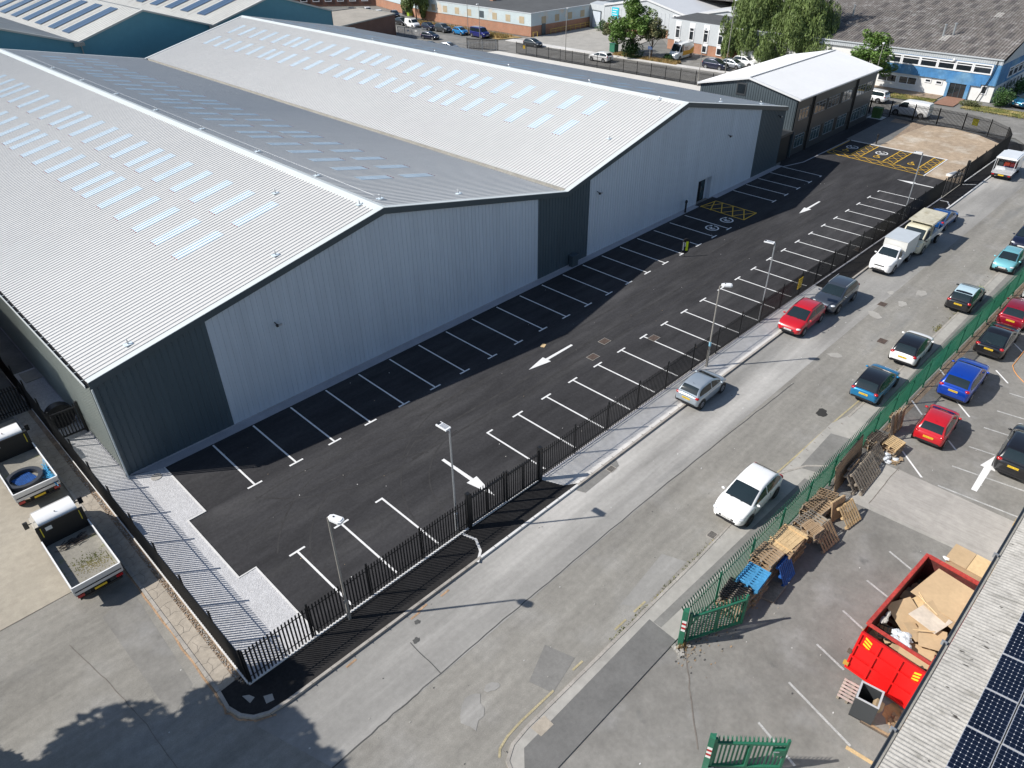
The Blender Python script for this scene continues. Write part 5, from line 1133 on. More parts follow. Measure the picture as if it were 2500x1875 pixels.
b = MB(); b.band(arc(0, 0, .76, 0, 360, 32)[:-1], .2, 0, M('black plastic ring', (.05, .055, .065), .35, layers=((3, .1),)), h=.26, closed=True); tag(b.build('plastic_ring', loc=(-6.0, 7.75, .985), rz=0), 'large black plastic ring lying on the bed of the far dropside truck', 'ring')
b = MB()
for k in range(9): b.box(-.45, .45, -.47+k*.11, -.415+k*.11, .04, .07, m_blue_p)
for k in (-.3, .3): b.box(k-.03, k+.03, -.52, .52, 0, .04, m_blue_l)
tag(b.build('blue_grating', loc=(-6.0, 7.8, .99), rz=R(15)), 'blue slatted grating lying inside the black ring on the truck', 'grating')
b = MB(); q = [(rnd.gauss(0, .16), rnd.gauss(0, .55)) for _ in range(46)]
for (x, y), (x2, y2) in zip(q, q[1:]): b.tube((x, y, rnd.uniform(.01, .12)), (x2, y2, rnd.uniform(.01, .12)), .014, .014, m_bluecord, 5)
tag(b.build('blue_rope', loc=(-4.98, 7.35, .985)), 'tangle of bright blue rope at the right side of the far dropside truck bed', 'rope')
b = MB()
for _ in range(60):
    x, y = rnd.gauss(0, .32), rnd.gauss(0, .13); a = rnd.uniform(-.5, .5); b.tube((x, y, rnd.uniform(.01, .1)), (x+.3*math.cos(a), y+.3*math.sin(a), rnd.uniform(.01, .12)), .016, .014, rnd.choice((m_black, m_plastic, m_wood_d, m_rust)), 5)
tag(b.build('cable_heap', loc=(-5.9, 1.45, .985)), 'small heap of dark and rusty cable offcuts in the near dropside truck bed', 'cable heap')
b = MB()
for _ in range(500):
    x, y = rnd.gauss(.1, .42), rnd.gauss(-.2, .35)-.0; x = max(-.9, min(.9, x+y*-.35)); s = rnd.uniform(.01, .035); a = rnd.uniform(0, 3); b.add([(x-s, y, .0), (x+s, y, .0), (x+s*math.cos(a), y+s*1.5, .03)], [(0, 1, 2)], m_grass)
tag(b.build('grass_scraps', loc=(-5.85, -.2, .972)), kind='stuff')
# --- back road and beyond
car('parked_van', 'white panel van parked on the back road behind the curved fence', 'van', 'van', (100.55, 2.8), 90, white, sidewin='front', glassrear=False)
car('parked_car', 'white estate car on the back road beyond the far end of the office block', 'car', 'mpv', (105.1, 9.9), 85, white, rails='black')
car('driving_car', 'white SUV driving along the back road behind the fence', 'SUV', 'suv', (101.6, 56.6), 88, white, plate=None)
car('driving_car', 'dark grey hatchback on the back road by the concrete forecourt entrance', 'car', 'hatch', (104.0, 75.4), -88, dgrey, plate=None)
t = car('parked_van', 'tall white and yellow liveried van parked by the brick and grey offices', 'van', 'bigvan', (113.1, 47.5), 183, white, sidewin='front', glassrear=False, plate=None)
b = MB(); m_or = M('amber livery', (.75, .38, .02), .4)
for s in (-1, 1): y = s*1.0145; b.add([(-2.7, y, .7), (1.2, y, .7), (.9, y, 1.5), (-1.2, y, 1.35), (-2.7, y, 1.75)], [(0, 1, 2, 3, 4) if s < 0 else (4, 3, 2, 1, 0)], m_or)
b.build('amber_stripe', parent=t)
text_obj('lettering', 'TCS', .62, m_signtxt, t, (-.1, -1.0, 1.72), (R(90), 0, 0)); text_obj('lettering', 'TCS', .62, m_signtxt, t, (-.1, 1.0, 1.72), (R(90), 0, R(180)))
car('parked_car', 'black SUV parked in front of the weeping birches', 'SUV', 'suv', (109.3, 38.0), -92, navy, plate=None)
car('parked_car', 'silver grey car in the birch shade behind the black SUV', 'car', 'hatch', (111.9, 36.2), -95, silver, plate=None)
car('parked_car', 'white SUV in the birch shade beside the birch trunk', 'SUV', 'suv', (114.6, 35.4), -95, white, plate=None)
car('parked_car', 'silver car behind the clipped bush at the top right edge', 'car', 'estate', (121.7, -5.6), 165, silver, plate=None); car('parked_car', 'dark teal blue car at the top right edge beside the clipped bush', 'car', 'suv', (116.1, -6.9), 165, dteal, plate=None)
car('parked_car', 'dark hatchback parked just behind the small white van', 'car', 'hatch', (103.6, 106.4), -95, navy, plate=None); car('parked_car', 'grey hatchback in the roadside row between the dark hatchback and the bright blue one', 'car', 'suv', (103.9, 102.0), -95, dgrey, plate=None)
car('parked_car', 'bright blue hatchback in the roadside row beside the tall dry grass', 'car', 'hatch', (104.1, 96.6), -95, brt, plate=None); car('parked_van', 'navy blue van at the front of the roadside row', 'van', 'van', (104.5, 91.0), -95, paint('deep violet blue', (.01, .015, .16), .3), plate=None, sidewin=True)
car('parked_van', 'small white van in the roadside row by the tree', 'van', 'smallvan', (103.2, 111.6), -98, white, sidewin='front', plate=None); car('parked_car', 'black car at the back of the roadside row, behind the small white van', 'car', 'hatch', (104.2, 116.6), -95, black, plate=None)
car('parked_car', 'dark car half hidden behind the galvanised barred gate', 'car', 'hatch', (96.1, 97.0), -80, navy, plate=None)
car('parked_car', 'dark grey car behind the thin mesh fence, left of the pair', 'car', 'hatch', (88.6, 87.8), -80, dgrey, plate=None); car('parked_car', 'silver grey car behind the thin mesh fence, right of the pair', 'car', 'hatch', (90.4, 84.6), -80, silver, plate=None)
car('parked_car', 'white car outside the far brick offices, left of the white pair', 'car', 'hatch', (109.5, 137), -115, white, plate=None); car('parked_car', 'white car outside the far brick offices, right of the white pair', 'car', 'hatch', (108.4, 130.8), -115, white, plate=None)
car('parked_car', 'black car outside the far brick offices, leftmost of its row', 'car', 'hatch', (106.6, 139.5), -115, black, plate=None); car('parked_car', 'navy car outside the far brick offices, rightmost of its row', 'car', 'hatch', (110.4, 127.2), -115, navy, plate=None)
# ================================================================ BACK ROAD AREA
sheet('back_road', [(98.2, -60), (109, -60), (108.3, -3), (107.6, 30), (105.6, 62), (105, 84), (101.5, 90), (101, 170), (108, 170), (94, 170), (96, 118), (96.5, 77.5), (97.6, 34), (98.4, 9), (98.4, -10.5), (96, -12.3), (96, -30)], .006, m_yard)
sheet('rear_yard', [(69.2, 8), (73, 19), (97.0, 19), (96.4, 77), (93, 84), (69.2, 84)], .008, M('new pale concrete yard', (.62, .60, .56), .9, layers=((.3, .06), (2, .06))))
sheet('rear_yard', [(69, 84), (96.3, 77.5), (96.3, 97), (93, 104), (69, 97)], .009, m_patch2)
sheet('footway_concrete', [(105, 84), (105.6, 62), (107.4, 34), (108.6, 34), (107.3, 62), (107.2, 84)], ZP, m_footway, th=.12)
sheet('forecourt', [(107.2, 58.6), (113, 60), (128.6, 63), (128.6, 82), (112, 82.6), (107.2, 84)], .03, m_conc)
sheet('grass_verge', [(107.3, 44.6), (109.3, 44.9), (109.8, 58.5), (107.2, 58.5)], .12, m_tall)
sheet('grass_verge', [(104.9, 86), (109.9, 84), (111, 118), (105.9, 118)], .05, m_tall)
sheet('grass_verge', [(108.4, -30), (112, -30), (112.5, -1), (109.4, -.6)], .05, m_grass); sheet('grass_verge', [(109.2, 3.0), (111.9, 3.2), (111.9, 9.4), (108.9, 9.4)], .05, m_grass)
sheet('soil_strip', [(112.0, 3.4), (115, 3.4), (115, 22), (112, 22)], .045, m_soilweed)
sheet('entrance_path', [(109.2, .2), (115, .4), (115, 3.0), (109.2, 2.8)], .06, M('red brick paving', (.28, .15, .10), .9, layers=((2, .15), (14, .2))))
sheet('parking_area', [(108.4, 10), (120, 10), (128, 62), (108.6, 44)], .02, m_yard)
b = MB(); b.band([(102.8, 34), (102.6, 60)], .1, .0125, m_old_line); b.band([(102, -6), (102.6, 4)], .1, .0125, m_old_line); b.band([(99.3, -8.5), (101, -10.5)], .12, .0125, m_old_line); tag(b.build('road_lines'), kind='structure')

def bld(name, label, cat='building'): return thing(name, label, cat)
def wall_poly(b, p, q, zb, zt, m, t=.02):
    b.add([(p[0], p[1], zb), (q[0], q[1], zb), (q[0], q[1], zt), (p[0], p[1], zt)], [(0, 1, 2, 3)], m)
def rect_on(par, name, p, q, s0, s1, z0, z1, m, off=.03, frame=None, fw=.12, bars=0, mull=True):
    """panel on the wall running p->q (outside on its right-hand side), between distances s0 and s1"""
    d = (Vector(q)-Vector(p)).normalized(); n = Vector((d.y, -d.x)); T = Matrix(((d.x, n.x, 0, p[0]), (d.y, n.y, 0, p[1]), (0, 0, 1, 0), (0, 0, 0, 1)))
    b = MB(); b.box(s0, s1, 0, off, z0, z1, m, T); w_ = b.build(name, parent=par, recalc=True)
    if frame:
        b = MB()
        for a, c in ((s0-fw/2, s0+fw/2), (s1-fw/2, s1+fw/2)): b.box(a, c, 0, off+.04, z0-fw/2, z1+fw/2, frame, T)
        b.box(s0+fw/2, s1-fw/2, 0, off+.039, z0-fw/2, z0+fw/2, frame, T); b.box(s0+fw/2, s1-fw/2, 0, off+.039, z1-fw/2, z1+fw/2, frame, T)
        for k in range(bars):
            x = s0+(s1-s0)*(k+1)/(bars+1); b.box(x-fw/3, x+fw/3, 0, off+.038, z0+fw/2, z1-fw/2, frame, T)
        if mull: zz = z0+(z1-z0)*.72; b.box(s0+fw/2, s1-fw/2, 0, off+.037, zz-fw/3, zz+fw/3, frame, T)
        b.build('frame', parent=w_, recalc=True)
    return w_
# flat roofed brick and patchy clad building
b1 = bld('flat_roof_building', 'long low building with brick base, patchy pale cladding and dark flat roof', 'building')
F1 = [(111.7, 83.2), (129.9, 82.6), (150, 84), (150, 190), (128, 180), (112.2, 118)]
b = MB(); b.prism(F1, 0, 1.95, m_brick); b.build('brick_base', parent=b1)
b = MB(); b.prism([(111.62, 83.12), (130, 82.52), (150.1, 83.9), (150.1, 190.1), (127.9, 180.1), (112.1, 118.1)], 1.95, 4.25, m_paleblue); b.build('upper_cladding', parent=b1)
b = MB(); b.prism([(112, 83.5), (129.8, 82.9), (149.8, 84.2), (149.8, 189), (128.3, 179.5), (112.5, 117.7)], 4.25, 4.3, m_flatroof); b.build('roof', parent=b1)
b = MB(); b.band(F1, .28, 4.25, m_clad_g, h=.16, closed=True); b.build('parapet', parent=b1)
for k in range(8): rect_on(b1, 'boarded_window', (112.2, 118), (111.7, 83.2), 2.8+k*4.1, 4.2+k*4.1, 2.3, 3.6, m_tanpanel if k not in (4,) else m_cd3, off=.12)
for k in range(5): rect_on(b1, 'boarded_window', (111.7, 83.2), (129.9, 82.6), 3.0+k*4.0, 4.3+k*4.0, 2.2, 3.5, m_tanpanel, off=.12)
rect_on(b1, 'door', (111.7, 83.2), (129.9, 82.6), 3.1, 4.2, 0, 2.15, m_trim_d, off=.13)
b = MB(); b.box(-.5, .5, -.5, .5, 0, 1.2, m_brick); b.box(-.55, .55, -.55, .55, 1.2, 1.3, m_conc); b.build('chimney', parent=b1, loc=(121, 104, 4.3))
b = MB(); m_yb = M('yellow handrail', (.6, .42, .08), .6)
for k in range(9): b.tube((0+k*1.6, 0, 0), (k*1.6, 0, 1.0), .05, .05, m_yb, 6)
b.tube((0, 0, 1.0), (12.8, 0, 1.0), .05, .05, m_yb, 6); b.tube((0, 0, .55), (12.8, 0, .55), .04, .04, m_yb, 6)
tag(b.build('guard_rail', loc=(116.5, 82.0, .03)), 'low yellow guard rail along the foot of the brick wall by the forecourt', 'guard rail')
b = MB(); b.tube((0, 0, 0), (0, 0, .95), .05, .05, m_yb, 6); b.tube((1.3, 0, 0), (1.3, 0, .95), .05, .05, m_yb, 6); b.tube((0, 0, .95), (1.3, 0, .95), .05, .05, m_yb, 6); tag(b.build('guard_rail', loc=(111.2, 82.1, .03)), 'short yellow barrier at the brick corner near the dark grey hatchback', 'guard rail')
# link with roller door, and the grey clad building with white roofs
b2 = bld('clad_building', 'pale grey clad building on a brick base with bright white valley roof', 'building')
b = MB(); b.prism([(129.9, 82.6), (128.7, 77.6), (134, 77.6), (134, 84)], 0, 4.6, m_clad_g); b.build('link_block', parent=b2)
rect_on(b2, 'roller_door', (129.7, 82.0), (128.8, 78.1), .5, 3.4, 0, 3.4, m_clad_w, off=.1, frame=m_trim_d, fw=.15, mull=False)
G0 = [(77.6, 4.9), (66.8, 6.7), (57.2, 4.55), (48.0, 6.3), (38, 4.6)]
b = MB(); n = len(G0); XG = 128.6
vs = [(XG, y, 1.45) for y, z in G0]+[(XG, y, z) for y, z in G0]; b.add(vs, [(i+1, i, n+i, n+i+1) for i in range(n-1)], m_clad_g)
for y in range(39, 77): b.box(XG-.03, XG-.02, y, y+.12, 1.45, 4.5, m_clad_g)
b.build('gable_cladding', parent=b2)
b = MB(); b.box(XG-.04, XG+.1, 38, 77.6, 0, 1.45, m_brick); b.box(XG, 190, 77.55, 77.6, 0, 4.9, m_clad_g); b.build('brick_base', parent=b2)
for (ya, za), (yb_, zb) in zip(G0, G0[1:]):
    b = MB(); b.quad((XG-.2, ya, za+.05), (200, ya, za+.05), (200, yb_, zb+.05), (XG-.2, yb_, zb+.05), m_roof_w); b.build('roof_slope', parent=b2, recalc=False)
    b = MB(); b.band([(XG-.1, ya), (XG-.1, yb_)], .0, 0, m_roof_w) if False else None
    vs = [(x, y, z+t_) for (y, z) in ((ya, za), (yb_, zb)) for x in (XG-.25, XG+.2) for t_ in (-.25, .12)]; b = MB()
    b.add(vs, [(0, 1, 3, 2), (4, 6, 7, 5), (0, 4, 5, 1), (2, 3, 7, 6), (1, 5, 7, 3), (0, 2, 6, 4)], m_roof_w); b.build('verge', parent=b2, recalc=True)
rect_on(b2, 'banner', (XG-.04, 77.6), (XG-.04, 38), 2.1, 3.9, 2.35, 4.55, m_cyan, off=.06); rect_on(b2, 'banner_foot', (XG-.04, 77.6), (XG-.04, 38), 2.1, 3.9, 1.95, 2.35, m_plate_w, off=.06)
for i, wtx in enumerate((1.3, 1.0, 1.2, .9)): rect_on(b2, 'banner_line', (XG-.04, 77.6), (XG-.04, 38), 2.3, 2.3+wtx, 4.1-i*.45, 4.25-i*.45, m_plate_w, off=.07)
rect_on(b2, 'window', (XG-.04, 77.6), (XG-.04, 38), 17.6, 19.8, 3.0, 4.3, m_glass, off=.05, frame=m_winwhite, fw=.22, bars=2)
# projecting two storey front with tall windows
F3 = [(117.0, 51.5), (118.2, 38.5), (XG-.1, 38.5), (XG-.1, 56.5), (120, 56.5)]
b3 = bld('brick_office', 'two storey office front with tall white framed windows over brick, behind the liveried van', 'office')
P3, Q3 = (119.5, 54.8), (116.9, 34.5)
b = MB(); pp = [P3, Q3, (XG-.1, 34.5), (XG-.1, 54.8)]; b.prism(pp, 0, 1.75, m_brick); b.build('brick_base', parent=b3)
b = MB(); b.prism([(P3[0]-.08, P3[1]+.08), (Q3[0]-.08, Q3[1]-.08), (XG-.1, 34.4), (XG-.1, 54.9)], 1.75, 5.2, m_clad_g); b.build('upper_cladding', parent=b3)
b = MB(); b.prism([(P3[0]+.2, P3[1]-.2), (Q3[0]+.2, Q3[1]+.2), (XG-.2, 34.7), (XG-.2, 54.6)], 5.2, 5.25, m_flatroof); b.build('roof', parent=b3)
for k in range(4):
    s0 = 1.7+k*3.3
    rect_on(b3, 'white_panel', P3, Q3, s0, s0+1.3, .35, 5.0, m_winwhite, off=.11)
    rect_on(b3, 'window', P3, Q3, s0+.15, s0+1.15, 2.15, 4.2, m_glass, off=.16, frame=m_winwhite, fw=.16); rect_on(b3, 'window', P3, Q3, s0+.15, s0+1.15, .45, 1.6, m_glass, off=.16, frame=m_winwhite, fw=.16, mull=False)
# big mossy roof building with blue front
b4 = bld('blue_front_building', 'old factory with a mossy grey corrugated roof and a faded blue and white front', 'factory')
XB = 115.0; YB0, YB1 = -2.75, 24.0; ZB = 5.55
def onroof(x, y, z=0): return (x, y, z)
slopes = [(XB-1.6, ZB-.05, XB+13.5, 9.0), (XB+13.5, 9.0, XB+28, 5.6), (XB+28, 5.6, XB+42, 9.0), (XB+42, 9.0, XB+60, 5.6)]
slopes = [(XB-.3, ZB+.1, XB+12.8, 8.5), (XB+12.8, 8.5, XB+25, 6.1), (XB+25, 6.1, XB+38, 8.9), (XB+38, 8.9, XB+62, 5.6)]
for (xa, za, xb, zb) in slopes:
    b = MB(); sheet_slope(b, xa, za, xb, zb, YB0-.1, 78 if xa > XB+20 else 37, m_asb, pitch=.42, h=.08, top=.12, foot=.3); b.build('roof_slope', parent=b4)
for i in range(88):
    s = 0 if i < 52 else 1 if i < 60 else 2; (xa, za, xb, zb) = slopes[s]; L_ = xb-xa; row = i % 4; x = xa+.9+row*L_/4.2; y = round((YB0+1.2+((i if s == 0 else i-52)//4)*3.1+(row % 2)*1.5)/1.26)*1.26; za_ = za+(zb-za)*(x-xa)/L_; zb_ = za+(zb-za)*(x+2.2-xa)/L_
    b = MB(); sheet_slope(b, x, za_, x+2.2, zb_, y, y+1.2, m_asb_dk if i not in (9, 61) else m_asb2, pitch=.42, h=.08, top=.12, foot=.3, lift=.03)
    b.build('roof_panel', parent=b4)
b = MB(); b.box(XB-.5, XB-.28, YB0-.1, YB1+14, ZB-.0, ZB+.14, m_clad_g); b.build('gutter', parent=b4)
b = MB()
for k in range(130): b.box(XB-.34, XB-.3, YB0+k*.3, YB0+k*.3+.2, 4.95, ZB, m_clad_g)
b.box(XB-.3, XB-.1, YB0-.1, 37, 4.95, ZB, m_clad_g); b.build('fascia', parent=b4)
b = MB(); b.box(XB-.02, XB+24, YB0, 37, 0, 5.0, m_render); b.build('wall', parent=b4)
b = MB(); b.add([(XB-.2, YB0-.03, 4.9), (XB+12.8, YB0-.03, 8.4), (XB+25, YB0-.03, 6.0), (XB+25, YB0-.03, 4.9)], [(3, 2, 1, 0)], m_clad_g); b.build('side_gable', parent=b4)
b = MB(); m = m_bluewall
b.box(XB-.28, XB-.02, YB0-.1, 13.5, 2.25, 4.95, m); b.box(XB-.28, XB-.02, -1.0, 3.6, 1.95, 2.25, m); b.box(XB-.26, XB-.02, .3, .75, 0, 1.95, m); b.box(XB-.26, XB-.02, 2.95, 3.35, 0, 1.95, m)
b.box(XB-.25, XB+24, YB0-.12, YB0-.02, 2.2, 4.9, m); b.tube((XB-.12, YB0+.06, 2.25), (XB-.12, YB0+.06, 4.95), .22, .22, m, 12)
b.build('blue_band', parent=b4)
PB, QB = (XB-.28, 13.6), (XB-.28, -2.75)
for k in range(7):
    s1 = 13.6+1.72-2.42*k if False else None
for y0, y1 in ((-1.85, .62), (.66, 2.95), (2.98, 5.33), (5.36, 7.78), (7.8, 10.35), (10.4, 12.9)):
    rect_on(b4, 'window', PB, QB, 13.6-y1+.08, 13.6-y0-.08, 3.65, 4.78, m_glass, off=.04, frame=m_winwhite, fw=.17, bars=0)
PW, QW = (XB-.02, 13.6), (XB-.02, -2.75)
for y0, y1, z0, z1 in ((7.6, 10.1, .88, 1.88), (10.5, 13.2, .88, 1.88), (5.65, 6.4, 1.55, 1.95), (4.1, 4.9, 1.48, 1.9), (-1.9, -1.2, 1.05, 2.05)):
    rect_on(b4, 'window', PW, QW, 13.6-y1, 13.6-y0, z0, z1, m_glass, off=.05, frame=m_winwhite, fw=.13, bars=1 if y1-y0 > 2 else 0, mull=False)
rect_on(b4, 'entrance_door', PW, QW, 13.6-2.95, 13.6-.75, 0, 1.95, m_glass, off=.08, frame=m_trim_d, fw=.12, bars=2, mull=False)
for k in range(5): rect_on(b4, 'window', (XB-.1, YB0-.12), (XB+24, YB0-.12), 4.4+k*2.4, 6.4+k*2.4, 2.7, 4.0, m_glass, off=.05, frame=m_winwhite, fw=.14)
for k in range(7): rect_on(b4, 'window', (XB-.1, YB0-.02), (XB+24, YB0-.02), 2.4+k*1.7, 3.4+k*1.7, .9, 1.9, m_glass, off=.05, frame=m_winwhite, fw=.12, mull=False)
b = MB(); b.tube((XB-.42, -1.0, 0), (XB-.42, -2.0, 3.6), .06, .06, m_black, 8); b.tube((XB-.42, -2.0, 3.6), (XB-.45, -2.2, 5.5), .06, .06, m_black, 8); b.build('downpipe', parent=b4)
for x, y in ((XB+5.4, 7.4), (XB+6.2, 6.3), (XB+9.5, 23)):
    b = MB(); z = ZB+.1+(8.5-ZB)*(x-XB)/13; b.tube((x, y, z-.3), (x, y, z+1.5), .14, .14, m_galv, 10); b.tube((x, y, z+1.5), (x, y, z+1.62), .2, .2, m_galv, 10); b.build('flue', parent=b4)
b = MB(); b.ell((XB-.5, 3.3, 4.95), (.14, .2, .22), m_winwhite, 10, 6); b.build('alarm_box', parent=b4)
# far brick offices at the very top
b5 = bld('brick_offices', 'red brown brick offices with white framed windows at the top left of the back road', 'offices')
P5, Q5 = (101, 165), (121, 146)
b = MB(); b.prism([P5, Q5, (150, 176), (130, 195)], 0, 6.5, m_brick_d); b.build('wall', parent=b5)
for s0, m in ((1.5, m_plate_w), (12.0, m_clad_w)): rect_on(b5, 'panel', P5, Q5, s0, s0+3.6, 2.7, 4.4 if s0 < 5 else 5.5, m, off=.06)
b = MB(); b.box(0, 1, 0, 1, 0, 1, m_brick); 
for k in range(6): rect_on(b5, 'window', P5, Q5, 6.0+k*3.2, 7.6+k*3.2, 1.2, 2.6, m_glass, off=.05, frame=m_winwhite, fw=.2)
b6 = bld('brick_unit', 'orange brick unit beside the wheelie bins at the top edge', 'building')
b = MB(); b.prism([(122, 143), (134, 133), (150, 150), (138, 162)], 0, 6, m_brick_d); b.build('wall', parent=b6); rect_on(b6, 'roller_door', (122, 143), (134, 133), 3.0, 7.5, 0, 3.6, m_black, off=.05)
b = MB(); b.prism([(78, 150), (98, 150), (98, 190), (78, 190)], 0, 6, m_brick); o = b.build('wall'); b7 = bld('brick_terrace', 'orange brick building behind the teal warehouse at the top edge', 'building'); o.parent = b7
b = MB(); b.box(77.8, 98.2, 149.8, 190, 6, 6.2, m_flatroof_p); b.build('roof', parent=b7)
# distant roofs to close the view
for i, (x, y, w_, d_, h_, m, l) in enumerate([(158, 95, 60, 50, 6, m_brick, 'distant orange brick hall behind the flat dark roof'), (205, 20, 60, 80, 7, m_asb, 'distant grey roofed hall beyond the mossy factory roof'), (150, 200, 60, 30, 7, m_clad_g, 'distant pale hall at the top edge')]):
    t_ = bld('industrial_hall', l); b = MB(); b.box(x, x+w_, y, y+d_, 0, h_, m); b.build('wall', parent=t_)
    b = MB(); b.prism([(x-.3, h_), (x+w_/2, h_+2), (x+w_+.3, h_)], -(y+d_), -y, m_flatroof, Matrix.Rotation(R(90), 4, 'X')); b.build('roof', parent=t_)
# bins and sign
def wheelie(x, y, m, label, rz=0, s=1.0):
    t = thing('wheelie_bin', label, 'bin', (x, y, .03), R(rz)); b = MB(); b.prism([(-.55*s, -.4*s), (.55*s, -.4*s), (.55*s, .4*s), (-.55*s, .4*s)], .12, 1.15*s, m); b.build('bin_body', parent=t)
    b = MB(); b.box(-.6*s, .6*s, -.45*s, .45*s, 1.15*s, 1.25*s, m); b.build('lid', parent=t)
wheelie(109.6, 59.9, m_green, 'green four wheeled bin under the tree by the forecourt', 80, 1.25); wheelie(113.9, 127.5, m_plastic, 'dark bin beside the tree at the top of the back road', 0, 1.2); wheelie(113.2, 125.0, M('lime bin', (.30, .45, .04), .5), 'lime green bin beside the tree at the top of the back road', 0)
t = thing('information_sign', 'small blue sign on a grey post beside the liveried van', 'sign', (107.9, 50.6, .1)); b = MB(); b.tube((0, 0, 0), (0, 0, 2.0), .05, .05, m_galv, 8); b.build('post', parent=t)
b = MB(); b.box(-.03, .03, -.45, .45, 1.7, 2.2, M('blue sign', (.05, .09, .2), .5)); b.build('sign_board', parent=t)

# ================================================================ TREES AND BUSHES
def leaves(b, c, r, n, m, size, droop=0, shell=.35):
    for _ in range(n):
        while True:
            v = Vector((rnd.uniform(-1, 1), rnd.uniform(-1, 1), rnd.uniform(-1, 1)))
            if .001 < v.length < 1: break
        v = v.normalized()*(v.length**shell)
        p = Vector((c[0]+v.x*r[0], c[1]+v.y*r[1], c[2]+v.z*r[2]))
        s = size*rnd.uniform(.6, 1.4); a = Vector((rnd.gauss(0, 1), rnd.gauss(0, 1), rnd.gauss(0, .5))).normalized(); nrm = Vector((rnd.gauss(0, .7), rnd.gauss(0, .7), 1)).normalized()
        if droop and rnd.random() < droop: nrm = Vector((rnd.gauss(0, 1), rnd.gauss(0, 1), .15)).normalized(); a = Vector((rnd.gauss(0, .2), rnd.gauss(0, .2), -1)).normalized(); e1 = a*s*1.7; e2 = nrm.cross(a).normalized()*s*.45
        else: e1 = (a-nrm*a.dot(nrm)).normalized()*s; e2 = nrm.cross(e1).normalized()*s*.6
        b.add([p-e1, p-e2*.8, p+e1, p+e2*.8], [(0, 1, 2, 3)], m)
def tree(name, label, x, y, h, rad, blobs, m, lsize=.2, dens=1.0, trunk=.2, droop=0, seedr=None, lean=(0, 0), bare=.25):
    t = thing(name, label, 'tree', (x, y, 0)); cb = MB(); tb = MB()
    tb.tube((0, 0, 0), (lean[0]*.4, lean[1]*.4, h*.45), trunk, trunk*.65, m_bark, 10); tb.tube((lean[0]*.4, lean[1]*.4, h*.45), (lean[0], lean[1], h*.8), trunk*.65, trunk*.2, m_bark, 8)
    for (bx, by, bz, br, bh) in blobs:
        c = Vector((bx*rad, by*rad, bz*h)); st = Vector((lean[0]*.3, lean[1]*.3, max(h*bare, c.z*.5-.2)))
        tb.tube(st, c, trunk*.38, trunk*.1, m_bark, 6)
        for k in range(7):
            v = Vector((rnd.gauss(0, .45), rnd.gauss(0, .45), rnd.gauss(.1, .4))); sub = c+Vector((v.x*br*rad, v.y*br*rad, v.z*bh*h)); sr = br*rad*rnd.uniform(.35, .62); sh = bh*h*rnd.uniform(.3, .55)*(1.5 if droop else 1)
            tb.tube(c, sub, trunk*.12, trunk*.04, m_bark, 5)
            leaves(cb, sub, (sr, sr, sh), int(110*dens*(sr*sr+.6)), m, lsize, droop)
    tb.build('trunk', parent=t, smooth=40); cb.build('crown', parent=t); return t
BL = [(0, 0, .78, .55, .22), (.45, .1, .6, .5, .2), (-.45, -.15, .62, .5, .2), (.1, -.5, .55, .5, .2), (-.1, .5, .58, .5, .2), (.2, .2, .9, .35, .14)]
tree('ash_tree', 'broad feathery green tree with airy top at the forecourt entrance, largest of the verge clump', 107.8, 54.4, 9.4, 4.1, BL+[(.7, -.3, .42, .4, .16), (-.7, .3, .42, .4, .16)], m_leaf, .17, 2.2, .24)
tree('ash_tree', 'dusty olive green smaller tree at the left of the verge clump', 109.6, 59.4, 6.2, 2.8, BL[:5], m_leaf_o, .15, 1.6, .16)
tree('ash_tree', 'sparse olive tree at the right of the verge clump near the blue sign', 108.9, 50.9, 7.2, 3.0, BL[:5], m_leaf_o, .15, 1.5, .15)
def bush(name, label, x, y, rx, ry, h, m, n=700, ls=.13, z=0):
    t = thing(name, label, 'bush', (x, y, z)); b = MB(); tb = MB()
    for k in range(6): a = k*1.05; tb.tube((0, 0, 0), (math.cos(a)*rx*.5, math.sin(a)*ry*.5, h*.6), .04, .015, m_bark, 5)
    tb.build('stem', parent=t)
    for k in range(9):
        cx, cy, cz = rnd.uniform(-.5, .5)*rx, rnd.uniform(-.5, .5)*ry, h*rnd.uniform(.35, .65); leaves(b, (cx, cy, cz), (rx*.55, ry*.55, h*.42), n//9, m, ls)
    b.build('foliage', parent=t)
bush('bush', 'dense green bush filling the foot of the verge clump', 107.9, 54.4, 2.3, 1.9, 3.0, m_leaf_d, 2600, .16); bush('bush', 'small dark bush by the grey roller door', 127.0, 76.8, 1.3, 1.6, 2.2, m_leaf_d, 900, .15)
bush('bush', 'round bush at the nose of the liveried van', 109.8, 48.0, .9, .9, 1.2, m_leaf_d, 800, .12); bush('bush', 'clipped round green bush at the corner of the blue fronted factory', 114.3, -4.4, 1.7, 1.4, 2.3, m_leaf_d, 3200, .10)
bush('bush', 'low spreading shrub beside the brick entrance path', 111.3, -1.2, 1.0, 1.5, .7, m_leaf_o, 1500, .09); bush('bush', 'dark hedge at the top right edge beyond the clipped bush', 121.5, -4.4, 2.6, 1.4, 2.6, m_leaf_d, 2200, .14)
BW = [(0, 0, .8, .5, .26), (.5, .1, .55, .5, .3), (-.5, -.1, .55, .5, .3), (.1, -.55, .5, .5, .3), (-.1, .55, .5, .5, .3), (.35, .45, .7, .45, .28), (-.35, -.45, .7, .45, .28), (.3, -.4, .35, .4, .2), (-.3, .4, .35, .4, .2)]
BW2 = BW+[(.75, -.5, .22, .5, .16), (-.75, .5, .22, .5, .16), (0, -.95, .3, .5, .2), (-.2, -.6, .18, .5, .14), (-.8, -.2, .45, .45, .22), (-.5, -.85, .4, .45, .2), (.6, .3, .3, .45, .2), (-.6, -.3, .3, .45, .2), (-.3, .7, .28, .4, .18), (.3, -.7, .28, .4, .18)]
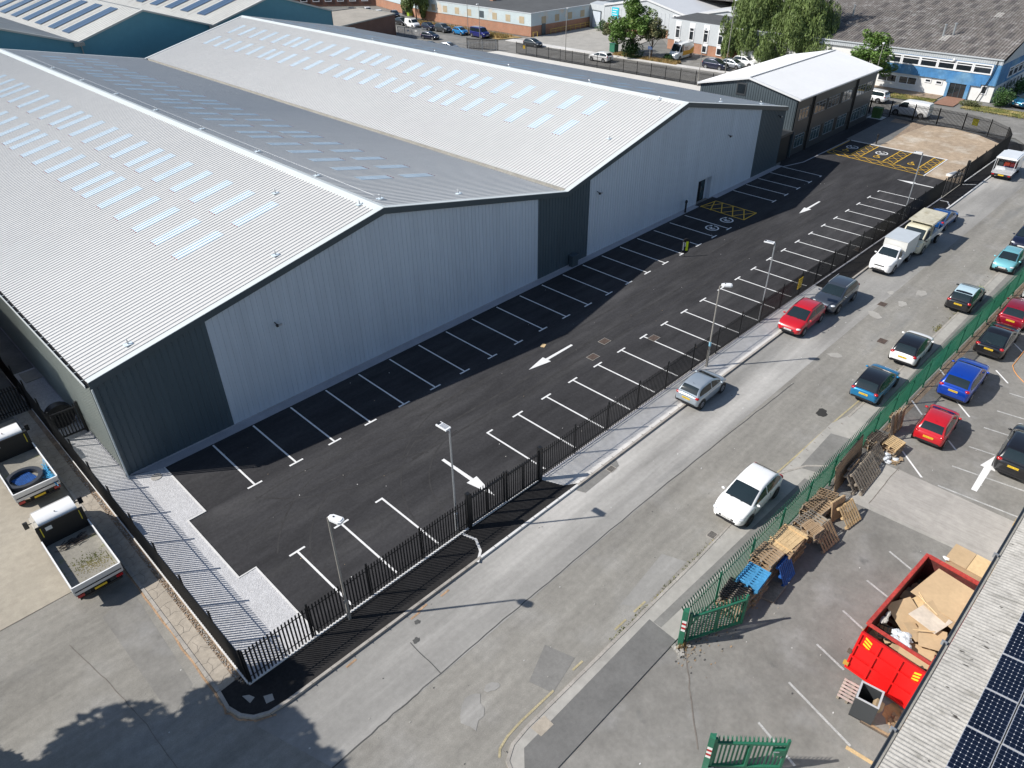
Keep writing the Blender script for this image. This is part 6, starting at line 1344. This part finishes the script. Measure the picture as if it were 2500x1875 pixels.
tree('weeping_birch', 'weeping birch with hanging foliage, left of the pair above the office roof', 118.3, 36.6, 12.6, 4.7, BW2, m_leaf_w, .16, 2.6, .3, droop=.75)
tree('weeping_birch', 'taller weeping birch with hanging foliage, right of the pair above the office roof', 117.6, 28.2, 13.8, 5.0, BW2, m_leaf_w, .16, 2.6, .3, droop=.75)
tree('rowan_tree', 'small open leafy tree in front of the blue fronted factory', 109.2, 13.0, 8.0, 3.6, BL+[(.3, -.5, .35, .4, .16)], m_leaf, .16, 1.5, .14, bare=.25)
tree('roadside_tree', 'small weeping tree above the parked cars at the top of the back road', 110.6, 119.3, 8.8, 3.4, BW, m_leaf_w, .24, 1.3, .16, droop=.5, bare=.35)
tree('yard_tree', 'tree outside the lower left corner of the picture, shading the yard asphalt', -16.4, -6.5, 12.5, 5.5, BL+[(-.6, .5, .66, .45, .16), (.7, -.5, .66, .42, .15), (.85, .3, .7, .3, .12), (-.7, -.6, .66, .35, .14), (.3, -.9, .64, .3, .12)], m_leaf_d, .18, 3.0, .28)
tree('yard_tree', 'smaller tree outside the left edge of the picture, added to fill the yard shadow', -19.4, -4.4, 11.5, 4.0, BL, m_leaf_d, .17, 2.4, .22)  # unseen second tree, added to close gaps in the shadow on the asphalt
gb = MB()
def tuft(x0, x1, y0, y1, n, h, m):
    for _ in range(n):
        x, y = rnd.uniform(x0, x1), rnd.uniform(y0, y1); a = rnd.uniform(0, 3.14); s = rnd.uniform(.03, .07); hh = h*rnd.uniform(.4, 1.1); dx, dy = math.cos(a)*s, math.sin(a)*s; l = rnd.uniform(-.12, .12)
        gb.add([(x-dx, y-dy, .04), (x+dx, y+dy, .04), (x+l, y+l, .04+hh)], [(0, 1, 2)], m)
tuft(107.3, 109.4, 44.8, 52, 1500, .55, m_tall); tuft(107.3, 109.6, 55.5, 58.5, 900, .5, m_tall); tuft(105.9, 109.6, 86, 117, 6000, .65, m_tall); tuft(108.5, 112.3, -18, -.8, 2500, .14, m_grass); tuft(109.2, 111.9, 3.1, 9.3, 1500, .16, m_grass)
tag(gb.build('long_grass'), kind='stuff')
# ================================================================ PALLETS AND YARD CLUTTER
def pallet_mesh(w_, d_, m, m2=None, nb=7, solid=False, thick=.144):
    """pallet lying flat, deck boards along Y, origin at the centre of its underside"""
    b = MB(); m2 = m2 or m; pitch = w_/nb; bw = pitch*.58
    for y in (-d_/2+.05, 0, d_/2-.05): b.box(-w_/2, w_/2, y-.045, y+.045, .10, .122, m2)
    for k in range(nb):
        x = -w_/2+pitch*k+pitch/2 if not solid else -w_/2+pitch*k+pitch/2
        b.box(x-(bw if not solid else pitch*.97)/2, x+(bw if not solid else pitch*.97)/2, -d_/2, d_/2, .1225, thick, m)
    for y in (-d_/2+.05, 0, d_/2-.05):
        for x in (-w_/2+.07, 0, w_/2-.07): b.box(x-.07, x+.07, y-.045, y+.045, .022, .0995, m2)
        b.box(-w_/2, w_/2, y-.05, y+.05, 0, .0215, m2)
    me_o = b.build('pallet'); me = me_o.data; D.objects.remove(me_o); return me
PM = {k: pallet_mesh(*a) for k, a in dict(
    w=(1.2, 1.0, m_wood, m_wood_g), g=(1.2, 1.0, m_wood_g, m_wood), n=(1.2, 1.0, m_wood_n, m_wood_n), d=(1.2, 1.0, m_wood_d, m_wood_g), b=(1.2, 1.0, m_blue_p, m_blue_p, 8),
    bl=(1.2, 1.0, m_blue_l, m_blue_l, 8), big=(2.4, 1.1, m_wood_g, m_wood_g, 11), wide=(1.9, 1.15, m_wood, m_wood, 12), k=(1.2, 1.0, m_black, m_wood_g, 9), pk=(1.0, .75, M('pinkish washed wood', (.50, .40, .36), .85, layers=((3, .2),)), m_wood_g, 6)).items()}
def pallet(key, label, x, y, z, rz=0, tx=0, ty=0, sc=(1, 1, 1), group=None):
    o = D.objects.new('pallet', PM[key]); COL.objects.link(o); o.location = (x, y, z); o.rotation_euler = (R(tx), R(ty), R(rz)); o.scale = sc
    return tag(o, label, 'pallet', group)
def stack(keys, x, y, desc, rz=0, jit=5, z0=ZC, group=None, sc=(1, 1, 1)):
    n = len(keys)
    for i, k in enumerate(keys):
        nm = {'w': 'weathered', 'g': 'grey', 'n': 'fresh wooden', 'd': 'dark stained', 'b': 'blue', 'bl': 'worn light blue', 'wide': 'wide wooden', 'k': 'black plastic', 'big': 'large grey wooden'}[k]
        pallet(k, f'{nm} pallet, {ORD[n-1-i]} in the {desc}', x+rnd.uniform(-.07, .07), y+rnd.uniform(-.06, .06), z0+i*.146, rz+rnd.uniform(-jit, jit), group=group, sc=sc)
stack('dgdgw', 12.95, -22.25, 'stack nearest the open gate', rz=2, group='pallets piled along the green fence', z0=ZC)
stack('kk', 13.1, -22.2, 'black pair on the gate side stack', rz=6, z0=ZC+.73, group='pallets piled along the green fence')
stack(['g', 'w', 'g', 'w', 'g', 'bl', 'bl', 'bl'], 14.3, -22.3, 'blue topped stack', rz=2, group='pallets piled along the green fence', sc=(1.08, 1, 1))
pallet('b', 'royal blue pallet standing on edge against the tall wooden stack', 16.05, -22.95, ZC+.52, rz=2, tx=64, group='pallets piled along the green fence', sc=(.95, 1.1, 1))
b = MB(); b.box(-.62, .62, -.35, .35, 0, .03, m_wood_g); o = b.build('board', loc=(15.0, -23.05, ZC+.06)); o.rotation_euler = (R(-14), 0, R(2)); tag(o, 'flat grey board lying on the asphalt by the blue topped stack', 'board')
stack(['g', 'w', 'd', 'w', 'g', 'w', 'w', 'g', 'w'], 15.75, -22.15, 'tall brown stack beside the blue pallets', rz=1, group='pallets piled along the green fence', sc=(.95, 1, 1))
stack(['wide', 'g', 'g', 'wide', 'g', 'wide', 'g', 'wide'], 17.2, -22.35, 'wide stack under the fresh timber deck', rz=-3, group='pallets piled along the green fence', sc=(.98, 1, 1))
b = MB()
for k in range(5): b.box(-.85, .85, -.5+k*.2, -.31+k*.2, .0, .022, m_wood_n)
for x in (-.55, .65): b.box(x-.04, x+.04, -.62, .58, .022, .08, m_wood_n)
o = b.build('timber_deck', loc=(17.25, -22.35, ZC+1.18), rz=R(-6)); tag(o, 'fresh yellow timber deck panel lying on top of the wide pallet stack', 'timber panel')
stack(['g', 'd', 'g', 'w', 'g'], 19.6, -22.45, 'broad grey stack in the middle', rz=-6, group='pallets piled along the green fence', sc=(1.2, 1.05, 1))
stack(['w', 'w', 'w'], 18.75, -22.85, 'short tilted stack behind the leaning brown pallet', rz=-14, z0=ZC+.75, group='pallets piled along the green fence', sc=(.62, .8, 1))
stack(['d', 'g', 'w', 'd', 'w'], 20.85, -22.2, 'low dark stack before the board sheet', rz=-8, group='pallets piled along the green fence', sc=(1.1, 1, 1))
stack(['g', 'd', 'w'], 22.05, -22.15, 'low pile at the board sheet corner', rz=12, jit=12, group='pallets piled along the green fence')
pallet('w', 'brown pallet leaning on the middle stacks, facing the yard', 19.4, -23.3, ZC+.42, rz=-7, tx=50, group='pallets leaning beside the green fence', sc=(1.15, 1.1, 1))
pallet('n', 'pale new pallet leaning outward at the end of the middle stacks', 21.6, -23.45, ZC+.42, rz=-9, tx=50, group='pallets leaning beside the green fence', sc=(1.02, 1.1, 1))
b = MB(); b.box(-.5, .5, -.03, .03, 0, 1.15, m_wood); b.box(-.5, .5, .03, .1, .02, .09, m_wood_n); b.box(-.5, .5, .03, .1, 1.05, 1.12, m_wood_n); o = b.build('crate_side', loc=(21.35, -23.12, ZC+.05), rz=R(-12)); o.rotation_euler.x = R(-12); tag(o, 'square boarded crate side standing behind the pale new pallet', 'crate side')
m_brd = M('brown board', (.27, .19, .12), .85, layers=((1.2, .15), (8, .12)))
b = MB(); b.box(-1.8, 1.8, -.02, .02, 0, 1.62, m_brd)
for k in range(7): b.box(-1.8, 1.8, -.024, -.02, .06+k*.23, .065+k*.23, m_wood_d)
b.box(-1.81, 1.81, -.03, .03, 1.6, 1.66, m_wood_d); o = b.build('plywood_sheet', loc=(24.75, -22.15, ZC)); o.rotation_euler = (R(-10), 0, R(2)); tag(o, 'long brown board sheet standing on edge against the green fence', 'board sheet')
pallet('big', 'large grey pallet leaning outward, nearest the camera side of the board sheet', 25.05, -22.8, ZC+.44, rz=1, tx=50, group='pallets leaning beside the green fence', sc=(1.08, 1.12, 1))
pallet('big', 'second large grey pallet leaning behind the first one', 24.75, -22.55, ZC+.46, rz=1, tx=54, group='pallets leaning beside the green fence', sc=(1.05, 1.0, 1))
pallet('w', 'brown pallet leaning between the board sheet and the large grey pallets', 24.6, -22.35, ZC+.55, rz=0, tx=72, group='pallets leaning beside the green fence')
pallet('g', 'grey pallet leaning right of the large grey pallets', 27.0, -22.6, ZC+.43, rz=1, tx=50, group='pallets leaning beside the green fence')
stack(['d', 'g', 'd', 'g', 'd'], 28.15, -22.05, 'slumped dark stack by the fence post', rz=-8, jit=7, group='pallets piled along the green fence', sc=(.95, .9, 1))
for i, (x, l) in enumerate(((29.75, 'leftmost'), (30.1, 'second from left'), (30.45, 'third from left'), (30.8, 'rightmost'))):
    pallet('w' if i % 2 else 'g', 'upright pallet against the green fence behind the red hatchback, '+l, x, -22.2-.05*i, ZC+.7, rz=rnd.uniform(-4, 4), tx=78+i*2, group='upright pallets at the fence', sc=(.42, 1.4, 1))
stack(['g', 'w', 'w'], 28.4, -22.95, 'small stack by the polythene heap', rz=-4, group='pallets piled along the green fence', sc=(.98, .8, 1))
pallet('n', 'fresh yellow pallet lying tilted on the small stack by the polythene heap', 28.5, -22.95, ZC+.45, rz=-5, tx=5, ty=3, sc=(.98, .8, 1))
b = MB()
for _ in range(26):
    c = (rnd.gauss(0, .22), rnd.gauss(0, .16), rnd.uniform(.03, .25)); b.ell(c, (rnd.uniform(.08, .22), rnd.uniform(.06, .18), rnd.uniform(.03, .08)), m_polyth, 8, 5, jit=.25)
tag(b.build('polythene_heap', loc=(27.55, -23.05, ZC)), 'crumpled heap of clear polythene beside the fresh yellow pallet', 'polythene heap')
def crumple(name, label, cat, loc, r, n, m):
    b = MB()
    for _ in range(n):
        T = Matrix.Translation((rnd.gauss(0, r), rnd.gauss(0, r*.7), rnd.uniform(.01, .12))) @ Matrix.Rotation(rnd.uniform(0, 6), 4, 'Z') @ Matrix.Rotation(rnd.uniform(-.5, .5), 4, 'X'); s = rnd.uniform(.05, .16); b.box(-s, s, -s*.6, s*.6, 0, .008, m, T)
    return tag(b.build(name, loc=loc), label, cat)
crumple('cardboard_scraps', 'scatter of torn brown cardboard on the concrete slab edge by the polythene', 'cardboard', (27.75, -23.45, ZC), .2, 26, m_card)
# ---------------------------------------------------------------- skip and its load
sk_ = thing('skip', 'large bright red open skip with ribbed end door, filled with sheets of board', 'skip', (14.35, -28.22, ZC), R(-4))
SL, SW, SH = 5.35, 2.44, 1.92
b = MB()
b.box(0, SL, -SW/2, -SW/2+.05, .2, SH, m_skip); b.box(0, SL, SW/2-.05, SW/2, .2, SH, m_skip); b.box(SL-.05, SL, -SW/2+.05, SW/2-.05, .2, SH, m_skip); b.box(0, SL, -SW/2+.05, SW/2-.05, .2, .26, m_skip_w)
for k in range(9):
    x = .3+k*.6
    for s in (-1, 1): b.box(x, x+.08, s*SW/2-(0 if s > 0 else .06), s*SW/2+(.06 if s > 0 else 0), .22, SH-.1, m_skip)
b.build('skip_body', parent=sk_)
m_skin = M('dark red skip interior', (.10, .022, .018), .8, layers=((2, .3), (9, .3)))  # darker red than the outside, for thin panels on the inner walls
b = MB(); b.box(.05, SL-.08, SW/2-.058, SW/2-.052, .28, SH-.02, m_skin); b.box(.05, SL-.08, -SW/2+.052, -SW/2+.058, .28, SH-.02, m_skin); b.box(SL-.06, SL-.053, -SW/2+.06, SW/2-.06, .28, SH-.02, m_skin); b.build('dark_inner_face', parent=sk_)
b = MB()
for s in (-1, 1): b.box(0, SL, s*SW/2-.07, s*SW/2+.07, SH, SH+.11, m_skip_w)
b.box(SL-.12, SL+.03, -SW/2+.07, SW/2-.07, SH, SH+.11, m_skip_w); b.box(-.02, .09, -SW/2+.07, SW/2-.07, SH, SH+.1, m_skip_w); b.build('rim', parent=sk_)
b = MB(); Td = Matrix.Translation((-.86, 0, .15)) @ Matrix.Rotation(R(15.5), 4, 'Y')
b.box(-.03, .03, -SW/2, SW/2, 0, 1.82, m_skip, Td)
for zz in (0, .58, 1.18, 1.75): b.box(-.13, -.03, -SW/2, SW/2, zz, zz+.08, m_skip, Td)
for yy in (-SW/2, -.44, .38, SW/2-.08): b.box(-.125, -.03, yy, yy+.08, .08, 1.75, m_skip, Td)
b.build('end_door', parent=sk_)
b = MB()
for yy, sg in ((.86, 1), (-1.04, -1)):
    for k in range(3): b.add([Td @ Vector(v) for v in [(-.032, yy-.14, 1.27+k*.14-.05*sg), (-.032, yy+.14, 1.27+k*.14+.05*sg), (-.032, yy+.14, 1.355+k*.14+.05*sg), (-.032, yy-.14, 1.355+k*.14-.05*sg)]], [(0, 3, 2, 1)], m_signy)
for k in range(len(b.v)): b.v[k] = (b.v[k][0]-.012, b.v[k][1], b.v[k][2])
b.build('hazard_stripes', parent=sk_)
b = MB()
for s in (-1, 1): b.add([(-.82, s*SW/2, .15), (0, s*SW/2, .2), (0, s*SW/2, SH), (-.38, s*SW/2, SH-.04)], [(0, 1, 2, 3), (3, 2, 1, 0)], m_skip)
b.build('side_cheek', parent=sk_)
b = MB(); b.box(-.95, -.85, SW/2-.1, SW/2+.1, .25, .45, M('worn yellow hinge', (.5, .3, .05), .7)); b.box(-.8, -.7, SW/2-.02, SW/2+.14, .8, 1.0, m_wood_d); b.build('hinge', parent=sk_)
for k, x in enumerate((1.0, 4.2)):
    for s in (-1, 1):
        b = MB(); b.tube((x, s*.75, .1), (x, s*.95, .1), .1, .1, m_black, 12); b.build('roller', parent=sk_)
a_ = R(-4)
def sk_at(x, y, z): return (14.35+x*math.cos(a_)-y*math.sin(a_), -28.22+x*math.sin(a_)+y*math.cos(a_), ZC+z)
def board(label, x, y, z, w_, d_, rz, tx=0, ty=0, m=m_ply, th=.02, name='board', cat='board'):
    b = MB(); n = 8; vs = []
    b.box(-w_/2, w_/2, -d_/2, d_/2, 0, th, m)
    o = b.build(name, loc=sk_at(x, y, z)); o.rotation_euler = (R(tx), R(ty), R(rz)-.07); return tag(o, label, cat)
mb = MB()
for _ in range(150):
    x, y = rnd.uniform(.15, 4.9), rnd.uniform(-1.0, 1.0); s = rnd.uniform(.15, .5)
    T = Matrix.Translation(sk_at(x, y, rnd.uniform(.3, 1.1))) @ Matrix.Rotation(rnd.uniform(0, 6), 4, 'Z') @ Matrix.Rotation(rnd.uniform(-.5, .5), 4, 'X'); mb.box(-s, s, -s*.5, s*.5, 0, .015, rnd.choice((m_card, m_ply, m_wood_d, m_ply, m_ply_n)), T)
tag(mb.build('board_offcuts'), kind='stuff')
board('largest tan board sheet across the far half of the skip', 3.95, -.25, 1.80, 2.0, 2.0, -8, tx=-3, ty=-4)
board('tan board sheet overlapping in front of the largest sheet in the skip', 3.0, -.62, 1.72, .9, 1.5, -14, ty=3, tx=2)
board('long dull tan sheet leaning against the street side of the skip', 2.05, .45, 1.45, 1.15, 1.35, -28, tx=14, ty=-6, m=m_ply)
board('pale dusty sheet lying on top in the middle of the skip', 2.35, -.25, 1.72, 1.15, 1.15, -12, tx=-3, ty=2, m=m_ply_p)
board('triangular tan sheet end over the near right rim of the skip', 1.55, -.72, 1.6, 1.0, 1.0, 24, tx=-4, ty=-3)
board('narrow tan offcut sheet below the pale dusty sheet', 1.45, -.1, 1.5, .9, .5, 55, tx=6)
board('yellow plywood offcut showing between sheets in the skip', 2.9, .42, 1.5, .7, .6, -20, ty=-8, m=m_ply_n)
board('small yellow plywood offcut near the street side of the skip', 3.05, .1, 1.58, .7, .35, 10, ty=5, m=m_ply_n)
board('dark tan board slanting down behind the end bar of the skip', .75, -.55, 1.2, .8, 1.2, 18, ty=-22)
board('long pale batten board just inside the end door of the skip', -.12, -.45, 1.45, .28, 1.6, 2, ty=-15, m=m_ply_n)
for i, (x0, y0, x1, y1, z, l) in enumerate([(3.3, .62, 2.7, -.05, 1.74, 'leftmost thin timber batten across the skip load'), (3.1, .55, 2.65, -.38, 1.76, 'second thin timber batten across the skip load'), (1.25, -.02, 1.75, -.65, 1.78, 'short timber batten on the pale dusty sheet')]):
    b = MB(); b.tube(sk_at(x0, y0, z), sk_at(x1, y1, z+.03), .022, .022, m_ply_n, 4); tag(b.build('batten'), l, 'batten')
b = MB()
for _ in range(16): b.ell(sk_at(.75+rnd.gauss(0, .16), .12+rnd.gauss(0, .16), 1.55+rnd.gauss(0, .05)), (rnd.uniform(.1, .2), rnd.uniform(.1, .2), rnd.uniform(.05, .09)), m_polyth, 9, 6, jit=.22)
tag(b.build('plastic_bag'), 'clear plastic bag on the skip load by the end bar', 'bag')
M_SACK = M('grubby white sack', (.52, .50, .46), .8, layers=((6, .2),))
b = MB()
for _ in range(10): b.ell(sk_at(1.05+rnd.gauss(0, .2), .95+rnd.gauss(0, .05), 1.65+rnd.gauss(0, .05)), (rnd.uniform(.12, .22), rnd.uniform(.06, .12), rnd.uniform(.04, .08)), M_SACK, 9, 6, jit=.2)
tag(b.build('sack'), 'white crumpled sack in the street side corner of the skip', 'sack')
b = MB()
for k in range(5): b.box(-.35, .35, -.3+k*.15, -.28+k*.15, 0, .05, m_plastic)
for k in (-.33, 0, .31): b.box(k, k+.03, -.3, .33, -.02, .03, m_plastic)
o = b.build('plastic_tray', loc=sk_at(.75, .62, 1.35), rz=R(15)); tag(o, 'dark plastic grid tray near the end bar of the skip', 'tray')
t = thing('cardboard_crate', 'tall cardboard and plywood crate standing beyond the far end of the skip', 'crate', (20.75, -28.85, ZC), R(-3))
b = MB(); b.box(-.55, .55, -.8, .8, 0, 1.86, m_card); b.build('crate_body', parent=t)
b = MB(); b.box(-.6, .6, .02, .86, 1.87, 1.9, m_ply); b.build('lid_panel', parent=t); b = MB(); b.box(-.6, .6, -.9, .0, 1.875, 1.905, m_ply_n); b.build('lid_panel', parent=t)
b = MB(); b.box(-.55, -.53, -.4, .2, 0, 0, m_card) if False else b.ell((-.55, .8, 1.85), (.1, .16, .07), m_plate_w, 8, 5, jit=.2); b.build('packing_foam', parent=t)
b = MB(); b.box(-.42, .42, -.4, .4, 0, .05, m_plastic)
for x0, x1, y0, y1 in ((-.42, -.37, -.4, .4), (.37, .42, -.4, .4), (-.37, .37, -.4, -.35), (-.37, .37, .35, .4)): b.box(x0, x1, y0, y1, .05, 1.12, m_cd2)
o = thing('grey_bin', 'open dark grey metal bin standing by the ribbed door of the red skip', 'bin', (12.2, -28.25, ZC), R(8)); x = b.build('bin_body', parent=o)
b = MB(); b.band([(-.395, -.375), (.395, -.375), (.395, .375), (-.395, .375)], .07, 1.12, m_alu, h=.02, closed=True); b.build('rim', parent=o); b = MB(); b.box(-.15, .2, -.2, .1, .7, .95, m_card, Matrix.Rotation(.4, 4, 'X')); b.build('rubbish', parent=o)
pallet('pk', 'small pinkish worn pallet lying flat beside the grey bin', 12.6, -27.6, ZC, rz=6)
b = MB(); b.box(-.6, .6, -.05, .05, 0, .05, m_wood); b.box(-.62, .5, -.12, -.06, 0, .04, m_wood_d); tag(b.build('plank', loc=(11.9, -28.95, ZC), rz=R(-84)), 'splintered dark plank on the asphalt below the grey bin', 'plank')
b = MB(); b.box(-.6, .6, -.06, .06, 0, .05, m_wood_n); tag(b.build('plank', loc=(10.48, -29.0, ZC), rz=R(-85)), 'pale yellow plank lying near the roof edge at the bottom', 'plank')
crumple('timber_scraps', 'scatter of orange brown timber scraps by the wall below the skip', 'timber scraps', (12.7, -29.35, ZC), .25, 30, m_wood)
sheet('rust_stain', blob(12.9, -29.1, .45, .35), ZC+.004, M('orange dust stain', (.42, .26, .13), .95, layers=((3, .3),)))
# ropes, hose, litter sheet
b = MB(); pts = [(46, -25.4), (45.05, -25.22), (43.28, -25.22), (42.5, -25.2), (41.9, -25.45), (41.44, -25.75), (40.9, -26.25), (40.4, -27.2)]
for p, q in zip(pts, pts[1:]): b.tube((*p, ZC+.03), (*q, ZC+.03), .022, .022, m_orange, 8)
tag(b.build('orange_hose', smooth=60), 'orange hose looping over the yard at the right edge', 'hose')
b = MB(); b.box(-.2, .2, -.14, .14, 0, .03, m_ply_n); tag(b.build('wood_offcut', loc=(23.35, -1.55, ZC), rz=.4), 'small pale wooden offcut on the black car park above the white arrow', 'wood offcut')
# ================================================================ LOW ROOF, BOTTOM RIGHT
ZR0 = 5.6; YR0 = -29.62; SLP = -.14
lr = thing('corrugated_roof_unit', 'long low unit with mottled grey corrugated roof and dark solar panels, bottom right', 'unit')
def zr_(y): return ZR0+SLP*(y-YR0)
b = MB(); pr = []; x = -6
vs = []; nseg = 0
while x < 62:
    h = .022*math.cos((x/.15)*2*math.pi) ; vs += [(x, YR0-.0065*(x-6), zr_(YR0)+h), (x, -36.5, zr_(-36.5)+h)]; x += .0375; nseg += 1
b.add(vs, [(2*i, 2*i+1, 2*i+3, 2*i+2) for i in range(nseg-1)], m_asb2); b.build('roof', parent=lr, smooth=80, recalc=False)
b = MB(); b.box(-5.9, 61.8, -36.4, -30.1, 0, ZR0-.12, m_render); b.build('wall', parent=lr)
b = MB()
for sgn, o2 in ((1, 0),):
    T = Matrix.Translation((-6, YR0+.10+.078, 0)) @ Matrix.Rotation(-.0065, 4, 'Z'); b.box(0, 68, -.07, .06, ZR0-.16, ZR0-.12, m_gutter, T); b.box(0, 68, .05, .075, ZR0-.16, ZR0-.03, m_cd2, T); b.box(0, 68, -.09, -.07, ZR0-.16, ZR0-.05, m_cd2, T)
b.build('gutter', parent=lr)
for x in (8.0, 12.15, 17.4, 22.6):
    b = MB(); b.box(x, x+.06, YR0-.0065*(x-6)+.08, YR0-.0065*(x-6)+.25, ZR0-.2, ZR0, m_galv); b.build('gutter_bracket', parent=lr)
PW_, PL_ = .86, 1.63
for r_ in range(4):
    for c_ in range(14):
        x0 = 6.02+c_*(PL_+.035)-.0; y0 = -30.93-.0035*(x0-8)-r_*(PW_+.03)
        b = MB(); ang = math.atan(SLP)
        T = Matrix.Translation((x0, y0, zr_(y0)+.13)) @ Matrix.Rotation(-math.atan(-SLP), 4, 'X') @ Matrix.Scale(-1, 4, (0, 1, 0))
        b.box(0, PL_, 0, PW_, -.035, 0, m_alu, T); b.box(.012, PL_-.012, .012, PW_-.012, 0, .002, m_pvback, T)
        cw, ch = (PL_-.05)/10, (PW_-.04)/6; ce = .022
        for i in range(10):
            for j in range(6):
                xa, ya = .025+i*cw+.0035, .02+j*ch+.0035; xb, yb_ = xa+cw-.007, ya+ch-.007
                b.add([T @ Vector(v) for v in [(xa+ce, ya, .0045), (xb-ce, ya, .0045), (xb, ya+ce, .0045), (xb, yb_-ce, .0045), (xb-ce, yb_, .0045), (xa+ce, yb_, .0045), (xa, yb_-ce, .0045), (xa, ya+ce, .0045)]], [(0, 1, 2, 3, 4, 5, 6, 7)], m_pvcell)
                if i and j: b.add([T @ Vector(v) for v in [(xa-.02, ya-.0035, .004), (xa-.0035, ya-.02, .004), (xa+.013, ya-.0035, .004), (xa-.0035, ya+.013, .004)]], [(0, 1, 2, 3)], m_plate_w)
        b.build('solar_panel', parent=lr, recalc=True)
b = MB()
for r_ in range(3):
    y0 = -30.93-r_*(PW_+.03)+.0; b.box(5.5, 29.5, y0-.06, y0-.02, zr_(y0)+.04, zr_(y0)+.09, m_alu)
b.build('mounting_rail', parent=lr)
